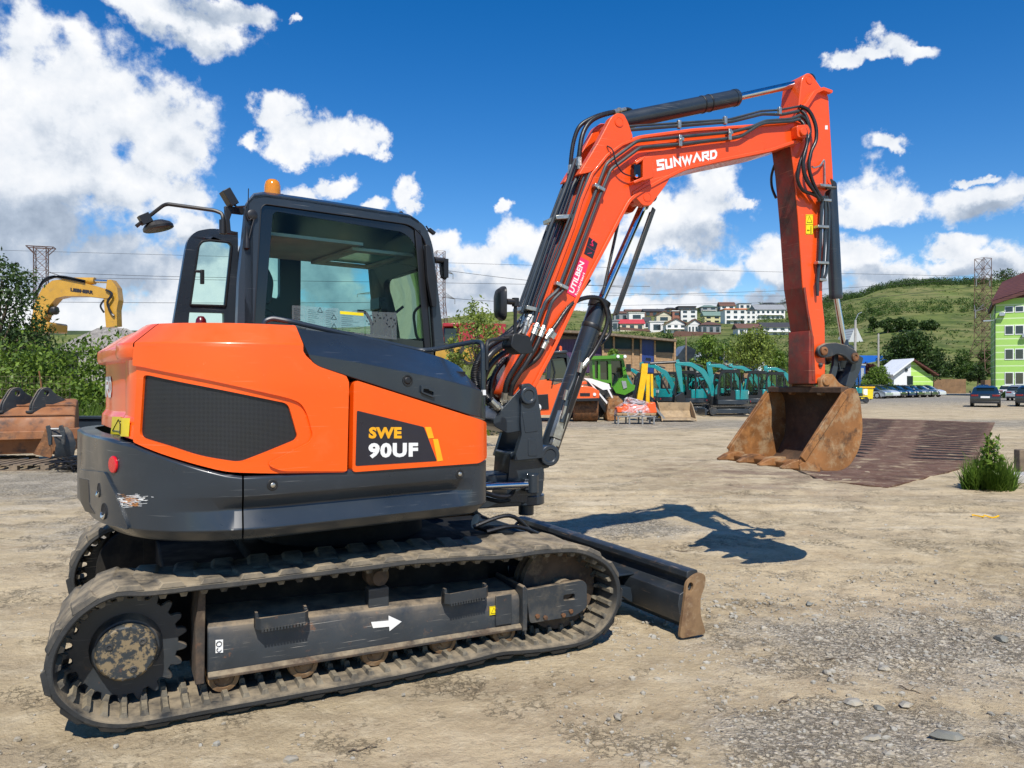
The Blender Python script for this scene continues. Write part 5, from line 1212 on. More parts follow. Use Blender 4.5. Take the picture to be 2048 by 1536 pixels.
for k, (x0, x1, x2, xt, yt) in enumerate(((1044, 1102, 1131, 1150, 318), (1052, 1110, 1137, 1160, 300), (1058, 1118, 1143, 1172, 320), (1066, 1126, 1150, 1178, 322), (1038, 1100, 1128, 1140, 350), (1048, 1106, 1134, 1156, 330), (1062, 1122, 1147, 1168, 312), (1034, 1096, 1124, 1136, 356))):
    pipe([(x0, 625), (x0+6, 605), (x1, 450), (x2, 375), (xt, yt)], -.10+.035*k, .0125 if k not in (4, 7) else .008)
# clamps
def clamp(x, y, yy, w_, ang, mt='zinc'):
    m = MB(); m.obox(B3(x, y, yy), (w_, .05, .026), Matrix.Rotation(R(ang), 3, 'Y')); m.cyl(B3(x, y, yy-.02), B3(x, y, yy-.035), .010, None, 6); part(m, 'pipe_clamp', mt, B, parent=boom, bevel=.003)
clamp(1197, 376, -.185, .09, 22); clamp(1122, 572, -.185, .10, 22); clamp(1361, 279, -.185, .035, 0); clamp(1459, 266, -.185, .035, 0)
for x, y in ((1361, 281), (1460, 269)): 
    m = MB(); m.obox(B3(x, y, -.21), (.028, .012, .085)); part(m, 'pipe_clamp', 'zinc', B, parent=boom, bevel=.003)
for x, y in ((1358, 249), (1450, 241), (1559, 222)):
    m = MB(); m.obox(B3(x, y, -.15), (.026, .03, .06)); part(m, 'pipe_clamp', 'zinc', B, parent=boom, bevel=.003)
m = MB(); m.obox(B3(1120, 439, -.02), (.17, .22, .03), Matrix.Rotation(R(-8), 3, 'Y')); part(m, 'pipe_clamp', 'zinc', B, parent=boom, bevel=.004)
m = MB(); m.obox(B3(1058, 622, -.02), (.15, .25, .03), Matrix.Rotation(R(10), 3, 'Y')); part(m, 'pipe_clamp', 'zinc', B, parent=boom, bevel=.004)

# ---- hoses
def hose(pts, r, y=0, name='hose', mt='hose', ridge=.13, seg=8, n=20, par=None, ends=True):
    P_ = smooth_path([B3(p[0], p[1], p[2] if len(p) > 2 else y) for p in pts], n); m = MB(); m.tube(P_, r, seg, ridge=ridge)
    o = part(m, name, mt, B, sm=60, parent=par)
    if ends:
        for a, b in ((P_[0], P_[3]), (P_[-1], P_[-4])):
            m = MB(); d = (b-a).normalized(); m.lathe(a-d*.03, d, [(0, r*.9), (.02, r*1.0), (.02, r*1.35), (.035, r*1.35), (.035, r*1.1), (.085, r*1.1)], 10); part(m, 'hose_fitting', 'zinc', B, parent=o)
    return o
# two over the elbow
hose([(1141, 345, .05), (1142, 318, .05), (1148, 280, .05), (1160, 252, .04), (1185, 236, .03), (1215, 226, .02), (1250, 221, .0)], .017)
hose([(1158, 330, -.08), (1159, 305, -.08), (1165, 270, -.07), (1178, 246, -.06), (1200, 232, -.05), (1238, 222, -.02)], .019)
hose([(1240, 221, -.03), (1256, 218, -.02), (1268, 226, 0), (1272, 240, 0)], .013)
# bundle at the boom foot
rnj = random.Random(11)
hz = [((1060, 635), (1035, 672), (985, 705), (962, 745), (968, 785), (992, 812)), ((1070, 640), (1040, 685), (990, 720), (968, 760), (975, 798), (1000, 815)), ((1052, 632), (1025, 665), (975, 695), (952, 735), (955, 775), (985, 808)),
      ((1078, 650), (1045, 700), (1005, 725), (985, 760), (985, 800), (1010, 820)), ((1085, 660), (1055, 705), (1018, 735), (1000, 770), (1000, 800), (1020, 815)), ((1066, 650), (1030, 700), (1000, 740), (975, 770), (980, 805), (1010, 825)), ((1046, 640), (1015, 668), (968, 705), (947, 750), (962, 790), (990, 815))]
for k, h in enumerate(hz):
    hose([(x, y, -.10+.045*k if i < 2 else -.18+.06*k) for i, (x, y) in enumerate(h)], .026 if k % 2 == 0 else .022, n=26, ridge=.15)
for k, (x0, y0, x1, y1) in enumerate(((1055, 640, 1046, 668), (1066, 632, 1050, 672), (1076, 640, 1062, 676), (1084, 628, 1072, 662), (1049, 628, 1042, 655))):
    m = MB(); yy = -.16+.03*k; a, b = B3(x0, y0, yy), B3(x1, y1, yy); d = (b-a).normalized(); L_ = (b-a).length; m.lathe(a, d, [(0, .012), (L_*.2, .012), (L_*.2, .019), (L_*.4, .019), (L_*.4, .015), (L_*.9, .016), (L_, .014)], 8); part(m, 'hose_fitting', 'zinc', B, parent=boom)
hose([(1072, 655, -.185), (1058, 690, -.2), (1038, 722, -.2), (1015, 762, -.18), (1008, 800, -.14)], .021, ridge=.15, n=24)
hose([(1085, 660, -.187), (1072, 692, -.2), (1050, 730, -.2), (1026, 768, -.18), (1018, 806, -.14)], .019, ridge=.15, n=24)
# hoses to the lift cylinder
hose([(1096, 672, -.19), (1112, 650, -.18), (1140, 612, -.16), (1170, 596, -.12), (1200, 598, -.10), (1214, 625, -.10), (1212, 655, -.10), (1190, 700, -.10), (1168, 730, -.11)], .017)
hose([(1092, 684, -.17), (1075, 715, -.17), (1045, 740, -.15), (1022, 765, -.12), (1010, 800, -.1)], .019)
m = MB(); a = B3(1103, 668, -.185); m.obox(a, (.07, .012, .05), Matrix.Rotation(R(35), 3, 'Y')); part(m, 'bulkhead_bracket', 'zinc', B, parent=boom, bevel=.003)
hose([(1205, 600, .02), (1218, 625, .03), (1220, 665, .03), (1200, 690, .03)], .014, ends=False)
hose([(1160, 745, -.12), (1150, 775, -.14), (1135, 820, -.14), (1125, 860, -.13)], .010, ends=False, ridge=0)
# loops at the arm
hose([(1600, 212, -.16), (1618, 222, -.17), (1631, 250, -.19), (1632, 280, -.2), (1622, 305, -.2), (1618, 335, -.2), (1628, 370, -.19), (1645, 400, -.18)], .016, ends=False)
hose([(1600, 220, -.14), (1612, 232, -.17), (1620, 262, -.2), (1612, 295, -.21), (1600, 325, -.21), (1595, 355, -.2), (1605, 380, -.19), (1625, 388, -.18), (1642, 398, -.18)], .015, ends=False)
hose([(1598, 230, -.18), (1612, 240, -.19), (1618, 262, -.2), (1612, 300, -.22), (1607, 335, -.22), (1618, 365, -.2), (1640, 402, -.18)], .014, ends=False)
hose([(1596, 238, -.16), (1608, 250, -.2), (1614, 285, -.22), (1606, 320, -.23), (1610, 355, -.22), (1630, 385, -.2)], .014, ends=False)
hose([(1549, 330, .14), (1543, 352, .18), (1544, 375, .18), (1552, 396, .14)], .012, ends=False)
m = MB(); m.tube(fillet([B3(1648, 320, -.14), B3(1640, 332, -.15), B3(1628, 336, -.16), B3(1624, 333, -.17)], .02, 3), .008, 6); m.tube([B3(1649, 322, -.14), B3(1650, 372, -.14)], .006, 6); part(m, 'grease_pipe', 'zinc', B, parent=arm)
for k, (x, rr_) in enumerate(((1641, .015), (1649, .013), (1656, .012))):
    pipe([(1645+4*k, 392, -.17), (x+2, 420, -.16), (x-1+1*k, 480), (x-3, 525+10*k), (x-7, 572-8*k)], -.15, rr_, par=arm)
m = MB(); m.cyl(B3(1634, 565, -.15), B3(1635, 592, -.15), .018, .012, 10); part(m, 'pipe_cap', 'tube', B, parent=arm)
for y in (372, 401, 454, 526, 560):
    m = MB(); m.obox(B3(1643 if y > 420 else 1648, y, -.155), (.12 if y < 550 else .07, .05, .022), Matrix.Rotation(R(-2), 3, 'Y')); part(m, 'pipe_clamp', 'zinc', B, parent=arm, bevel=.003)
# thin cable along the elbow
m = MB(); m.tube(smooth_path([B3(1214, 292, -.16), B3(1225, 300, -.19), B3(1232, 325, -.2), B3(1245, 345, -.19), B3(1262, 352, -.19)], 5), .005, 5); part(m, 'lamp_cable', 'black', B, parent=boom)
m = MB(); c = B3(968, 760, -.5); part(MB().obox(U3(967, 785, -.93), (.02, .02, .03)), 'ribbon', 'white', U, parent=rail)
# ================================================================= ground, terrain
def vnoise(x, y, seed=0):
    """smooth value noise on arrays, -1..1"""
    xi, yi = np.floor(x).astype(np.int64), np.floor(y).astype(np.int64); fx, fy = x-xi, y-yi
    fx, fy = fx*fx*(3-2*fx), fy*fy*(3-2*fy)
    def h(a, b):
        n = (a*374761393+b*668265263+seed*974711) & 0x7fffffff; n = ((n ^ (n >> 13))*1274126177) & 0x7fffffff
        return ((n ^ (n >> 16)) & 0xffff)/32767.5-1
    return (h(xi, yi)*(1-fx)+h(xi+1, yi)*fx)*(1-fy)+(h(xi, yi+1)*(1-fx)+h(xi+1, yi+1)*fx)*fy
def fbmn(x, y, o=4, seed=0, g=.5):
    a, s_ = 1, 0
    for k in range(o): s_ = s_+a*vnoise(x, y, seed+k*17); x, y, a = x*2.03+5.1, y*2.03+1.7, a*g
    return s_
def zone(x, y):
    """0 compacted dirt .. 1 loose stony patch"""
    a = np.exp(-(((x-2.3)/1.3)**2+((y-4.7)/.75)**2)); b = np.exp(-(((x-1.3)/.8)**2+((y-3.5)/.4)**2))*.7
    c = np.exp(-(((x-3.4)/.8)**2+((y-4.9)/.55)**2)); d = np.exp(-(((x-2.9)/1.2)**2+((y-3.4)/.35)**2))*.5; e_ = np.exp(-(((x-1.2)/.9)**2+((y-8.2)/.6)**2))*.5
    return np.clip(np.maximum.reduce([a, b, c, d, e_])+.35*fbmn(x*1.3, y*1.3, 4, 5), 0, 1)
def gheight(x, y):
    near = np.clip(1.6-np.hypot(x-.5, y-6)/12, 0, 1)
    z = .016*fbmn(x*.8, y*.8, 4, 1)+.006*fbmn(x*5, y*5, 3, 2)
    z = z+near*(.009*np.abs(fbmn(x*11, y*11, 4, 3, .6))+.005*fbmn(x*4, y*6, 3, 4))
    zz = zone(x, y); v = vnoise(x*22, y*22, 9); z = z+near*zz*(.009*np.clip(v, 0, 1)+.006*np.abs(vnoise(x*45, y*45, 10)))
    # wheel ruts running across the yard
    for (yy, sl, am) in ((9.2, .06, .02), (10.6, .06, .02), (12.9, -.04, .018), (7.4, .1, .010)):
        t = (y-yy-sl*x-.15*np.sin(x*.7)); z = z-am*np.exp(-(t/.16)**2)*(x > .6)+am*.6*np.exp(-((np.abs(t)-.26)/.08)**2)*(x > .6)
    # level under the machine
    m_ = np.exp(-(((x+.9)/2.3)**4+((y-4.9)/1.9)**4)); z = z*(1-m_*.75)-.006*m_
    return z
TRK = [(3.55, .10, .00, .5), (3.95, .10, .00, .5), (6.3, -.12, .35, .8), (7.0, -.12, .35, .8), (9.2, .06, .15, .7), (10.6, .06, .15, .7), (12.9, -.04, .15, .7), (8.0, .5, .3, .6), (5.2, .42, .1, .0)]
def rutmask(x, y):
    out = np.zeros_like(x)
    for (yy, sl, cv, ph) in TRK:
        t = y-yy-sl*x-cv*np.sin(x*.55+ph); w = .12 if sl != .42 else .0
        if w == 0: continue
        prof = np.clip(1.3-np.abs(t)/w, 0, 1); bars = .5+.5*np.sign(np.sin((x+np.abs(t)*.9)*2*np.pi/.085))
        fade = np.clip(.5+1.4*fbmn(x*.9+yy, y*.9, 3, 31), 0, 1)*np.clip((x-.3)/.5 if yy > 4.3 else 1+0*x, 0, 1)
        out = np.maximum(out, prof*(.35+.65*bars)*fade)
    # chevron prints of the rubber tracks ahead of the machine
    for off in (-.88, .88):
        c_, s_ = math.cos(R(27)), math.sin(R(27)); u = (x+1.10)*c_+(y-4.92)*s_; v = -(x+1.10)*s_+(y-4.92)*c_-off
        prof = np.clip(1.15-np.abs(v)/.225, 0, 1)**.5*(u > 1.5); bars = .5+.5*np.sign(np.sin((u+.25*np.abs(v))*2*np.pi/.17+(v > 0)*3.1))
        out = np.maximum(out, prof*bars*np.clip(.3+1.5*fbmn(x*.8, y*.8+off, 3, 37), 0, 1)*.8)
    return out
def axis(c0, c1, step, far0, far1, grow=1.10):
    a = list(np.arange(c0, c1, step)); s_ = step; p = c1
    while p < far1: a.append(p); s_ *= grow; p += s_
    a.append(far1); s_ = step; p = c0-step; b = []
    while p > far0: b.append(p); s_ *= grow; p -= s_
    b.append(far0); return np.array(b[::-1]+a)
gx = axis(-4.2, 5.2, .028, -900, 900); gy = axis(2.6, 9.5, .028, -300, 2500, 1.03)
GX, GY = np.meshgrid(gx, gy); RUT = rutmask(GX, GY)*(GY < 22); GZ = gheight(GX, GY)-.010*RUT
nx, ny = len(gx), len(gy)
co = np.stack([GX.ravel(), GY.ravel(), GZ.ravel()], 1)
idx = np.arange(nx*ny).reshape(ny, nx); q = np.stack([idx[:-1, :-1].ravel(), idx[:-1, 1:].ravel(), idx[1:, 1:].ravel(), idx[1:, :-1].ravel()], 1)
me = bpy.data.meshes.new('ground'); me.vertices.add(len(co)); me.vertices.foreach_set('co', co.ravel())
me.loops.add(q.size); me.loops.foreach_set('vertex_index', q.ravel()); me.polygons.add(len(q)); me.polygons.foreach_set('loop_start', np.arange(0, q.size, 4)); me.polygons.foreach_set('loop_total', np.full(len(q), 4))
me.update(); me.validate(); me.shade_smooth(); at_ = me.attributes.new('wheel_print', 'FLOAT', 'POINT'); at_.data.foreach_set('value', RUT.ravel().astype(np.float32))
ground = bpy.data.objects.new('ground', me); C.objects.link(ground); ground['kind'] = 'structure'
def groundmat():
    m = bpy.data.materials.new('yard_dirt'); m.use_nodes = True; N, L = m.node_tree.nodes, m.node_tree.links; b = N['Principled BSDF']
    b.inputs['Roughness'].default_value = .95; b.inputs['Specular IOR Level'].default_value = .2
    t = N.new('ShaderNodeTexCoord'); V = t.outputs['Object']
    def mp(sx, sy, rot=0): n = N.new('ShaderNodeMapping'); n.inputs['Scale'].default_value = (sx, sy, 1); n.inputs['Rotation'].default_value = (0, 0, rot); L.new(V, n.inputs[0]); return n.outputs[0]
    def nz(s, d=5, r=.6, v=None): n = N.new('ShaderNodeTexNoise'); n.inputs['Scale'].default_value = s; n.inputs['Detail'].default_value = d; n.inputs['Roughness'].default_value = r; L.new(v or V, n.inputs[0]); return n.outputs['Fac']
    def mr(v, a, c, lo=0., hi=1.): n = N.new('ShaderNodeMapRange'); L.new(v, n.inputs[0]); n.inputs[1].default_value = a; n.inputs[2].default_value = c; n.inputs[3].default_value = lo; n.inputs[4].default_value = hi; return n.outputs[0]
    def mth(op, a, c): 
        n = N.new('ShaderNodeMath'); n.operation = op
        for i, v in enumerate((a, c)):
            if isinstance(v, bpy.types.NodeSocket): L.new(v, n.inputs[i])
            else: n.inputs[i].default_value = v
        return n.outputs[0]
    def mix(f, a, c, ty='MIX'):
        n = N.new('ShaderNodeMix'); n.data_type = 'RGBA'; n.blend_type = ty
        for i, v in ((0, f), (6, a), (7, c)):
            if isinstance(v, bpy.types.NodeSocket): L.new(v, n.inputs[i])
            else: n.inputs[i].default_value = v if i == 0 else (*v, 1)
        return n.outputs[2]
    c = mix(mr(nz(.55, 6), .35, .65), (.43, .34, .205), (.585, .47, .30))
    c = mix(mr(nz(3.0, 6, .65, mp(.9, 1.5, .3)), .45, .7, 0, .55), c, (.31, .24, .155)); c = mix(mr(nz(.9, 7, .62, mp(.5, 1.6, -.2)), .50, .66, 0, .65), c, (.30, .235, .155)); c = mix(mr(nz(1.3, 6, .6, mp(.5, 1.5, .5)), .56, .70, 0, .6), c, (.66, .57, .41))          # streaks left by wheels
    c = mix(mr(nz(5.5, 7, .7), .50, .68, 0, .7), c, (.62, .52, .35))                              # dry pale crust
    c = mix(mr(nz(.9, 4), .60, .78, 0, .5), c, (.40, .24, .11))                                   # rusty tint
    gr = mr(nz(.8, 5, .65), .40, .58, .12, 1); c = mix(mth('MULTIPLY', mr(nz(21, 7, .8), .55, .64, 0, .75), gr), c, (.15, .11, .07)); c = mix(mth('MULTIPLY', mr(nz(34, 5, .8), .56, .64, 0, .55), gr), c, (.68, .57, .40))                            # dark crumbs
    s = N.new('ShaderNodeSeparateXYZ'); L.new(V, s.inputs[0])
    # loose grey gravel: around the machine's right, along the back of the yard, far left
    def gauss(cx, cy, rx, ry):
        q_ = N.new('ShaderNodeVectorMath'); q_.operation = 'MULTIPLY_ADD'; L.new(V, q_.inputs[0]); q_.inputs[1].default_value = (1/rx, 1/ry, 0); q_.inputs[2].default_value = (-cx/rx, -cy/ry, 0)
        l_ = N.new('ShaderNodeVectorMath'); l_.operation = 'LENGTH'; L.new(q_.outputs[0], l_.inputs[0]); return mr(l_.outputs['Value'], 0, 1.5, 1, 0)
    g = gauss(2.4, 4.6, 1.5, .9)
    for a in ((3.6, 4.9, 1.0, .7), (1.4, 3.4, 1.0, .45), (3.0, 3.3, 1.5, .4), (1.2, 8.3, 1.1, .7), (-7, 13, 4, 4.5), (4, 30, 60, 4.5), (30, 75, 60, 30), (-3.9, 8.5, 1.5, 1.6)): g = mth('MAXIMUM', g, gauss(*a))
    g = mr(mth('ADD', g, mth('MULTIPLY', mth('SUBTRACT', nz(2.2, 6, .7), .5), 1.5)), .32, .75)
    vo = N.new('ShaderNodeTexVoronoi'); vo.inputs['Scale'].default_value = 46; L.new(V, vo.inputs[0])
    st = N.new('ShaderNodeSeparateColor'); L.new(vo.outputs['Color'], st.inputs[0])
    gc = mix(st.outputs[0], (.32, .285, .22), (.62, .57, .47)); gc = mix(mr(vo.outputs['Distance'], .35, .6, 0, .5), gc, (.20, .17, .125))
    c = mix(mth('MULTIPLY', g, .72), c, gc)
    vo2 = N.new('ShaderNodeTexVoronoi'); vo2.inputs['Scale'].default_value = 17; L.new(V, vo2.inputs[0])
    peb = mth('MULTIPLY', mr(vo2.outputs['Distance'], .10, .16, 1, 0), mr(nz(3, 3), .5, .6)); c = mix(mth('MULTIPLY', peb, .8), c, (.55, .50, .42))
    c = mix(mth('MULTIPLY', gauss(4.2, 13.0, 1.7, 2.6), mr(nz(1.6, 5), .4, .6, 0, .8)), c, (.17, .10, .07))   # rust stain by the steel mats
    # crust broken into angular clods, in patches
    wv = N.new('ShaderNodeTexNoise'); wv.inputs['Scale'].default_value = 14; wv.inputs['Detail'].default_value = 8; wv.inputs['Roughness'].default_value = .7; L.new(V, wv.inputs[0])
    va = N.new('ShaderNodeVectorMath'); va.operation = 'MULTIPLY_ADD'; L.new(wv.outputs['Color'], va.inputs[0]); va.inputs[1].default_value = (.17, .17, 0); L.new(V, va.inputs[2])
    ve = N.new('ShaderNodeTexVoronoi'); ve.feature = 'DISTANCE_TO_EDGE'; ve.inputs['Scale'].default_value = 21; L.new(va.outputs[0], ve.inputs[0])
    pm = mr(mth('ADD', nz(1.7, 6, .7), mth('MULTIPLY', g, .12)), .53, .64); crk = mth('MULTIPLY', mr(ve.outputs['Distance'], .02, .09, 1, 0), pm)
    c = mix(mth('MULTIPLY', crk, .28), c, (.17, .13, .08))  # crack edges darkened: gap dirt and tiny shadows put into the colour
    at2 = N.new('ShaderNodeAttribute'); at2.attribute_name = 'wheel_print'; c = mix(mth('MULTIPLY', at2.outputs['Fac'], .45), c, (.27, .205, .125))
    asph = mth('MULTIPLY', mr(s.outputs[1], 62, 75), .6); c = mix(asph, c, (.25, .24, .22))
    L.new(c, b.inputs['Base Color'])
    hh = mth('ADD', mth('MULTIPLY', nz(26, 8, .7), .6), mth('MULTIPLY', nz(7, 8, .7), 1.0))
    hh = mth('ADD', hh, mth('MULTIPLY', mth('MULTIPLY', mr(vo.outputs['Distance'], .0, .5, 1, 0), g), .5)); hh = mth('ADD', hh, mth('MULTIPLY', peb, .6)); hh = mth('SUBTRACT', hh, mth('MULTIPLY', crk, .55))
    bp = N.new('ShaderNodeBump'); bp.inputs['Strength'].default_value = .85; bp.inputs['Distance'].default_value = .032; L.new(hh, bp.inputs['Height']); L.new(bp.outputs[0], b.inputs['Normal'])
    return m
me.materials.append(groundmat())
# loose gravel lying on the ground
rg = random.Random(21); M['stone'] = mk('stone', (.34, .32, .27), .9, var=(3, .35), dirt=[((.44, .35, .22), 9, .45, .65, .7)], bump=(50, .3, .004)); M['stoned'] = mk('grey_stone', (.19, .19, .165), .85, var=(5, .25), dirt=[((.36, .29, .19), 12, .55, .7, .6)], bump=(50, .3, .004))
def rock(m, x, y, z, r, rr, flat=.6, seg=6, ring=4):
    o = len(m.v); ph = rr.random()*9; ax, ay = rr.uniform(.7, 1.4), rr.uniform(.6, 1.1); ca, sa = math.cos(ph), math.sin(ph)
    mm = MB(); mm.ell((0, 0, 0), (r*ax, r*ay, r*flat), seg, ring)
    for p in mm.v:
        k = 1+.45*mnoise.noise(Vector((p.x/r*1.1+ph*5, p.y/r*1.1, p.z/r*1.3+ph))); p *= k; q_ = Vector((p.x*ca-p.y*sa+x, p.x*sa+p.y*ca+y, p.z+z)); m.v.append(q_)
    m.f += [tuple(i+o for i in f) for f in mm.f]
sx, sy = [], []
m = MB(); n = 0
while n < 5200:
    if rg.random() < .4: x, y = rg.uniform(-3.6, 5.0), 3.0+9*rg.random()**1.4
    else: x, y = rg.uniform(.2, 4.3), rg.uniform(3.0, 6.4)
    w_ = float(zone(np.array([x]), np.array([y]))[0])
    if rg.random() > .16+w_*.9: continue
    r_ = .0035+.010*rg.random()**3+(.016*rg.random()**8); z_ = float(gheight(np.array([x]), np.array([y]))[0])
    rock(m, x, y, z_+r_*.15, r_, rg, .6, 5, 3); n += 1
g_ = m.build('gravel', 'stone', None, sm=0, fix=False); g_['kind'] = 'stuff'; g_['label'] = 'small loose stones scattered over the dirt'
for (px, py, r_, mt, lab) in ((1897, 1478, .050, 'stoned', 'dark grey tilted stone, alone near the lower right corner of the yard'), (1708, 1411, .040, 'stone', 'long pale stone left of a small greenish stone in the foreground'), (1757, 1417, .026, 'stoned', 'small greenish stone between two pale stones in the foreground'),
      (1813, 1413, .032, 'stone', 'flat pale stone right of the small greenish stone'), (1663, 1367, .028, 'stone', 'round beige stone at the edge of the pebble patch'), (1655, 1350, .03, 'stone', 'beige stone touching the pebble patch, just above a rounder one'), (1745, 1480, .035, 'stone', 'jagged beige stone near the bottom edge of the picture'),
      (1770, 1340, .035, 'stone', 'flat cracked stone in the middle of the stony patch'), (1975, 1374, .014, 'stone', 'tiny white pebble near the right edge'), (2003, 1283, .05, 'stoned', 'largest bluish slab at the end of the grey rubble'), (1825, 1368, .022, 'stone', 'small flat stone beside a thin dry twig'), (1618, 1208, .03, 'stoned', 'greyish stone on the white chalky streak')):
    d = gd(py); x = (px-CX)/FPX*d; z_ = float(gheight(np.array([x]), np.array([d]))[0]); m = MB(); rock(m, 0, 0, r_*.2, r_, rg, .5, 7, 4)
    for p in m.v: p.x += .3*r_*mnoise.noise(p/r_*2.2); p.y += .3*r_*mnoise.noise(p/r_*2+Vector((5, 0, 0))); p.z *= 1+.5*mnoise.noise(p/r_*1.7)
    o = m.build('stone', mt, None, sm=12); o.location = (x, d, z_); setp(o, lab, 'stone', 'single stones on the dirt')
for (px, py, L_, a, lab) in ((1690, 1322, .22, .05, 'forked dry twig above the round beige stones'), (1577, 1405, .13, .5, 'thin dark twig left of the long pale stone'), (1820, 1382, .12, -1.0, 'short straight twig beside the small flat stone'), (1370, 1102, .25, .0, 'curled dry twig near the shadow of the arm'), (725, 1500, .12, .4, 'short dark stick in front of the rubber track')):
    d = gd(py); x = (px-CX)/FPX*d; z_ = float(gheight(np.array([x]), np.array([d]))[0]); m = MB()
    pts = [(L_*(t/6-.5)*math.cos(a), L_*(t/6-.5)*math.sin(a)+.008*math.sin(t*2.1), .006+.004*math.sin(t*1.7)) for t in range(7)]; m.tube(pts, [.003+.001*math.sin(t) for t in range(7)], 5)
    m.tube([pts[3], (pts[3][0]+.04, pts[3][1]+.03, .012), (pts[3][0]+.06, pts[3][1]+.03, .01)], .0018, 4); o = m.build('twig', mk('dry_wood', (.10, .075, .05), .9) if 'dry_wood' not in bpy.data.materials else bpy.data.materials['dry_wood'], None); o.location = (x, d, z_); setp(o, lab, 'twig', 'dry twigs on the dirt')

# hills
RID = [(-600, 640), (0, 668), (250, 664), (700, 652), (890, 634), (950, 628), (1040, 622), (1150, 622), (1230, 628), (1330, 618), (1450, 612), (1560, 606), (1640, 602), (1680, 596), (1720, 590), (1745, 578), (1775, 568), (1830, 563), (1950, 563), (2048, 556), (2300, 550), (2700, 560)]
def ridge(px):
    for i in range(len(RID)-1):
        if RID[i][0] <= px <= RID[i+1][0]:
            t = (px-RID[i][0])/(RID[i+1][0]-RID[i][0]); return RID[i][1]*(1-t)+RID[i+1][1]*t
    return RID[0][1] if px < RID[0][0] else RID[-1][1]
DR = 450.
def d_foot(px): return 130 if px > 1150 else 130+min(200, (1150-px)*.5)
def tz(px, d):
    zr = CAMH+(CY-ridge(px))*DR/FPX; d0 = d_foot(px); t = max(0, (d-d0)/(DR-d0))
    x = (px-CX)/FPX*d
    n_ = mnoise.fractal(Vector((x*.012, d*.012, 0)), 1.0, 2.0, 4)*2.6*min(1, t*4)*max(0, 1-abs(min(t, 1.)-1)*0)
    z = zr*min(t, 1)**1.05+n_*(1 if t < .93 else max(0, (1-t)/.07) if t < 1 else 0)
    if t > 1: z -= (d-DR)*.08
    if 1640 < px < 2050: z += 3.5*math.exp(-((d-385)/22)**2)*min(1, (px-1640)/60)
    return z-.6*(1 if t <= 0 else max(0, 1-t*8))
def terrain_d(px, py):
    lo, hi = d_foot(px), DR
    for _ in range(40):
        mid = (lo+hi)/2; yy = CY-FPX*(tz(px, mid)-CAMH)/mid
        if yy > py: lo = mid
        else: hi = mid
    return (lo+hi)/2
cols = list(range(-700, 2700, 14)); rows = [110*(700/110)**(i/74) for i in range(75)]
m = MB(); m.v = [Vector(((px-CX)/FPX*d, d, tz(px, d))) for d in rows for px in cols]; n = len(cols)
m.f = [(j*n+i, j*n+i+1, (j+1)*n+i+1, (j+1)*n+i) for j in range(len(rows)-1) for i in range(n-1)]
M['hill'] = mk('hill_grass', (.15, .185, .05), .95, var=(.02, .25), dirt=[((.23, .20, .09), .035, .42, .62, .75), ((.05, .08, .02), .11, .48, .62, .8), ((.24, .22, .10), .16, .58, .68, .7), ((.42, .36, .24), .05, .66, .72, .9), ((.05, .085, .02), .3, .5, .7, .6)], bump=(.5, .8, .6), spec=.1)
hl = m.build('hillside', M['hill'], None, sm=60, fix=False); hl['kind'] = 'structure'
m = MB(); cs = list(range(-1500, 3600, 60)); 
for px in cs:
    d = 1800; x = (px-CX)/FPX*d; zt = CAMH+(CY-(652-8*mnoise.noise(Vector((px*.004, 2, 0)))))*d/FPX; m.v += [Vector((x, d, -2)), Vector((x*1.02, d*1.08, zt)), Vector((x*1.3, d*1.5, zt*.9))]
m.f = [(3*i+k, 3*i+3+k, 3*i+4+k, 3*i+1+k) for i in range(len(cs)-1) for k in (0, 1)]
M['farhill'] = mk('far_fields', (.07, .095, .045), .95, var=(.003, .3), dirt=[((.03, .05, .03), .004, .5, .6, .8)], spec=.1)
fh = m.build('far_hills', M['farhill'], None, sm=60, fix=False); fh['kind'] = 'structure'

# ---- foliage
def leafmat(name, c, var=.5, tr=.25):
    m = bpy.data.materials.new(name); m.use_nodes = True; N, L = m.node_tree.nodes, m.node_tree.links; b = N['Principled BSDF']
    g = N.new('ShaderNodeNewGeometry'); r = N.new('ShaderNodeValToRGB'); L.new(g.outputs['Random Per Island'], r.inputs[0])
    e = r.color_ramp.elements; e[0].color = (c[0]*(1-var), c[1]*(1-var*.8), c[2]*(1-var), 1); e[1].color = (min(1, c[0]*(1+var*1.3)), min(1, c[1]*(1+var)), c[2]*(1+var*.6), 1)
    L.new(r.outputs[0], b.inputs['Base Color']); b.inputs['Roughness'].default_value = .5; b.inputs['Specular IOR Level'].default_value = .35
    t = N.new('ShaderNodeBsdfTranslucent'); L.new(r.outputs[0], t.inputs[0]); x = N.new('ShaderNodeMixShader'); x.inputs[0].default_value = tr
    L.new(b.outputs[0], x.inputs[1]); L.new(t.outputs[0], x.inputs[2]); L.new(x.outputs[0], N['Material Output'].inputs[0]); return m
M['leafd'] = leafmat('dark_leaves', (.040, .078, .018)); M['leafm'] = leafmat('mid_leaves', (.055, .105, .018)); M['leafl'] = leafmat('light_leaves', (.115, .19, .028)); M['leafy'] = leafmat('yellow_green_leaves', (.17, .23, .045)); M['leafp'] = leafmat('plum_leaves', (.07, .018, .022))
M['grassb'] = leafmat('grass_blades', (.085, .15, .022)); M['bark'] = mk('bark', (.11, .085, .06), .95, bump=(20, .5, .01))
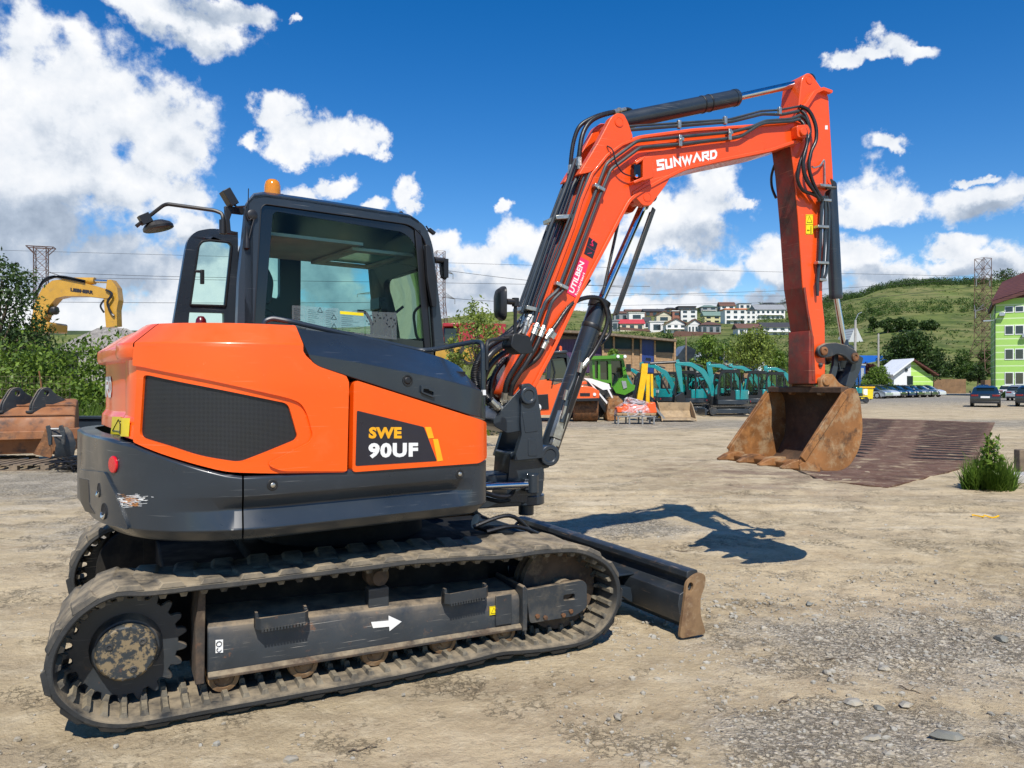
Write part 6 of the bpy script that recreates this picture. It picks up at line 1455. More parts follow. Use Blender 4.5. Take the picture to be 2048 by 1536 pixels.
def leaves(m, blobs_, n, size, rr, shell=.55, upb=.3):
    tot = sum(b[3]*b[4]*b[5] for b in blobs_)
    for (cx, cy, cz, rx, ry, rz) in [(b[0], b[1], b[2], b[3], b[4], b[5]) for b in blobs_]:
        k = int(n*rx*ry*rz/tot); i = 0
        sd = rr.random()*50
        while i < k:
            v = Vector((rr.gauss(0, 1), rr.gauss(0, 1), rr.gauss(0, 1))).normalized(); rad = (shell+(1-shell)*rr.random())*(1+.35*mnoise.noise(v*2.2+Vector((sd, 0, 0))))
            p = Vector((cx+v.x*rx*rad, cy+v.y*ry*rad, cz+v.z*rz*rad)); i += 1
            if mnoise.noise(p*(1.6/max(rx, .3))+Vector((sd, 3, 1))) < -.22: continue
            a = Vector((rr.gauss(0, 1), rr.gauss(0, 1), rr.gauss(0, .7)+upb)).normalized(); t = a.orthogonal().normalized(); w = a.cross(t); ang = rr.random()*6.28
            t, w = t*math.cos(ang)+w*math.sin(ang), w*math.cos(ang)-t*math.sin(ang); s = size*rr.uniform(.6, 1.3)
            o = len(m.v); m.v += [p-t*s, p+w*s*.45, p+t*s, p-w*s*.45]; m.f.append((o, o+1, o+2, o+3))
    return m
def crown_blobs(w, h, z0, rr, k=9):
    out = []
    for i in range(k):
        a = rr.random()*6.28; q = rr.random(); z = z0+h*(.18+.72*q); r = w*.5*math.sin(math.pi*min(.92, .25+.7*q))
        s = w*rr.uniform(.20, .32); out.append((math.cos(a)*r*.62, math.sin(a)*r*.62, z, s, s, s*rr.uniform(.7, 1.0)))
    out.append((0, 0, z0+h*.55, w*.30, w*.30, h*.34)); return out
def tree(name, px, base_z, d, w, h, mt, n, size, label, cat='tree', group=None, trunk=.35, k=10, seed=1, bare=.25):
    rr = random.Random(seed); e = empty(name, ((px-CX)/FPX*d, d, base_z), 0, label, cat, group)
    bl = crown_blobs(w, h*(1-bare), h*bare, rr, k); m = MB(); tr = w*.035
    m.tube(smooth_path([(0, 0, -.1), (w*.02, 0, h*.25), (-w*.02, .02*w, h*.55), (0, 0, h*.82)], 4), [tr*1.3*(1-.85*i/12) for i in range(13)], 8)
    for b in bl[:-1]:
        st = Vector((0, 0, h*(.2+.3*rr.random()))); en = Vector(b[:3]); mid = st.lerp(en, .5)+Vector((0, 0, -.04*h)); m.tube([st, mid, en], [tr*.5, tr*.35, tr*.12], 5)
    m.build('trunk', 'bark', e); leaves(MB(), bl, n, size, rr).build('crown', mt, e, sm=0, fix=False, merge=False) if False else None
    cm = MB(); leaves(cm, bl, n, size, rr); cm.build('crown', mt, e, sm=0, fix=False); return e
def shrub_at(px, py_base, py_top, wpx, d, mt, n, size, label, **k):
    zb = CAMH-(py_base-CY)*d/FPX; zt = CAMH-(py_top-CY)*d/FPX; return tree(k.pop('name', 'tree'), px, zb, d, wpx*d/FPX, zt-zb, mt, n, size, label, **k)
# scrub on the hill: too much to count
rr = random.Random(4); m = MB(); cnt = 0
while cnt < 2100:
    px = rr.uniform(880, 2080) if rr.random() < .9 else rr.uniform(-200, 880); t = rr.random(); d = 138+(DR-140)*t
    x = (px-CX)/FPX*d; dn = mnoise.noise(Vector((x*.018, d*.018, 4)))
    top = (px > 1640 and d > 380)
    hous = 1215 < px < 1640 and 215 < d
    if hous and rr.random() < .75: continue
    if not top and not (px < 1640 and d < 230) and dn < .12: continue
    if px < 1180 and d > 380: pass
    if top and px > 1860 and rr.random() < .6: continue
    s = rr.uniform(1.2, 2.6)*(1.25 if top else 1); z = tz(px, d); leaves(m, [(x, d, z+s*.5, s, s, s*.8)], 64, .33 if d > 250 else .25, rr, .5); cnt += 1
for i in range(2600):     # low tufts and thorn bushes that roughen the open slope
    px = rr.uniform(1640, 2060) if i % 3 else rr.uniform(900, 1640); t = rr.random()**.8; d = 142+(DR-150)*t; x = (px-CX)/FPX*d
    if mnoise.noise(Vector((x*.05, d*.03, 9))) < -.05 or (1215 < px < 1640 and d > 215 and i % 4): continue
    s = rr.uniform(.3, 1.0); leaves(m, [(x, d, tz(px, d)+s*.3, s*1.5, s, s*.5)], 14, .26, rr, .3)
sc_ = m.build('hillside_scrub', 'leafm', None, sm=0, fix=False); sc_['kind'] = 'stuff'; sc_['label'] = 'green scrub and bushes growing over the hill'
rr = random.Random(14); m = MB()
for i in range(420):
    px = 1650+rr.random()*320; d = rr.uniform(385, 440); x = (px-CX)/FPX*d
    if mnoise.noise(Vector((px*.02, d*.03, 1))) < -.15: continue
    s = rr.uniform(1.6, 3.0); leaves(m, [(x, d, tz(px, d)+s*.5, s*1.2, s, s*.8)], 85, .38, rr, .5)
o = m.build('ridge_wood', 'leafd', None, sm=0, fix=False); o['kind'] = 'stuff'; o['label'] = 'dark belt of trees along the top of the hill'
for k, (px, pb, pt, w_, lab) in enumerate(((1746, 664, 636, 22, 'dark round bush standing alone on the slope, leftmost of the row'), (1775, 666, 632, 34, 'widest dark bush in the middle of the slope'), (1797, 664, 634, 30, 'dark bush leaning on the widest bush of the slope'), (1826, 662, 644, 36, 'low spreading bush right of the dark bushes on the slope'), (1856, 660, 644, 34, 'low bush at the right end of the row on the slope'), (1741, 628, 618, 12, 'small dark bush high on the slope below the ridge'))):
    d = terrain_d(px, pb); shrub_at(px, pb, pt, w_, d, 'leafd', 2400, .34, lab, name='bush', cat='bush', group='dark bushes on the hill slope', seed=30+k, k=6, bare=.02)
# ================================================================= things at the back of the yard
TEAL = mk('teal_paint', (.005, .24, .25), .3, coat=.5, var=(2, .08)); M['teal'] = TEAL
M['ylw'] = mk('machine_yellow', (.52, .28, .03), .35, coat=.3, var=(2, .1), dirt=[((.28, .18, .07), 3, .55, .7, .6)]); M['ylw2'] = mk('bright_yellow', (.85, .48, .0), .35, coat=.3)
M['rollo'] = mk('roller_orange', (.85, .12, .02), .35, coat=.3, var=(2, .08)); M['grn'] = mk('tractor_green', (.075, .26, .015), .4, coat=.2, var=(2, .1)); M['redt'] = mk('truck_red', (.34, .012, .02), .4, coat=.3, var=(2, .12))
M['dglass'] = mk('dark_glass', (.012, .022, .024), .05, coat=.5, var=(1, .1)); M['silver'] = mk('silver_paint', (.45, .47, .48), .3, .5, coat=.5)
M['tyre'] = mk('tyre', (.018, .018, .018), .85, dirt=[((.18, .15, .1), 8, .5, .7, .5)]); M['conc'] = mk('concrete', (.40, .38, .34), .9, var=(2, .15)); M['wood'] = mk('raw_planks', (.46, .29, .15), .85, var=(5, .2), dirt=[((.22, .14, .08), 8, .5, .7, .5)], wave=('Z', 3.2, (.10, .06, .03), .12))
M['woodg'] = mk('weathered_wood', (.20, .15, .10), .9, var=(6, .3), dirt=[((.08, .06, .045), 9, .5, .7, .7)]); M['steelg'] = mk('galvanised_steel', (.30, .30, .29), .5, .4, var=(.4, .2)); M['rustl'] = mk('rusty_lattice', (.13, .07, .05), .7, .3, var=(.3, .3))
def px_mesh(lst, d0, d1): return lst
F0 = lambda d: Frame((0), d, 0.0)
def quadplate(lst, d, th):
    """upright plate at distance d whose outline follows picture points; thickness th towards the back"""
    m = MB(); m.plate([((x-CX)/FPX*d, CAMH-(y-CY)*d/FPX) for x, y in lst], d, d+th); return m
class Rel:
    """build at distance d relative to an empty placed on the ground at picture column px"""
    def __init__(s, name, px, d, label, cat, group=None, rz=0, z=0): s.o = Vector(((px-CX)/FPX*d, d, z)); s.e = empty(name, s.o, rz, label, cat, group); s.d = d
    def m(s, x, y, dd=0): return at(x, y, s.d+dd)-s.o
    def plate(s, lst, dd, th, holes=()):
        m = MB(); f = lambda l: [((at(x, y, s.d+dd)-s.o).x, (at(x, y, s.d+dd)-s.o).z) for x, y in l]; m.plate(f(lst), dd, dd+th, [f(h) for h in holes]); return m
# ---- compact excavator, built once, copied
def mini_excavator(mcol, sc=1.0, pose=0):
    e = empty('compact_excavator', (0, 0, 0))
    P_ = lambda mb, n, mt, par=None, b=.02, **k: mb.xf(lambda p: p*sc).build(n, mt, par or e, bevel=b*sc, seg=2, **k)
    for sg in (-1, 1):
        m = MB(); pr = []
        for i in range(28):
            a = R(90+180*i/27) if i < 14 else R(270+180*(i-14)/13); 
        ring = [(-.95+.27*math.cos(R(90+180*i/12)), .29+.27*math.sin(R(90+180*i/12))) for i in range(13)]+[(.95+.25*math.cos(R(-90+180*i/12)), .27+.25*math.sin(R(-90+180*i/12))) for i in range(13)]
        m.plate(ring, sg*.62, sg*.98, [[(x*.93, .28+(z-.28)*.78) for x, z in ring]])
        for i in range(26):
            x = -1.1+2.2*i/25; m.box(x-.025, x+.025, min(sg*.62, sg*.98), max(sg*.62, sg*.98), -.0, .025); m.box(x-.025, x+.025, min(sg*.62, sg*.98), max(sg*.62, sg*.98), .535, .575)
        tr = P_(m, 'rubber_track', 'rubber', b=.008)
        m = MB(); m.box(-.8, .8, min(sg*.66, sg*.95), max(sg*.66, sg*.95), .16, .40); P_(m, 'track_frame', 'grey', tr)
        for cx_, r_ in ((-.95, .18), (.95, .17)): m = MB(); m.cyl((cx_, sg*.64, .28), (cx_, sg*.97, .28), r_, None, 18); P_(m, 'track_wheel', 'greyrough', tr, b=.01)
    m = MB(); m.box(-.7, .7, -.62, .62, .28, .5); m.cyl((0, 0, .5), (0, 0, .62), .4, None, 20); P_(m, 'car_body', 'black')
    m = MB(); m.box(1.35, 1.45, -.98, .98, .05, .42); m.box(.8, 1.36, -.5, -.38, .2, .32); m.box(.8, 1.36, .38, .5, .2, .32); P_(m, 'dozer_blade', 'grey')
    m = MB(); out = [(.75, -.85), (.75, .85)]+[(-.1+.95*math.cos(R(a)), .92*math.sin(R(a))) for a in range(95, 266, 12)]
    m.plate(out, .62, .86, ax='xy'); P_(m, 'counterweight', 'grey')
    m = MB(); o2 = [(-.15, -.88), (-.15, .88)]+[(-.1+.92*math.cos(R(a)), .89*math.sin(R(a))) for a in range(95, 266, 12)]
    m.plate(o2, .865, 1.38, ax='xy'); P_(m, 'engine_hood', mcol, b=.06); m = MB(); m.box(-.14, .72, -.88, -.40, .865, 1.20); P_(m, 'side_cover', mcol, b=.05)
    for yy in (-.5, .5): m = MB(); m.lathe((-1.0, yy, .76), (-1, 0, 0), [(0, .06), (.02, .05)], 12); P_(m, 'reflector', 'red', b=0)
    m = MB(); m.box(-1.03, -1.01, -.25, .15, 1.15, 1.32); P_(m, 'name_plate', 'white', b=0)
    # cab with real openings
    m = MB()
    for yy in (-.38, .80):
        ou = [(-.40, .87), (-.45, 1.6), (-.40, 2.36), (.45, 2.40), (.66, 2.25), (.78, 1.4), (.78, .87)]; h1 = rnd([(-.34, 1.35), (-.34, 2.25), (.02, 2.27), (.02, 1.35)], .05, 3); h2 = rnd([(.10, 1.05), (.10, 2.27), (.42, 2.28), (.58, 2.15), (.69, 1.4), (.68, 1.05)], .06, 3)
        m.plate(rnd(ou, .08, 3), yy, yy+.05, [h1, h2])
    m.box(-.42, .48, -.38, .85, 2.38, 2.44); m.box(-.42, -.36, -.33, .80, .87, 1.45); m.box(.40, .52, -.33, .80, 2.33, 2.40); m.box(.72, .78, -.33, .80, .87, 1.15)
    cb = P_(m, 'cab_frame', 'black', b=.012)
    m = MB()
    for yy in (-.355, .825): m.plate([(-.36, 1.3), (-.36, 2.28), (.45, 2.3), (.62, 2.15), (.72, 1.4), (.71, 1.0), (.08, 1.0)], yy, yy+.004)
    m.add([(-.43, -.33, 1.45), (-.43, .80, 1.45), (-.41, .80, 2.36), (-.41, -.33, 2.36)], [(0, 1, 2, 3)]); m.add([(.77, -.33, 1.15), (.77, .80, 1.15), (.62, .80, 2.3), (.62, -.33, 2.3)], [(0, 1, 2, 3)])
    P_(m, 'cab_glass', 'glass', cb, b=0, sm=0)
    m = MB(); m.box(-.2, .25, .0, .5, 1.15, 1.27); m.obox((-.22, .25, 1.55), (.12, .46, .65), Matrix.Rotation(R(-8), 3, 'Y')); P_(m, 'seat', 'black', cb, b=.03)
    m = MB(); m.box(-.12, .0, -.392, -.388, 1.42, 1.60); P_(m, 'cab_label', 'pink', cb, b=0)
    # digging gear
    Y0, Y1 = -.13, .13
    if pose == 0: bp_ = [(.85, .75), (1.05, 1.55), (1.45, 2.25), (2.0, 2.62), (2.75, 2.70), (2.80, 2.85), (1.95, 2.84), (1.25, 2.45), (.80, 1.65), (.68, .85)]; ap = [(2.62, 3.0), (2.84, 2.92), (2.78, 2.45), (2.52, 1.25), (2.38, 1.25), (2.48, 2.50)]; bk_ = [(2.42, 1.28), (2.75, 1.05), (2.80, .75), (2.55, .50), (2.10, .42), (2.28, .70)]
    else: bp_ = [(.85, .75), (1.15, 1.35), (1.65, 1.85), (2.25, 2.0), (2.85, 1.85), (2.90, 2.0), (2.25, 2.22), (1.50, 2.05), (.95, 1.55), (.68, .85)]; ap = [(2.72, 2.3), (2.95, 2.22), (2.88, 1.75), (2.45, .95), (2.30, 1.0), (2.55, 1.75)]; bk_ = [(2.35, 1.02), (2.6, .8), (2.62, .45), (2.35, .12), (1.95, .05), (2.15, .45)]
    m = MB(); m.plate(rnd(bp_, .12, 3), -.10, .10); bo = P_(m, 'boom', mcol)
    q = Vector(bp_[3])*.5+Vector(bp_[6])*.5; m = MB(); m.box(.7, .95, -.18, .18, .55, 1.05); P_(m, 'swing_post', 'black')
    vs = word('SUNWARD', [(bp_[3][0]-.05, bp_[3][1]+.05), (bp_[4][0]-.15, bp_[4][1]+.02), (bp_[4][0]-.15, bp_[4][1]+.12), (bp_[3][0]-.05, bp_[3][1]+.16)], lambda p: (p.x, -.104, p.y), bold=.05); P_(vs, 'lettering', 'white', bo, b=0, sm=0)
    m = MB(); m.plate(rnd(ap, .05, 3), -.085, .085); P_(m, 'arm', mcol)
    m = MB(); m.plate(rnd(bk_, .06, 3), -.30, .30); P_(m, 'bucket', 'black')
    m = MB(); a_, b_ = Vector((bp_[1][0]+.05, 0, bp_[1][1]-.45)), Vector((bp_[3][0]-.15, 0, bp_[3][1]-.12)); m.cyl(a_, a_.lerp(b_, .6), .05, None, 12); m.cyl(a_.lerp(b_, .6), b_, .028, None, 10); P_(m, 'boom_cylinder', 'black', b=0)
    m = MB(); a_, b_ = Vector((bp_[7][0]+.1, 0, bp_[7][1]+.18)), Vector((ap[0][0], 0, ap[0][1]-.03)); m.cyl(a_, a_.lerp(b_, .65), .045, None, 12); m.cyl(a_.lerp(b_, .65), b_, .025, None, 10); P_(m, 'arm_cylinder', 'black', b=0)
    m = MB(); m.tube(smooth_path([(.8, -.14, 1.0), (1.0, -.14, 1.7), (1.4, -.13, 2.2), (2.0, -.12, 2.72 if pose == 0 else 2.1), (2.6, -.12, 2.75 if pose == 0 else 1.95)]), .022, 6); P_(m, 'hydraulic_hose', 'hose', b=0)
    return e
minis = [(1457, 37.5, 178, 0, 'teal compact excavator with open door, nearest of the teal machines and side on'), (1512, 41, 176, 0, 'second teal compact excavator, half behind the nearest one'), (1548, 45, 176, 0, 'teal compact excavator furthest right of the two side on, mostly hidden by the bucket'),
         (1290, 47, 174, 0, 'teal compact excavator left of the yellow crane arm, mostly its boom showing'), (1378, 41, 165, 0, 'teal compact excavator standing just behind the beige bucket, boom to the left'), (1432, 52, 178, 1, 'teal compact excavator in the back row above the nearest cab'), (1575, 55, 176, 1, 'teal compact excavator at the back, right behind the third one'), (1345, 44, 12, 1, 'teal compact excavator with raised boom just right of the yellow crane arm'), (1400, 47, 160, 1, 'teal compact excavator behind the beige loader bucket'), (1318, 50, 170, 0, 'teal compact excavator behind the yellow crane arm'), (1612, 49, 172, 0, 'teal compact excavator seen left of the red arm with its boom pointing left'), (1700, 62, 180, 1, 'teal compact excavator behind the rusty bucket, left of the yellow skip')]
protos = {0: mini_excavator('teal', 1.0, 0), 1: mini_excavator('teal', 1.0, 1)}; used = {0: False, 1: False}
for (px, d, rz, ps, lab) in minis:
    o = protos[ps] if not used[ps] else copy_tree(protos[ps]); used[ps] = True
    o.location = ((px-CX)/FPX*d, d, 0); o.rotation_euler = (0, 0, R(rz)); s_ = .92; o.scale = (s_, s_, s_); setp(o, lab, 'excavator', 'teal compact excavators at the back of the yard')
# ---- wheel helper
def wheel(m, c, r, w, axis=(0, 1, 0)): m.lathe(Vector(c)-Vector(axis)*w/2, axis, [(0, r*.72), (.02*r, r*.93), (w*.2, r), (w*.8, r), (w-.02*r, r*.93), (w, r*.72)], 26)
def wheel_part(e, c, r, w, rim='silver', axis=(0, 1, 0)):
    m = MB(); wheel(m, c, r, w, axis); t = m.build('wheel', 'tyre', e); m = MB(); m.lathe(Vector(c)-Vector(axis)*(w/2+.01), axis, [(0, r*.2), (.01, r*.62), (w+.01, r*.62), (w+.02, r*.2)], 22); m.build('rim', rim, t); return t
# ---- orange road roller
q = Rel('road_roller', 1135, 31.5, 'orange road roller with one big rust coloured drum facing the yard', 'road roller'); e = q.e; D = .45
m = q.plate(rnd([(1062, 762), (1100, 758), (1108, 770), (1125, 765), (1142, 772), (1142, 800), (1120, 806), (1100, 830), (1062, 830)], .08, 2), .2, 1.5); m.build('body', 'rollo', e, bevel=.04)
m = q.plate([(1143, 778), (1160, 770), (1185, 774), (1199, 782), (1199, 797), (1143, 799)], -.5, 1.9); m.build('drum_yoke', 'rollo', e, bevel=.03)
m = q.plate([(1145, 797), (1197, 796), (1197, 802), (1145, 803)], -.52, 1.6); m.build('scraper', 'black', e, bevel=.01)
c0, c1 = q.m(1147, 818, .1), q.m(1196, 818, .1); m = MB(); m.lathe(Vector((c0.x, .4, .56)), (1, 0, 0), [(0, .50), (.02, .56), (c1.x-c0.x-.02, .56), (c1.x-c0.x, .50)], 40); m.build('drum', 'rust', e)
for x in (1153, 1189):
    m = MB(); p = q.m(x, 789, -.5); m.lathe(p, (0, -1, 0), [(0, .07), (.04, .06), (.045, .001)], 12); m.build('headlight', 'white', e)
m = q.plate([(1092, 762), (1097, 712), (1104, 706), (1130, 704), (1140, 716), (1150, 758), (1142, 764)], .2, 1.4, [[(1100, 758), (1103, 718), (1127, 716), (1140, 756)]]); cb = m.build('cab_frame', 'grey', e, bevel=.02)
q.plate([(1098, 760), (1101, 716), (1129, 714), (1142, 758)], .25, 1.3).build('cab_glass', 'dglass', cb)
q.plate([(1093, 703), (1134, 700), (1136, 706), (1092, 709)], .0, 1.6).build('cab_roof', 'grey', e, bevel=.03)
m = MB(); m.lathe(q.m(1121, 701, .6), (0, 0, 1), [(0, .07), (.16, .06), (.2, .001)], 12); m.build('beacon', 'rollo', e)
wheel_part(e, (q.m(1128, 820).x, .7, .62), .62, .45, 'white')
q.plate([(1068, 790), (1096, 788), (1098, 818), (1070, 820)], .15, .06).build('side_vent', 'black', e, bevel=.01); q.plate([(1160, 786), (1180, 786), (1180, 792), (1160, 792)], -.52, .03).build('front_grille', 'black', e); q.plate([(1150, 770), (1175, 768), (1172, 762), (1152, 764)], .3, 1.0).build('engine_hood', 'rollo', e, bevel=.03)
m = MB(); m.lathe(q.m(1075, 815, .14), (0, -1, 0), [(0, .16), (.02, .15), (.022, .001)], 18); m.build('round_badge', 'white', e); m = MB(); m.tube([q.m(1104, 770, .1), q.m(1110, 745, .1), q.m(1104, 720, .1)], .03, 6); m.build('grab_rail', 'black', e)
# ---- white backhoe loader arm + green loader tractor
q = Rel('green_loader', 1220, 35.5, 'bright green loader tractor with a boxy glazed cab', 'loader'); e = q.e
m = q.plate(rnd([(1184, 716), (1186, 760), (1192, 766), (1222, 766), (1222, 774), (1258, 776), (1254, 748), (1247, 718)], .05, 2), .1, 1.4, [[(1189, 722), (1196, 722), (1196, 758), (1190, 756)], [(1200, 722), (1216, 722), (1217, 760), (1201, 759)], [(1222, 721), (1243, 721), (1247, 752), (1232, 772), (1224, 772)]]); cb = m.build('cab_frame', 'grn', e, bevel=.02)
q.plate([(1187, 718), (1188, 760), (1222, 762), (1224, 774), (1250, 752), (1246, 718)], .4, .5).build('cab_glass', 'dglass', cb)
q.plate(rnd([(1182, 712), (1228, 711), (1230, 708), (1252, 710), (1253, 716), (1183, 719)], .03, 2), -.1, 1.8).build('cab_roof', 'grn', e, bevel=.04)
m = q.plate(rnd([(1226, 776), (1240, 756), (1254, 756), (1262, 768), (1270, 770), (1272, 778), (1250, 790), (1232, 786)], .05, 2), -.2, 1.7); m.build('mudguard', 'grn', e, bevel=.04)
q.plate(rnd([(1243, 762), (1252, 762), (1254, 775), (1247, 778)], .03, 2), -.24, .05).build('fuel_tank', 'silver', e, bevel=.01)
wheel_part(e, (q.m(1240, 810).x, .2, .75), .75, .5, 'black'); wheel_part(e, (q.m(1200, 815).x, .4, .65), .65, .45, 'black')
q.plate([(1190, 766), (1222, 766), (1228, 790), (1226, 815), (1190, 815)], .3, 1.2).build('chassis', 'black', e, bevel=.03)
m = MB(); m.tube([q.m(1234, 762, .0), q.m(1234, 748, .0), q.m(1228, 746, .0)], .035, 6); m.build('grab_rail', 'black', e); m = MB(); m.tube([q.m(1247, 742, -.1), q.m(1256, 736, -.3)], .02, 5); m.obox(q.m(1257, 736, -.3), (.22, .05, .35)); m.build('wing_mirror', 'black', e)
for x in (1236, 1250): m = MB(); m.lathe(q.m(x, 713, -.2), (0, -1, 0), [(0, .08), (.04, .07)], 10); m.build('work_lamp', 'white', e)
q.plate([(1200, 738), (1212, 738), (1214, 760), (1200, 760)], .6, .3).build('seat', 'black', e, bevel=.03)
q = Rel('backhoe_loader', 1190, 33, 'black and white backhoe loader with its rusty front bucket on the gravel', 'loader'); e = q.e
q.plate(rnd([(1166, 756), (1182, 757), (1218, 768), (1222, 778), (1206, 780), (1176, 762)], .03, 2), -.3, 1.0).build('bonnet', 'white', e, bevel=.03)
q.plate(rnd([(1172, 764), (1180, 764), (1216, 822), (1212, 828), (1203, 815)], .03, 2), -.45, .15).build('loader_arm', 'black', e, bevel=.01)
q.plate([(1176, 762), (1179, 762), (1222, 812), (1220, 816)], -.5, .03).build('arm_edge', 'white', e)
q.plate([(1214, 778), (1218, 778), (1232, 806), (1230, 808)], -.5, .06).build('lift_ram', 'white', e)
q.plate(rnd([(1218, 800), (1236, 792), (1246, 802), (1240, 838), (1216, 842), (1213, 826)], .04, 2), -.9, 1.6).build('bucket', 'bucket', e, bevel=.02)
q.plate([(1168, 790), (1210, 790), (1214, 820), (1168, 820)], .2, 1.2).build('chassis', 'black', e, bevel=.03)
wheel_part(e, (q.m(1184, 815).x, .1, .6), .6, .45, 'black')
# ---- upright yellow crane arm with beige loader bucket
q = Rel('crane_arm', 1292, 32, 'bright yellow folding arm standing upright behind the wrapped pallet', 'crane arm'); e = q.e
q.plate(rnd([(1284, 727), (1296, 727), (1295, 745), (1285, 802), (1274, 798), (1282, 748)], .02, 2), 0, .32).build('main_arm', 'ylw2', e, bevel=.02)
q.plate(rnd([(1293, 748), (1300, 748), (1299, 812), (1292, 811)], .02, 2), .05, .2).build('second_arm', 'ylw2', e, bevel=.015)
q.plate(rnd([(1301, 748), (1306, 748), (1307, 796), (1302, 792)], .02, 2), .05, .2).build('outer_arm', 'ylw2', e, bevel=.015)
m = MB(); m.tube([q.m(1280, 746, .1), q.m(1268, 796, .1)], .07, 10); m.tube([q.m(1300, 727, .1), q.m(1352, 724, .1)], .06, 8); m.tube([q.m(1296, 722, .2), q.m(1297, 716, .2)], .12, 8); m.build('ram', 'black', e)
m = MB(); m.tube(smooth_path([q.m(1303, 800, -.1), q.m(1314, 818, -.2), q.m(1316, 832, -.2), q.m(1308, 836, -.2)]), .06, 8); m.build('hose', 'hose', e)
q.plate([(1308, 836), (1314, 820), (1322, 822), (1326, 838), (1322, 842), (1310, 842)], .0, .7).build('foot', 'ylw2', e, bevel=.02)
q.plate([(1300, 836), (1326, 836), (1326, 846), (1300, 848)], -.3, .8).build('base_frame', 'black', e, bevel=.02)
M['beige'] = mk('dusty_bucket', (.36, .26, .15), .8, var=(3, .2), dirt=[((.12, .09, .06), 4, .5, .7, .7)])
q = Rel('loader_bucket', 1352, 31.8, 'long dusty beige loader bucket lying on its back beside the yellow arm', 'bucket'); e = q.e
m = MB(); P0 = q.m(1322, 845); P1 = q.m(1390, 842); w_ = P1.x-P0.x
pr = [(0, .0), (-.05, .25), (.25, .62), (.65, .95), (.95, .80), (1.05, .1)]
rings = [[(P0.x+t*w_, y, z*.85+.04) for y, z in [(-.25, .02), (.0, .0), (.55, .08), (.85, .45), (.80, .85), (.74, .86), (.76, .45), (.5, .15), (-.22, .10)]] for t in (0, 1)]
m.loft(rings, closed=True, cap=True); m.build('shell', 'beige', e, bevel=.01)
for t in (0, 1): m = MB(); x = P0.x+t*w_; m.plate([(-.3, .03), (.6, .05), (.9, .45), (.84, .82), (.5, .70), (-.05, .32)], x-.02, x+.02, ax='yz'); m.build('side_plate', 'beige', e, bevel=.01)
m = MB(); m.box(P0.x-.55, P0.x+.0, -.1, .3, .0, .06); m.obox((P0.x-.1, -.1, .38), (.9, .06, .10), Matrix.Rotation(R(50), 3, 'Y')); m.build('mount', 'steelg', e)
# ---- shrink-wrapped pallet
q = Rel('wrapped_pallet', 1270, 29.5, 'pallet of orange parts under clear plastic wrap on a metal trestle', 'pallet'); e = q.e
a, b = q.m(1234, 845), q.m(1312, 845); wd = b.x-a.x
m = MB()
for x in (a.x+.02, a.x+.45, a.x+.95, b.x-.1): m.box(x, x+.06, 0, .06, 0, .30); m.box(x, x+.06, .9, .96, 0, .30)
m.box(a.x, b.x, 0, .06, .28, .33); m.box(a.x, b.x, .9, .96, .28, .33); m.build('trestle', 'steelg', e)
m = MB(); 
for i in range(7): m.box(a.x+.02+i*wd/7, a.x+.02+i*wd/7+.17, .0, .95, .34, .37)
m.box(a.x, b.x, -.0, .1, .38, .44); m.build('pallet_boards', 'wood', e)
rr = random.Random(3)
for i in range(6):
    m = MB(); x = a.x+.12+i*wd/6.2; m.obox((x+.05, .45, .56+.06*(i % 2)), (.30, .7, .22+.1*(i % 3)), Matrix.Rotation(R(rr.uniform(-12, 12)), 3, 'Y')); m.build('packed_part', 'rollo', e, bevel=.03)
wm = bpy.data.materials.new('plastic_film'); wm.use_nodes = True; N_, L_ = wm.node_tree.nodes, wm.node_tree.links; tN = N_.new('ShaderNodeBsdfTransparent'); mN = N_.new('ShaderNodeMixShader'); nN = N_.new('ShaderNodeTexNoise'); nN.inputs['Scale'].default_value = 3.5; nN.inputs['Detail'].default_value = 6; nN.inputs['Distortion'].default_value = 3
rN = N_.new('ShaderNodeMapRange'); L_.new(nN.outputs['Fac'], rN.inputs[0]); rN.inputs[1].default_value = .42; rN.inputs[2].default_value = .62; rN.inputs[3].default_value = .06; rN.inputs[4].default_value = .6
bN = N_['Principled BSDF']; bN.inputs['Base Color'].default_value = (.78, .78, .8, 1); bN.inputs['Roughness'].default_value = .12; L_.new(rN.outputs[0], mN.inputs[0]); L_.new(tN.outputs[0], mN.inputs[1]); L_.new(bN.outputs[0], mN.inputs[2]); L_.new(mN.outputs[0], N_['Material Output'].inputs[0]); M['film'] = wm
m = MB(); rings = []
for zz, k, dx in ((.32, 1.0, 0), (.50, 1.04, 0), (.70, .93, 0), (.85, .62, .05), (.98, .25, -.2), (1.03, .06, -.25)):
    rings.append([((a.x+b.x)/2+dx+k*wd/2*math.cos(t*math.pi/14)*(1+.04*math.sin(t*3)), .47+k*.52*math.sin(t*math.pi/14), zz+.02*math.sin(t*2.3)) for t in range(28)])
m.loft(rings, closed=True, cap=False); m.build('plastic_wrap', 'film', e, sm=60)
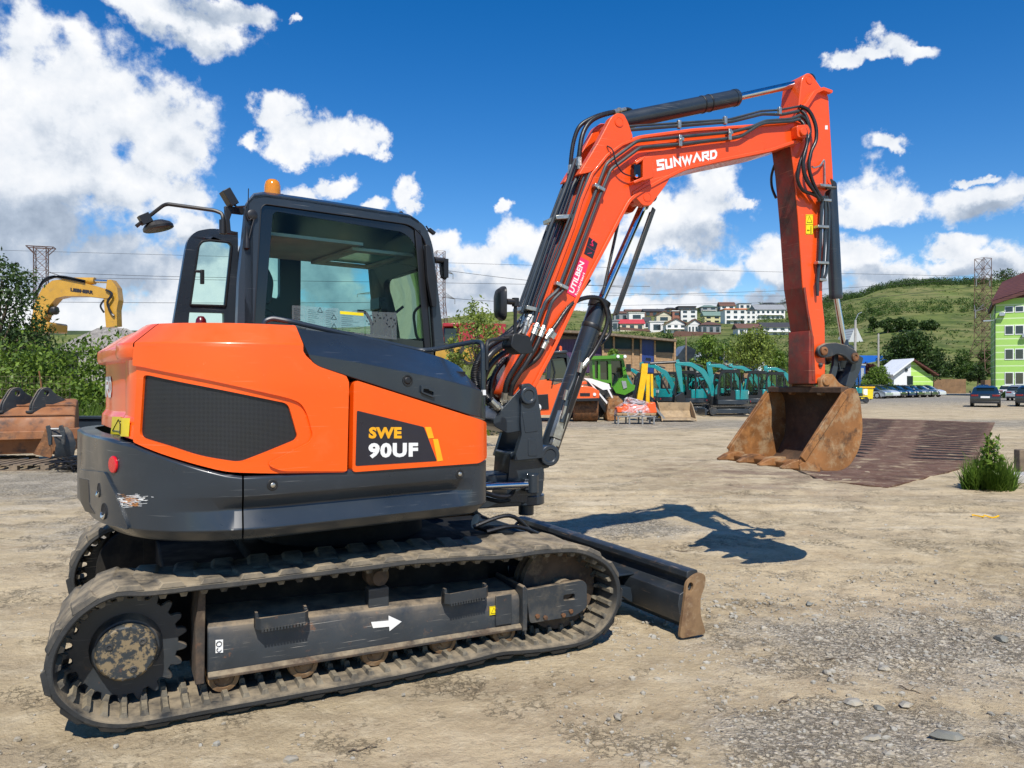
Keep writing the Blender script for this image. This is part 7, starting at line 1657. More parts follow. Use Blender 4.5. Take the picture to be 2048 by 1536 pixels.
# ---- timber shed
q = Rel('timber_shed', 1210, 52, 'long timber shed with green screens and a blue sheet metal door', 'shed'); e = q.e
Yr = lambda x: 661+(x-1060)*.066
M['screen'] = mk('green_screen', (.015, .04, .035), .6, var=(.6, .4)); M['bluem'] = mk('blue_sheet', (.02, .05, .22), .4, wave=('X', 3.5, (.008, .02, .09), .35)); M['purple'] = mk('plum_sheet', (.075, .03, .09), .5, wave=('X', 3.0, (.03, .01, .04), .35))
q.plate([(1060, 700), (1205, 700), (1205, 745), (1060, 745)], .1, 3).build('plum_wall', 'purple', e)
q.plate([(1060, 676), (1203, 680), (1203, 702), (1060, 702)], .12, 3).build('plum_wall', 'purple', e)
q.plate([(1204, 698), (1283, 698), (1283, 750), (1204, 750)], .0, .1).build('plank_wall', 'wood', e); q.plate([(1309, 704), (1350, 706), (1350, 755), (1309, 755)], .0, .1).build('plank_wall', 'wood', e)
q.plate([(1204, 668), (1283, 673), (1283, 699), (1204, 698)], .08, .1).build('green_screen', 'screen', e); q.plate([(1309, 676), (1350, 680), (1350, 706), (1309, 704)], .08, .1).build('green_screen', 'screen', e)
q.plate([(1283, 676), (1310, 678), (1310, 750), (1283, 750)], -.06, .1).build('sheet_metal_door', 'bluem', e)
for x in (1206, 1228, 1266, 1282, 1310, 1350): q.plate([(x-1.8, 666+(x-1204)*.07), (x+1.8, 666+(x-1204)*.07), (x+1.8, 755), (x-1.8, 755)], -.12, .14).build('post', 'wood', e)
q.plate([(1060, 750), (1350, 755), (1350, 816), (1060, 816)], .02, 3).build('base_wall', 'woodg', e)
m = q.plate([(1055, 655), (1200, 664), (1354, 679), (1354, 683), (1200, 669), (1055, 660)], -.9, 7); m.build('roof', 'woodg', e)
q.plate([(1203, 697), (1283, 698), (1283, 700), (1203, 699)], -.08, .05).build('rail', 'woodg', e)
# ---- silver car on rising ground, tents, pylons etc.
def car(e, L_=4.4, W_=1.76, Hh=1.45, paint='silver', hatch=False):
    """saloon or hatchback built from a side profile with tumblehome; x forward"""
    h = Hh; l = L_/2
    if hatch: low = [(-l, .45), (-l+.02, .85), (-l+.12, 1.0*h/1.45)]; roofp = [(-l+.10, .98), (-l+.35, 1.30*h/1.45), (-l+.75, h-.02), (.0, h), (.55, h-.05), (1.25, .98), (1.55, .93)]
    else: roofp = [(-l+.05, .92), (-l+.75, .98), (-l+1.25, 1.30*h/1.45), (-.5, h-.01), (.1, h), (.65, h-.08), (1.30, .97), (1.5, .94)]
    body = [(-l, .30), (-l-.02, .55), (-l+.02, .88)]+[(-l+.10, .93)]+[(1.35, .93), (l-.35, .80), (l-.06, .66), (l, .50), (l-.02, .28), (1.85, .24)]
    def arch(cx): return [(cx+.37, .24)]+[(cx+.36*math.cos(R(a)), .32+.36*math.sin(R(a))) for a in range(10, 171, 20)]+[(cx-.37, .24)]
    body += arch(1.30)+arch(-1.32)+[(-l+.1, .25)]
    m = MB(); w = W_/2
    m.plate(body, -w*.94, w*.94); m.plate([(x*.995, z*.99+.004) for x, z in body if True], -w, w) if False else None
    mm = MB(); rings = [[(x*k, y, .58+(z-.58)*kk) for x, z in body] for y, k, kk in ((-w*.90, .985, .97), (-w*.98, .995, .985), (-w, 1.0, .99), (w, 1, .99), (w*.98, .995, .985), (w*.90, .985, .97))]
    mm.loft(rings, closed=True, cap=True); bo = mm.build('body', paint, e, bevel=.03)
    m = MB(); gh = roofp
    ring = lambda y, k, dz: [(x*k, y, z+dz) for x, z in gh]+[(gh[-1][0]*k, y, .80), (gh[0][0]*k, y, .80)]
    m.loft([ring(-w*.92, 1, -.09), ring(-w*.74, .97, -.035), ring(w*.74, .97, -.035), ring(w*.92, 1, -.09)], closed=True, cap=True)
    m.xf(lambda p: Vector((p.x, p.y*(1-.20*max(0, (p.z-.95)/.5)), p.z))); m.build('windows', 'dglass', e, bevel=.02, sm=40)
    m = MB(); ro = [p for p in gh if p[1] > h*.86]
    m.loft([[(x, y*.60, z+.012) for x, z in ro] for y in (-w, -w*.5, w*.5, w)]); m.build('roof', paint, e, bevel=0, sm=60)
    for x in (1.30, -1.32):
        for sg in (-1, 1): wheel_part(e, (x, sg*(w-.10), .32), .32, .2, 'silver')
    for sg in (-1, 1):
        m = MB(); m.box(-l-.03, -l+.10, min(sg*w*.45, sg*w*.93), max(sg*w*.45, sg*w*.93), .73, .84); m.build('tail_lamp', 'lampred', e, bevel=.01)
        m = MB(); m.box(l-.22, l-.03, min(sg*w*.55, sg*w*.9), max(sg*w*.55, sg*w*.9), .56, .68); m.build('headlight', 'white', e, bevel=.01)
        m = MB(); m.box(.75, .95, min(sg*w*.98, sg*w*1.13), max(sg*w*.98, sg*w*1.13), .93, 1.05); m.build('wing_mirror', paint, e, bevel=.02)
    m = MB(); m.box(-l-.04, -l-.02, -.26, .26, .62, .74); m.build('number_plate', 'white', e)
    m = MB(); m.box(-l-.035, -l+.2, -w*.9, w*.9, .26, .40); m.build('bumper', 'black', e, bevel=.02)
    return e
M['carblk'] = mk('dark_car_paint', (.014, .017, .020), .22, coat=.8, var=(2, .1)); M['carblue'] = mk('navy_car_paint', (.010, .03, .10), .22, coat=.8, var=(2, .1)); M['carwht'] = mk('white_car_paint', (.66, .67, .68), .25, coat=.8, var=(2, .05)); M['cargry'] = mk('grey_car_paint', (.16, .17, .18), .25, .3, coat=.8)
def place_car(px, py, rz, paint, label, z=0, d=None, grp=None, **k):
    d = d or gd(py); e = empty('parked_car', ((px-CX)/FPX*d, d, z), R(rz), label, 'car', grp); car(e, paint=paint, **k); return e
place_car(1971, 813, 58, 'carblk', 'dark saloon seen from behind in the middle of the yard', Hh=1.42)
place_car(1966, 790, 60, 'carblk', 'dark car parked beyond the saloon seen from behind', hatch=True)
RG = 'cars parked in a row by the small green house'
for (px, d, pt, lab, ht) in ((1848, 93, 'carwht', 'white car at the right end of the row, nose by the small house', False), (1832, 91.5, 'carblk', 'black car left of the white end car', False), (1817, 90.5, 'cargry', 'grey car between two black cars', True), (1803, 89.5, 'carblk', 'black car right of the navy one', False), (1787, 88.5, 'carblue', 'navy blue car in the middle of the row', True), (1769, 87, 'carblk', 'black hatchback left of the navy car', True), (1753, 85, 'carwht', 'white car second from the yellow skip', False), (1738, 83, 'silver', 'silver car next to the yellow skip', True)):
    place_car(px, 0, -52, pt, lab, d=d, grp=RG, hatch=ht)
place_car(2040, 803, 50, 'silver', 'silver car at the right edge beside the building', hatch=True, d=72); place_car(2062, 815, 55, 'carblk', 'dark hatchback cut by the right edge of the picture', hatch=True, d=54); place_car(2020, 0, 50, 'carwht', 'small white car close to the green building', d=88, hatch=True)
place_car(1938, 0, 50, 'carblk', 'black car far away in front of the stacked pallets', d=150, hatch=True)
z_ = CAMH-(746-CY)*62/FPX; place_car(1418, 0, 165, 'silver', 'silver saloon on raised ground above the teal machines', d=62, z=z_)
m = MB(); m.box(-5, 6, -3, 5, -3, -.01); o = m.build('bank', M['hill'], None); o.location = ((1418-CX)/FPX*62, 62, z_); o['kind'] = 'structure'
# yellow skip
q = Rel('skip', 1732, 76, 'yellow waste skip with a white sheet, left of the parked cars', 'skip'); e = q.e
q.plate([(1717, 775), (1747, 775), (1746, 798), (1719, 798)], 0, 1.4).build('container', 'ylw3' if 'ylw3' in M else mk('skip_yellow', (.80, .62, .02), .4), e, bevel=.03); q.plate([(1714, 773), (1750, 773), (1750, 776), (1714, 776)], -.1, 1.6).build('rim', 'ylw2', e)
q.plate([(1727, 778), (1735, 778), (1735, 790), (1727, 790)], -.04, .03).build('sheet', 'white', e)
for x in (1721, 1744): m = MB(); wheel(m, (q.m(x, 798).x, .3, .1), .1, .08); m.build('wheel', 'tyre', e)
# blue container and blue building
q = Rel('site_container', 1720, 102, 'blue site container with a pale door behind the cars', 'container'); e = q.e
q.plate([(1702, 728), (1731, 730), (1731, 792), (1702, 792)], 0, 2.4).build('body', 'bluem2' if 'bluem2' in M else mk('container_blue', (.015, .09, .34), .4, wave=('X', 2.0, (.008, .05, .2), .3)), e, bevel=.03); q.plate([(1701, 726), (1732, 728), (1732, 731), (1701, 729)], -.05, 2.6).build('roof', 'silver', e); q.plate([(1722, 736), (1728, 736), (1728, 760), (1722, 760)], -.04, .03).build('door', 'silver', e)
q = Rel('blue_warehouse', 1748, 170, 'blue warehouse partly hidden behind the dark tree', 'warehouse'); e = q.e
q.plate([(1717, 711), (1790, 711), (1790, 734), (1717, 734)], 0, 12).build('blue_wall', mk('warehouse_blue', (.01, .13, .55), .4, var=(.2, .1)), e); q.plate([(1717, 734), (1790, 734), (1790, 784), (1717, 784)], .1, 12).build('lower_wall', 'conc', e)
# small green and white house
q = Rel('gate_house', 1826, 108, 'small white and green house with a brown tiled gable roof', 'house'); e = q.e
M['limew'] = mk('lime_render', (.42, .68, .14), .85, var=(.8, .06), wave=('Z', .42, (.60, .76, .36), .10)); M['whitew'] = mk('white_render', (.74, .76, .78), .85, var=(.5, .05)); M['tile'] = mk('brown_tiles', (.13, .045, .035), .7, var=(.6, .2), wave=('Z', 1.2, (.06, .02, .018), .3)); M['window'] = mk('window_glass', (.02, .03, .035), .06, coat=.5)
q.plate([(1788, 748), (1822, 722), (1822, 787), (1788, 787)], 0, 5).build('white_wall', 'whitew', e); q.plate([(1822, 722), (1826, 722), (1856, 748), (1862, 748), (1862, 789), (1822, 787)], .0, 5).build('lime_wall', 'limew', e)
q.plate([(1856, 748), (1866, 752), (1866, 790), (1856, 790)], .02, 5).build('lime_wall', 'limew', e)
m = MB(); A_, Bq, Cq = q.m(1822, 717), q.m(1780, 749), q.m(1873, 749)
m.plate([(Bq.x, Bq.z), (A_.x, A_.z), (A_.x, A_.z-.25), (Bq.x+.1, Bq.z-.2)], -.8, 5.5); m.build('white_verge', 'whitew', e)
m = MB(); m.plate([(A_.x, A_.z), (Cq.x, Cq.z), (Cq.x-.1, Cq.z-.2), (A_.x, A_.z-.25)], -.75, 5.5); m.build('roof', 'tile', e)
m = MB(); m.add([(A_.x, -.8, A_.z+.02), (Cq.x, -.8, Cq.z+.02), (Cq.x+1.5, 6, Cq.z+.02), (A_.x+1.5, 6, A_.z+.02)], [(0, 1, 2, 3)]); m.build('roof_slope', 'tile', e)
q.plate([(1814, 752), (1826, 752), (1826, 775), (1814, 775)], -.03, .02).build('window', 'window', e); q.plate([(1811, 737), (1816, 737), (1816, 742), (1811, 742)], -.15, .3).build('lamp_box', 'grey', e)
# large green block
q = Rel('office_block', 1990, 97, 'lime green four storey block with white lines and a brown roof', 'building', rz=R(-30)); e = q.e
LB = 1990; bw = at(LB, 768, 97).x-q.o.x
m = MB(); zt_ = q.m(2048, 598).z; m.box(bw, bw+26, 0, 14, 0, zt_); m.build('wall', mk('lime_facade', (.36, .60, .13), .85, var=(.3, .05), wave=('Z', .37, (.60, .74, .40), .09)), e)
m = MB(); a = q.m(1985, 604); b = q.m(2140, 556); m.plate([(a.x, a.z-.4), (b.x, b.z-.2), (b.x, b.z+.2), (a.x, a.z+.05)], -.9, 15); m.build('eaves', 'tile', e)
m = MB(); r1 = q.m(1991, 567, 7); m.add([(a.x-.1, -.95, a.z+.05), (b.x, -.95, b.z+.25), (b.x+2, 8, b.z+5.2), (a.x+1.4, 8, r1.z+.1)], [(0, 1, 2, 3)]); m.add([(a.x+1.4, 8, r1.z+.1), (b.x+2, 8, b.z+5.2), (b.x, 15, b.z+.2), (a.x-.1, 15, a.z)], [(0, 1, 2, 3)]); m.plate([(bw, zt_), (b.x, zt_), (b.x, b.z), (a.x+.4, a.z-.1)], .02, 13.9); m.build('roof', 'tile', e, fix=False)
for ry, hh_ in ((620, 13), (661, 19), (709, 22), (757, 25)):
    for k, (x0, w1_) in enumerate(((2007, 15), (2024, 15), (2041, 14), (2068, 16))):
        y0 = ry-(hh_/2); fr = q.plate([(x0, y0), (x0+w1_, y0), (x0+w1_, y0+hh_), (x0, y0+hh_)], -.06, .10).build('window', 'white', e); q.plate([(x0+1.3, y0+1.5), (x0+w1_-1.3, y0+1.5), (x0+w1_-1.3, y0+hh_-1.8), (x0+1.3, y0+hh_-1.8)], -.075, .02).build('pane', 'window', fr)
for (x, y) in ((2008, 628), (2046, 672)): q.plate([(x-5, y-3), (x+5, y-3), (x+5, y+4), (x-5, y+4)], -.6, .5).build('air_conditioner', 'silver', e, bevel=.03)
m = MB(); m.tube([q.m(1991, 604, -.1), q.m(1991, 780, -.1)], .06, 6); m.build('downpipe', 'grey', e)
m = MB(); m.tube([q.m(1990, 640, -.1), q.m(1983, 641, -.5)], .05, 6); m.obox(q.m(1982, 641, -.6), (.8, .3, .15)); m.build('street_light', 'silver', e)
# stacked pallets
q = Rel('stacked_pallets', 1905, 126, 'wall of stacked wooden pallets at the far end of the yard', 'pallets'); m = q.plate([(1868, 758), (1932, 758), (1932, 787), (1868, 787)], 0, 1.2)
M['palw'] = mk('pallet_wood', (.30, .18, .09), .85, var=(1.2, .3), wave=('Z', 2.2, (.05, .03, .02), .35)); m.build('pallet_stack', 'palw', q.e); q.plate([(1970, 760), (1988, 760), (1988, 787), (1970, 787)], 0, 1.2).build('pallet_stack', 'palw', q.e)
# poles
def pole(px, y0, y1, d, label, lean=0, lamp=False, r=.12, mt='conc'):
    q = Rel('pole', px, d, label, 'pole', None, 0, 0); m = MB(); a, b = q.m(px, y1), q.m(px+lean, y0); a.z = -.1; m.tube([a, b], [r*1.2, r*.8], 8); m.build('mast', mt, q.e)
    if lamp: m = MB(); m.tube([b, b+Vector((.4, 0, .9)), b+Vector((.9, 0, 1.1))], .05, 6); m.build('lamp_arm', 'silver', q.e)
    return q.e
pole(1757, 667, 748, 118, 'plain concrete pole left of the dark tree', r=.16); pole(1709, 640, 700, 110, 'leaning concrete lamp pole in front of the white triangular hut', lean=2, lamp=True, r=.2); pole(1372, 674, 745, 55, 'thin wooden pole right of the timber shed', r=.07, mt='woodg'); pole(1448, 690, 735, 58, 'short pole rising from the light green tree', r=.06)
# tents and sheds roofs
for (pts, d, lab, mt, nm, cat) in (([(1386, 728), (1394, 708), (1420, 712), (1424, 728)], 66, 'grey awning roof beside the light green tree', 'silver', 'awning', 'awning'), ([(1400, 728), (1415, 700), (1440, 715), (1440, 738), (1402, 738)], 70, 'pale grey gabled shed behind the light green tree', 'steelg', 'small_shed', 'shed'), ([(1515, 735), (1520, 708), (1556, 730), (1556, 742), (1515, 742)], 66, 'white tent roof above the teal machines', 'whitew', 'tent', 'tent'), ([(1355, 712), (1372, 690), (1392, 700), (1384, 735), (1355, 735)], 60, 'stack of dark panels leaning right of the shed', 'grey', 'panel_stack', 'panels')):
    q = Rel(nm, sum(p[0] for p in pts)/len(pts), d, lab, cat); q.plate(pts, 0, 3).build('cover', mt, q.e, bevel=.02); q.plate([(pts[0][0]+2, pts[0][1]), (pts[-1][0]-2, pts[-1][1]), (pts[-1][0]-2, 806), (pts[0][0]+2, 806)], .1, 2.5).build('side', 'conc', q.e)
q = Rel('triangular_hut', 1712, terrain_d(1712, 684), 'white triangular hut at the foot of the hill slope', 'hut', z=0); q.plate([(1697, 684), (1709, 656), (1714, 656), (1727, 684)], 0, 8).build('front', mk('white_boards', (.62, .63, .62), .8, wave=('X', 1.0, (.35, .35, .35), .25)), q.e)
# ---- hillside houses
HCOL = dict(w=(.72, .71, .68), c=(.62, .56, .42), g=(.26, .27, .28), y=(.60, .55, .30), o=(.70, .20, .06), b=(.14, .07, .05), d=(.05, .05, .055), r=(.48, .05, .06), k=(.16, .24, .20), n=(.30, .12, .08))
for k_, v_ in HCOL.items(): M['h_'+k_] = mk('house_'+k_, v_, .8, var=(.3, .08))
HG = 'houses of the hillside estate'
def house(x0, x1, yt, yb, kind, wc, rc, label, win=(3, 2)):
    pc = (x0+x1)/2; d = terrain_d(pc, yb); q = Rel('house', pc, d, label, 'house', HG, 0, tz(pc, d)-.5); e = q.e
    w_ = (x1-x0)*d/FPX; h_ = (yb-yt)*d/FPX+.5; dep = min(9, w_*.8); ro = h_*(.36 if kind in ('gable', 'front') else .26 if kind == 'hip' else .06); wh = h_-ro
    m = MB(); m.box(-w_/2, w_/2, 0, dep, -3, wh); m.build('wall', 'h_'+wc, e)
    m = MB(); o_ = .5
    if kind == 'gable': m.loft([[(-w_/2-o_, -o_, wh-.1), (-w_/2-o_, dep/2, h_), (-w_/2-o_, dep+o_, wh-.1)], [(w_/2+o_, -o_, wh-.1), (w_/2+o_, dep/2, h_), (w_/2+o_, dep+o_, wh-.1)]], closed=True, cap=True)
    elif kind == 'front':
        m.loft([[(-w_/2-o_, -o_, wh-.1), (0, -o_, h_), (w_/2+o_, -o_, wh-.1), (w_/2+o_, -o_, wh+.2), (0, -o_, h_+.35), (-w_/2-o_, -o_, wh+.2)], [(-w_/2-o_, dep+o_, wh-.1), (0, dep+o_, h_), (w_/2+o_, dep+o_, wh-.1), (w_/2+o_, dep+o_, wh+.2), (0, dep+o_, h_+.35), (-w_/2-o_, dep+o_, wh+.2)]], closed=True, cap=True)
    elif kind == 'hip': m.add([(-w_/2-o_, -o_, wh), (w_/2+o_, -o_, wh), (w_/2+o_, dep+o_, wh), (-w_/2-o_, dep+o_, wh), (-w_*.22, dep/2, h_), (w_*.22, dep/2, h_)], [(0, 1, 5, 4), (1, 2, 5), (2, 3, 4, 5), (3, 0, 4), (0, 3, 2, 1)])
    else: m.box(-w_/2-.3, w_/2+.3, -.3, dep+.3, wh, h_)
    m.build('roof', 'h_'+rc, e)
    if kind == 'front': m = MB(); m.plate([(-w_/2, wh-.1), (w_/2, wh-.1), (0, h_)], .0, .1); m.build('gable_wall', 'h_'+wc, e)
    nx_, nz_ = win
    for i in range(nx_):
        for j in range(nz_):
            cx_ = -w_/2+w_*(i+.5)/nx_; ww = w_/nx_*.52; z0 = wh*(j+.28)/nz_; m = MB(); m.box(cx_-ww/2, cx_+ww/2, -.05, .03, z0, z0+wh/nz_*.50); m.build('window', 'window', e, sm=0)
    if nz_ > 1 and w_ > 7: m = MB(); m.box(-w_*.42, w_*.42, -1.0, .0, wh/nz_-.15, wh/nz_+.05); m.build('balcony', 'h_w', e, sm=0)
HL = [(1560, 1596, 602, 622, 'front', 'g', 'd', 'dark gabled house furthest right on the skyline', (3, 1)), (1524, 1556, 604, 616, 'hip', 'g', 'd', 'low dark hipped house on the skyline above the long apartment house', (3, 1)), (1478, 1502, 607, 617, 'flat', 'w', 'd', 'small white flat roofed house behind the orange topped one', (2, 1)),
 (1441, 1470, 603, 624, 'gable', 'w', 'b', 'tall brown roofed house, highest on the skyline', (2, 2)), (1402, 1434, 609, 626, 'hip', 'g', 'k', 'grey hipped house on the skyline left of the tallest', (2, 2)), (1357, 1392, 612, 626, 'flat', 'd', 'd', 'dark flat roofed house behind the white modern villa', (3, 1)), (1330, 1354, 614, 625, 'hip', 'b', 'd', 'small dark hipped house at the back, left of the flat roofed one', (2, 1)),
 (1252, 1290, 617, 630, 'gable', 'c', 'b', 'brown roofed house at the back above the white box house', (3, 1)), (1289, 1330, 616, 632, 'gable', 'b', 'd', 'wide house with dark solar panels on its roof', (3, 1)), (1228, 1256, 621, 641, 'hip', 'g', 'b', 'brown hipped house at the left end of the upper row', (2, 1)), (1258, 1289, 625, 640, 'flat', 'w', 'w', 'plain white box house without visible windows', (1, 1)),
 (1313, 1343, 623, 643, 'front', 'c', 'b', 'cream house with a brown front gable', (1, 1)), (1345, 1362, 621, 643, 'flat', 'n', 'w', 'narrow house with terracotta base and white top', (1, 2)), (1362, 1394, 618, 644, 'flat', 'w', 'd', 'white modern villa with dark window bands', (2, 3)), (1409, 1442, 622, 645, 'gable', 'y', 'k', 'yellowish house with a green roof', (2, 2)),
 (1450, 1492, 617, 648, 'flat', 'w', 'o', 'white block with a bright orange top floor', (3, 3)), (1492, 1512, 619, 646, 'flat', 'w', 'd', 'white side block joined to the orange topped one', (2, 3)), (1512, 1570, 607, 638, 'gable', 'w', 'g', 'long apartment house with rows of balconies', (6, 2)),
 (1222, 1238, 640, 663, 'flat', 'g', 'g', 'grey box house at the far left of the lower row', (1, 1)), (1240, 1288, 637, 662, 'gable', 'c', 'r', 'pinkish house with a bright red roof', (3, 1)), (1288, 1300, 634, 656, 'gable', 'w', 'd', 'narrow white house right of the red roof', (1, 1)), (1300, 1328, 642, 664, 'flat', 'w', 'w', 'white flat house with one large dark opening', (1, 1)), (1332, 1372, 637, 665, 'front', 'w', 'b', 'white house with wide front gable and blue glazing', (3, 2)),
 (1376, 1403, 639, 665, 'front', 'w', 'b', 'white house with a pediment and columns', (4, 1)), (1403, 1442, 643, 666, 'hip', 'g', 'b', 'brown hipped house with a dark gable', (3, 1)), (1476, 1520, 646, 670, 'gable', 'w', 'b', 'white house with a brown pitched roof behind the trees', (3, 1)), (1527, 1588, 643, 670, 'gable', 'w', 'd', 'wide white house with black roof, lowest on the right', (4, 2))]
for h in HL: house(*h[:8], win=h[8])
q = Rel('garden_wall', 1400, terrain_d(1400, 672), 'long dark brown garden wall below the lower houses', 'wall', z=0); q.plate([(1345, 668), (1352, 662), (1442, 665), (1442, 672), (1345, 676)], 0, .4).build('fence_boards', 'h_b', q.e); q.plate([(1240, 654), (1300, 659), (1300, 663), (1240, 660)], 0, .4).build('fence_boards', 'h_b', q.e)
# ---- trees in the middle distance
shrub_at(1822, 772, 676, 122, 118, 'leafd', 19000, .23, 'large dark tree behind the small green house', seed=3, bare=.06, k=14)
shrub_at(1500, 760, 652, 92, 57, 'leafy', 6500, .11, 'airy light green tree right of the shed, in front of the houses', seed=4, bare=.1, k=12); shrub_at(1418, 765, 670, 70, 58, 'leafl', 3800, .11, 'thin light green tree left of the airy one', seed=5, bare=.1, k=9); shrub_at(1545, 765, 700, 60, 60, 'leafl', 3600, .12, 'low green tree behind the white tent roof', seed=6, k=8)
for k, (px, pb, pt, w_, d, mt, n, lab) in enumerate(((1755, 790, 740, 60, 88, 'leafl', 2600, 'round bright bush behind the row of cars'), (1738, 775, 720, 34, 105, 'leafp', 900, 'plum coloured bush beside the blue container'), (1920, 770, 706, 60, 150, 'leafm', 2600, 'green tree behind the stacked pallets'), (1880, 770, 715, 50, 152, 'leafd', 2000, 'dark tree left of the green tree at the far end'), (1975, 775, 700, 46, 150, 'leafm', 2200, 'tree at the foot of the right pylon'), (1955, 772, 735, 40, 130, 'leafd', 1500, 'dark clipped bush below the right pylon'), (1680, 775, 715, 50, 95, 'leafm', 1800, 'green bush half hidden by the arm'), (2012, 800, 780, 22, 85, 'leafd', 600, 'small shrub at the corner of the green building'), (1330, 700, 668, 50, 80, 'leafm', 600, 'green bush on the slope behind the shed roof'), (1225, 730, 700, 26, 49, 'leafl', 300, 'small weed growing against the timber shed'))):
    shrub_at(px, pb, pt, w_, d, mt, n*3, .12 if d < 110 else .19, lab, name='bush' if w_ < 61 and 'tree' not in lab else 'tree', cat='tree' if 'tree ' in lab else 'bush', seed=50+k, bare=.03, k=8)
shrub_at(2010, 556, 545, 60, 430, 'leafd', 700, .6, 'small wood on the skyline above the green building', seed=77, bare=.02, k=8)
# sapling and grass between cab and boom, red dumper
shrub_at(955, 790, 590, 110, 17.5, 'leafy', 2300, .045, 'young light green tree between the cab and the boom', seed=8, bare=.12, k=14); shrub_at(908, 790, 655, 44, 17.8, 'leafy', 700, .045, 'lower side shoot tree just right of the cab', seed=9, bare=.1, k=7)
q = Rel('dump_truck', 935, 36, 'red dump truck with a yellow chassis behind the young tree', 'truck'); e = q.e
q.plate(rnd([(885, 647), (960, 645), (1012, 648), (1005, 690), (960, 692), (885, 690)], .1, 2), .6, 2.4).build('tipper_body', 'redt', e, bevel=.05); q.plate([(888, 655), (914, 655), (916, 690), (888, 690)], .5, 1.8).build('cab_glass', 'dglass', e, bevel=.05); q.plate([(885, 646), (918, 645), (918, 653), (885, 654)], .2, 2.4).build('cab_roof', 'redt', e, bevel=.05)
q.plate([(885, 690), (925, 690), (934, 712), (900, 722), (885, 722)], .2, 2.2).build('chassis', 'ylw', e, bevel=.05); q.plate([(900, 690), (1005, 690), (1005, 700), (905, 704)], .7, 1.6).build('frame', 'black', e)
for x in (885, 940, 985): wheel_part(e, (q.m(x, 708).x, .3, q.m(x, 709).z), .55, .5, 'ylw')
m = MB(); rings = []
for px_, k in ((560, 0), (700, .8), (780, 1), (1000, 1), (1040, .6), (1070, 0)): x = (px_-CX)/FPX*36; rings.append([(x, 30.5, -.05), (x, 32, .5*k-.02), (x, 33.5, 1.9*k-.02), (x, 34.8, 2.42*k-.02), (x, 44, 2.42*k-.02), (x, 52, -.05)])
m.loft(rings); o = m.build('embankment', M['hill'], None, sm=60, fix=False); o['kind'] = 'structure'
# ---- left side: tree, thicket, grass, fence, yellow excavator, gravel heap
rr = random.Random(8); shrub_at(-22, 860, 505, 245, 27, 'leafd', 11000, .08, 'large dark leafy tree at the left edge of the picture', seed=12, bare=.04, k=22)
m = MB(); bl = []
for i in range(46): x = -16.5+i*.36+rr.uniform(-.3, .3); h_ = rr.uniform(2.5, 3.25)-(.5 if x > -8 else 0)-(.8 if x > -3 else 0); bl += [(x, 25+rr.uniform(-1, 1.5), h_*.62, .8, .8, h_*.42), (x+.2, 24+rr.uniform(-1, .5), h_*.3, .8, .8, h_*.3)]
leaves(m, bl, 52000, .085, rr, .6); o = m.build('thicket', 'leafl', None, sm=0, fix=False); o['kind'] = 'stuff'; o['label'] = 'dense green thicket behind the wire fence'
m = MB()
for i in range(9000):
    x = rr.uniform(-16, -1.0); y = rr.uniform(20.5, 24.5); h_ = rr.uniform(.3, 1.0)*(1.2 if x < -8 else .8); a = rr.random()*6.28; w_ = .012; bx, by = rr.gauss(0, .18), rr.gauss(0, .18); c_, s_ = math.cos(a)*w_, math.sin(a)*w_
    o = len(m.v); m.v += [Vector((x-c_, y-s_, 0)), Vector((x+c_, y+s_, 0)), Vector((x+bx*.4+c_*.7, y+by*.4+s_*.7, h_*.6)), Vector((x+bx*.4-c_*.7, y+by*.4-s_*.7, h_*.6)), Vector((x+bx, y+by, h_))]; m.f += [(o, o+1, o+2, o+3), (o+3, o+2, o+4)]
o = m.build('tall_grass', 'grassb', None, sm=0, fix=False); o['kind'] = 'stuff'; o['label'] = 'tall green grass in front of the thicket'
q = Rel('wire_fence', 60, 19.5, 'rusty wire mesh fence behind the big rusty bucket', 'fence'); m = MB()
for i in range(26): m.tube([q.m(-60+i*8, 752), q.m(-60+i*8, 842)], .0022, 4)
for y in (752, 765, 778, 792, 806, 820): m.tube([q.m(-60, y), q.m(140, y+2)], .0022, 4)
m.build('wire_mesh', 'woodg', q.e); m = MB(); m.tube([q.m(78, 742), q.m(82, 768), q.m(84, 850)], .02, 6); m.build('fence_post', 'rust', q.e)
# big yellow excavator
q = Rel('yellow_excavator', 90, 46, 'large yellow excavator with arched boom behind the green thicket', 'excavator'); e = q.e
m = q.plate(rnd([(62, 640), (72, 600), (84, 577), (104, 561), (126, 558), (170, 566), (215, 579), (222, 592), (214, 597), (170, 592), (130, 592), (112, 596), (98, 612), (84, 645)], .25, 3), -.35, .7); bo = m.build('boom', 'ylw', e, bevel=.06)
word('LIEBHERR', [((at(148, 586, 46)-q.o).x, (at(148, 584, 46)-q.o).z), ((at(193, 590, 46)-q.o).x, (at(193, 590, 46)-q.o).z), ((at(194, 583, 46)-q.o).x, (at(194, 583, 46)-q.o).z), ((at(148, 577, 46)-q.o).x, (at(148, 577, 46)-q.o).z)], lambda p: (p.x, -.37, p.y), bold=.06).build('lettering', 'decal', bo, sm=0)
q.plate(rnd([(214, 560), (222, 559), (234, 575), (237, 600), (233, 620), (234, 652), (212, 655), (207, 596), (212, 575)], .15, 3), -.3, .6).build('arm', 'ylw', e, bevel=.06)
for pp, rr_, nm_, mt_ in (((( 128, 562, 0), (190, 562, 0)), .22, 'cylinder', 'ylw'), (((82, 630, .2), (96, 604, .2)), .2, 'cylinder', 'ylw'), (((188, 562, 0), (216, 563, 0)), .11, 'piston_rod', 'chrome'), (((95, 606, .2), (108, 580, .2)), .12, 'piston_rod', 'chrome')):
    m = MB(); m.tube([q.m(*pp[0]), q.m(*pp[1])], rr_, 12); m.build(nm_, mt_, e)
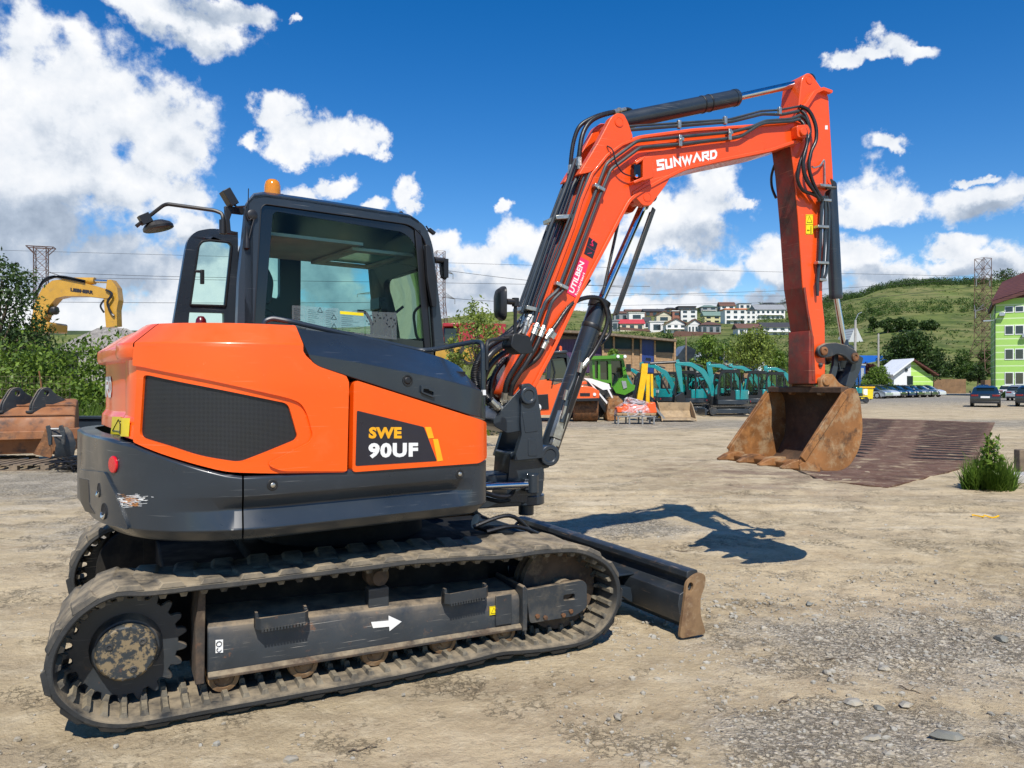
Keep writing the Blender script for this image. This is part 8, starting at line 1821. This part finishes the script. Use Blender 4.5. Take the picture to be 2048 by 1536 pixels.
for k in range(4):
    m = MB(); m.tube(smooth_path([q.m(66+k*2, 600-k, -.4), q.m(84, 568-k*1.5, -.4), q.m(104, 556-k, -.4), q.m(125, 553+k, -.4), q.m(170, 562+k, -.4)]), .06, 6); m.build('hose', 'hose', e)
m = MB(); m.tube(smooth_path([q.m(212, 580, -.4), q.m(224, 588, -.5), q.m(215, 605, -.5), q.m(222, 625, -.4), q.m(228, 632, -.4)]), .07, 6); m.tube(smooth_path([q.m(208, 600, -.3), q.m(201, 612, -.3), q.m(208, 625, -.3)]), .06, 6); m.build('hose', 'hose', e)
q.plate([(60, 640), (98, 644), (97, 664), (60, 662)], -.5, 2).build('body', 'ylw', e, bevel=.1); m = MB(); m.obox(q.m(101, 621, 0), (.9, .5, .5)); m.build('work_lamp', 'black', e, bevel=.15)
q.plate([(20, 700), (110, 700), (110, 820), (20, 820)], 0, 2.5).build('undercarriage', 'black', e)
m = MB(); rings = []
for k, (r_, z_) in enumerate(((9, 0), (7.0, 1.7), (5.0, 3.2), (2.8, 4.7), (1.0, 5.6), (.1, 5.8))): rings.append([(r_*math.cos(t*math.pi/24)*(1+.12*mnoise.noise(Vector((t*.5, k, 0)))), r_*math.sin(t*math.pi/24), z_+.3*mnoise.noise(Vector((t*.7, k, 5)))) for t in range(48)])
m.loft(rings, closed=True, cap=True); o = m.build('gravel_heap', mk('heap_gravel', (.36, .33, .29), .95, var=(2, .3), dirt=[((.15, .14, .12), 6, .5, .65, .8)], bump=(5, 1.0, .2)), None, sm=60); o.location = ((225-CX)/FPX*58, 58, 0); o['kind'] = 'stuff'; o['label'] = 'heap of grey crushed stone behind the thicket'
# ---- big rusty bucket on pallets with a small bucket
M['rust2'] = mk('brown_rust', (.30, .12, .045), .65, var=(2, .3), dirt=[((.30, .15, .075), 4, .48, .65, .8), ((.06, .045, .04), 3, .52, .66, .8)], bump=(30, .3, .005))
q = Rel('large_bucket', 150, 15.0, 'very large rusty digging bucket lying on pallets at the left edge', 'bucket', rz=R(26)); e = q.e
x0, x1 = -2.0, 0.0
prof = [(.05, .12), (-.05, .45), (-.06, .62), (.0, .80), (.22, .98), (.55, 1.12), (.95, 1.15), (1.15, .9), (1.2, .3), (1.0, .1)]
m = MB(); rings = []
for x, k in ((x0, 1.), (x1-.06, 1.), (x1, .94)): rings.append([(x, y, .62+(z-.62)*k+.10) for y, z in prof])
m.loft(rings, closed=True, cap=True); sh = m.build('shell', 'rust2', e, bevel=.02)
for y, z in ((-.055, .52), (.02, .86), (.3, 1.04)): m = MB(); m.box(x0, x1+.005, y-.02, y+.012, z+.085, z+.10+.01); m.build('weld_strip', 'rust2', e, bevel=.004)
m = MB(); m.box(x0, x1+.06, -.16, .05, .50, .66); m.build('wear_bar', 'rust2', e, bevel=.015); m = MB(); m.box(x1-.12, x1+.09, -.18, .08, .48, .70); m.build('wear_block', 'rust2', e, bevel=.02)
for cx_ in (38, 92):
    c_ = (cx_-150)*15.0/FPX*.92; m = MB()
    for dx in (-.05, .02):
        po = rnd([(.16, 1.00), (.02, .95), (.05, 1.18), (.22, 1.46), (.38, 1.50), (.48, 1.38), (.62, 1.30), (.80, 1.20), (.45, 1.14)], .07, 4); hole = [(.33+.055*math.cos(t*math.pi/7), 1.37+.055*math.sin(t*math.pi/7)) for t in range(14)]
        m.plate(po, c_+dx, c_+dx+.035, [hole], ax='yz')
    m.lathe((c_, .02, 1.00), (0, 0, 1), [(0, .07), (.04, .07)], 16); m.xf(yaw((c_, .35), R(-48))); m.build('lug', 'greyrough', e, bevel=.008)
q = Rel('small_bucket', 98, 13.9, 'small narrow digging bucket leaning against the very large bucket', 'bucket'); e = q.e
po = [(q.m(x, y).x, q.m(x, y).z) for x, y in ((90, 858), (96, 870), (104, 912), (100, 916), (66, 908), (82, 880))]; m = MB(); m.plate(po, .0, .02); m.plate(po, .34, .36); m.build('side_plate', 'rust', e, bevel=.004)
m = MB(); pts = [q.m(x, y) for x, y in ((94, 856), (104, 866), (112, 890), (108, 914), (96, 918))]; m.loft([[p+Vector((0, .0, 0)) for p in pts], [p+Vector((.16, .36, 0)) for p in pts], [p+Vector((.13, .36, .0)) for p in pts]]); m.build('shell', 'greyrough', e)
for dx in (0, 22): m = MB(); m.plate(rnd([(q.m(x+dx, y).x, q.m(x+dx, y).z) for x, y in ((92, 852), (99, 850), (104, 866), (104, 890), (98, 890), (96, 870))], .02, 3), -.02+dx*.003, .02+dx*.003); m.build('ear', 'greyrough', e, bevel=.005)
m = MB(); m.tube([q.m(94, 858), q.m(118, 858, .05)], .02, 8); m.tube([q.m(99, 872), q.m(124, 872, .05)], .015, 8); m.build('pin', 'steelg', e)
def pallet(px, d, rz, lab):
    e = empty('pallet', ((px-CX)/FPX*d, d, 0), R(rz), lab, 'pallet', 'wooden pallets under the large bucket')
    for k, y in enumerate((-.5, 0, .5)):
        m = MB(); m.box(-.6, .6, y-.05, y+.05, 0, .02); [m.box(x-.07, x+.07, y-.05, y+.05, .02, .10) for x in (-.53, 0, .53)]; m.build('runner', 'woodg', e)
    m = MB(); [m.box(-.6+i*.2, -.6+i*.2+.13, -.55, .55, .10, .122) for i in range(6)]; m.build('deck_boards', 'woodg', e); return e
pallet(58, 14.2, 6, 'weathered wooden pallet under the front of the large bucket'); pallet(-20, 14.9, -4, 'weathered wooden pallet at the very left edge')
q = Rel('steel_beam', 172, 16.5, 'dark steel beams lying on the ground behind the counterweight', 'beam'); m = MB(); a = q.m(148, 0); m.box(a.x, a.x+3, 0, .12, .50, .80); m.box(a.x, a.x+3, 0, .12, .98, 1.1) if False else None; m.build('beam', 'grey', q.e, bevel=.01); m = MB(); m.box(a.x, a.x+3, -.05, .25, .80, .86); m.box(a.x, a.x+3, -.05, .3, .4, .5); m.build('flange', 'grey', q.e, bevel=.01); m = MB(); m.box(a.x+.2, a.x+.4, 0, .3, 0, .4); m.box(a.x+2.2, a.x+2.4, 0, .3, 0, .4); m.build('support', 'woodg', q.e)
rr = random.Random(5); q = Rel('cable_heap', 142, 13.6, 'tangled heap of black cables beside the large bucket', 'cables'); m = MB()
for i in range(14):
    c_ = q.m(142, 930); m.tube(smooth_path([(c_.x+rr.uniform(-.35, .5), rr.uniform(-.2, .5), .02+rr.random()*.22) for _ in range(6)], 5), .012, 5)
m.build('cable', 'hose', q.e)
# ---- rusty steel mat at the right, shade between its ribs drawn as dark strips
M['mat'] = mk('rusty_deck', (.135, .075, .052), .9, spec=.1, var=(2, .35), dirt=[((.46, .36, .22), 1.6, .54, .66, .85), ((.27, .185, .12), 3.5, .48, .64, .7), ((.42, .36, .28), 14, .58, .7, .7), ((.06, .04, .035), 7, .55, .68, .7)], bump=(30, .3, .006))
def gpt(px, py): d = gd(py); return Vector(((px-CX)/FPX*d, d))
cA, cB, cC, cD = gpt(1600, 833), gpt(1990, 846), gpt(1950, 930), gpt(1560, 925)
def gmat(name, P4, ribs, lab, z=.03):
    c = sum(P4, Vector((0, 0)))/4; e = empty(name, (c.x, c.y, 0), 0, lab, 'steel mat', 'ribbed steel mats sunk in the yard'); m = MB(); m.plate([(p.x-c.x, p.y-c.y) for p in P4], -.02, z, ax='xy'); m.build('deck_plate', 'mat' if not ribs else 'shaded', e)
    if ribs:
        m = MB()
        for i in range(ribs):
            t = (i+.5)/ribs; a = P4[0].lerp(P4[3], t)-c; b = P4[1].lerp(P4[2], t)-c; w = (P4[3]-P4[0]).length/ribs*.30
            m.loft([[(a.x, a.y-w, z), (a.x, a.y-w*.9, z+.006), (a.x, a.y+w*.9, z+.006), (a.x, a.y+w, z)], [(b.x, b.y-w, z), (b.x, b.y-w*.9, z+.006), (b.x, b.y+w*.9, z+.006), (b.x, b.y+w, z)]], cap=True)
        m.build('ribs', 'mat', e)
    return e
PL = [cA, cB, cC, gpt(1880, 950), gpt(1775, 977), gpt(1640, 962), cD]; c = sum(PL, Vector((0, 0)))/7
e = empty('steel_mat', (c.x, c.y, 0), 0, 'wide rusty ribbed steel mat sunk in the yard behind the hanging bucket', 'steel mat'); m = MB(); m.plate([(p.x-c.x, p.y-c.y) for p in PL], -.02, .022, ax='xy'); m.build('deck_plate', 'mat', e)
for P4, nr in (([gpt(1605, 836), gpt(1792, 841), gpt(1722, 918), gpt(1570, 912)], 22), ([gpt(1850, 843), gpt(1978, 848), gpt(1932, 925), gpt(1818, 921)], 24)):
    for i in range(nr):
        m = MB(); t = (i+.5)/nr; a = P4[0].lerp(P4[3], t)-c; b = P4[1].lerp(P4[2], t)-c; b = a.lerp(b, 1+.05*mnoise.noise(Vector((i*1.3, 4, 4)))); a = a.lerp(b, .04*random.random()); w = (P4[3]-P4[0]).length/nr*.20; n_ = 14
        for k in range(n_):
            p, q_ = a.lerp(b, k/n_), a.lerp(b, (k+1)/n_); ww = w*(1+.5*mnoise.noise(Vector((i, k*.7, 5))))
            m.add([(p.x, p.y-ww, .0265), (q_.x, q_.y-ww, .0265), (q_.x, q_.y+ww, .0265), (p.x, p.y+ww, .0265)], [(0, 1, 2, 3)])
        m.build('slot', 'shaded', e, sm=0, fix=False)  # flat dark strip on the deck, painted shade of a gap between ribs
# ---- plant, posts and block at the right edge
q = Rel('wooden_stake', 1976, gd(975), 'short pale stake in the tuft of weeds', 'stake'); m = MB(); m.tube([q.m(1972, 975), q.m(1974, 935), q.m(1978, 905), q.m(1984, 885)], [.05, .05, .04, .03], 8); m.build('stake', 'wood', q.e)
D = gd(980); q = Rel('weeds', 1978, D, 'tuft of leafy weeds and grass at the right edge', 'weeds'); rr = random.Random(2); m = MB()
for i in range(1300):
    a = rr.random()*6.28; r_ = .34*math.sqrt(rr.random()); x, y = r_*math.cos(a)*1.1, r_*math.sin(a)*.7; h_ = rr.uniform(.12, .72)*(1-r_*1.2); bx, by = rr.gauss(0, .10), rr.gauss(0, .1); w_ = .006; c_, s_ = math.cos(a)*w_, math.sin(a)*w_; o = len(m.v)
    m.v += [Vector((x-c_, y-s_, 0)), Vector((x+c_, y+s_, 0)), Vector((x+bx*.4+c_, y+by*.4+s_, h_*.6)), Vector((x+bx*.4-c_, y+by*.4-s_, h_*.6)), Vector((x+bx, y+by, h_))]; m.f += [(o, o+1, o+2, o+3), (o+3, o+2, o+4)]
m.build('grass_blades', 'grassb', q.e, sm=0, fix=False); m = MB()
for k in range(7):
    p0 = Vector((rr.uniform(-.1, .12), rr.uniform(-.1, .1), 0)); p1 = p0+Vector((rr.uniform(-.05, .22), 0, rr.uniform(.45, .86))); m.tube([p0, p0.lerp(p1, .5)+Vector((.02, 0, 0)), p1], .005, 4)
    for j in range(13): c_ = p0.lerp(p1, .35+.65*j/12); leaves(m, [(c_.x, c_.y, c_.z, .07, .07, .03)], 4, .05, rr, .6)
m.build('leafy_stems', 'leafl', q.e, sm=0, fix=False)
q = Rel('dark_post', 2043, gd(948), 'dark wooden post cut by the right edge', 'post'); m = MB(); m.box(-.06, .25, -.05, .12, 0, .42); m.build('post', 'woodg', q.e, bevel=.015)
q = Rel('concrete_block', 2035, gd(968), 'flat pale concrete block behind the weeds', 'block'); m = MB(); a = q.m(1990, 968).x; m.box(a, a+.9, 0, .45, 0, .14); m.xf(lambda p: p+Vector((.02*mnoise.noise(p*5), .02*mnoise.noise(p*4+Vector((3, 0, 0))), 0))); m.build('block', 'conc', q.e, bevel=.02)
q = Rel('yellow_strap', 1972, gd(1035), 'thin yellow strap lying on the dirt at the right', 'strap'); m = MB(); m.tube(smooth_path([q.m(1945, 1032)+Vector((0, 0, .01)), Vector((-.12, .05, .02)), Vector((-.06, -.04, .015)), Vector((0, .03, .02)), q.m(1985, 1037)+Vector((0, 0, .01)), q.m(1998, 1034)+Vector((0, 0, .015))], 5), .009, 5); m.build('strap', 'ylw2', q.e)
# ---- lattice pylons and power lines
def pylon(px, d, z0, H, wb, wt, label, mt='rustl', arms=(), waist=.5, wm=None, r=.09, flare=None):
    e = empty('lattice_pylon', ((px-CX)/FPX*d, d, z0), R(20), label, 'pylon', 'lattice pylons of the power lines'); m = MB(); wm = wm or wt
    def wd(t): return (wb+(wm-wb)*(t/waist)**.8 if t < waist else wm+(wt-wm)*(t-waist)/(1-waist))/2
    n = 13; cor = lambda t: [Vector((sx_*wd(t), sy_*wd(t), H*t)) for sx_, sy_ in ((-1, -1), (1, -1), (1, 1), (-1, 1))]
    lev = [1-(1-i/n)**1.0 for i in range(n+1)]
    for i in range(n):
        a, b = cor(lev[i]), cor(lev[i+1])
        for k in range(4): j = (k+1) % 4; m.tube([a[k], b[k]], r, 4, False); m.tube([a[k], b[j]], r*.55, 3, False); m.tube([a[j], b[k]], r*.55, 3, False); m.tube([b[k], b[j]], r*.55, 3, False)
    if flare: 
        a = cor(1.0); b = [Vector((p.x*flare, p.y, p.z+H*.005)) for p in a]
        c_ = cor(.955)
        for k in range(4): m.tube([c_[k], b[k]], r, 4, False); m.tube([b[k], b[(k+1) % 4]], r, 4, False); m.tube([a[k], b[k]], r*.6, 3, False)
    m.build('lattice', mt, e, sm=0, fix=False)
    for (t, L_) in arms:
        for sg in (-1, 1):
            m = MB(); c_ = cor(t); tip = Vector((sg*L_, 0, H*t-.02*H))
            for k in ((0, 3) if sg < 0 else (1, 2)): m.tube([c_[k], tip], r*.8, 4, False); m.tube([c_[k]+Vector((0, 0, H*.035)), tip], r*.7, 4, False)
            for q_ in (.3, .6): p = c_[0 if sg < 0 else 1].lerp(tip, q_); m.tube([p, p+Vector((0, 0, H*.035*(1-q_)))], r*.5, 3, False)
            m.tube([tip, tip+Vector((0, 0, -.05*H))], r*1.2, 5, False); m.build('cross_arm', 'steelg', e, sm=0, fix=False)
    return e
pylon(1966, 150, 0, 26.0, 7.5, 2.0, 'tall rusty lattice pylon left of the lime green block', arms=((.86, 1.8), (.62, 2.0)), waist=.38, wm=2.1, r=.075)
pylon(82, 240, 0, 44, 6, 3.4, 'lattice pylon with a flared top above the yellow excavator', arms=((.80, 9),), waist=.5, wm=3.4, flare=2.2, r=.13); pylon(880, 200, 10, 26, 5, 2.2, 'lattice pylon just right of the cab', arms=((.80, 3.5), (.55, 4), (.25, 4)), r=.09); pylon(757, 330, 20, 26, 5, 3.0, 'distant lattice pylon seen through the cab windows', arms=((.78, 9), (.5, 11)), waist=.3, r=.13)
LBL = ['uppermost cable over the whole view, ending at the right pylon', 'cable below the uppermost one at the right pylon', 'thin cable passing behind the arm at house height', 'long cable passing left of the cab at mid height', 'cable passing low left of the cab above the hood', 'cable between the cab and the boom, upper', 'cable between the cab and the boom, lower', 'faint cable over the estate houses', 'cable rising to the left pylon', 'short cable from the right pylon to the green block']
for k, (pts, d, r_) in enumerate((([(-50, 499), (700, 520), (1400, 540), (1960, 553)], 190, .035), ([(1200, 592), (1650, 578), (1955, 556)], 170, .035), ([(1180, 612), (1600, 604), (1700, 600), (1955, 573)], 170, .03), ([(-40, 553), (450, 560), (900, 566), (1300, 573)], 190, .045), ([(-40, 603), (450, 606), (880, 604)], 190, .05), ([(885, 540), (1050, 560), (1250, 575)], 190, .05), ([(885, 595), (1000, 603), (1200, 607)], 190, .05), ([(1180, 585), (1500, 592), (1650, 590)], 200, .035), ([(105, 545), (300, 552), (500, 556)], 235, .06), ([(1970, 548), (2000, 552), (2100, 556)], 150, .05))):
    m = MB(); P_ = [at(x, y, d) for x, y in pts]; m.tube(smooth_path(P_, 10), r_, 4, False); o = m.build('power_line', 'black', None, sm=0, fix=False); setp(o, LBL[k], 'cable', 'overhead power lines')
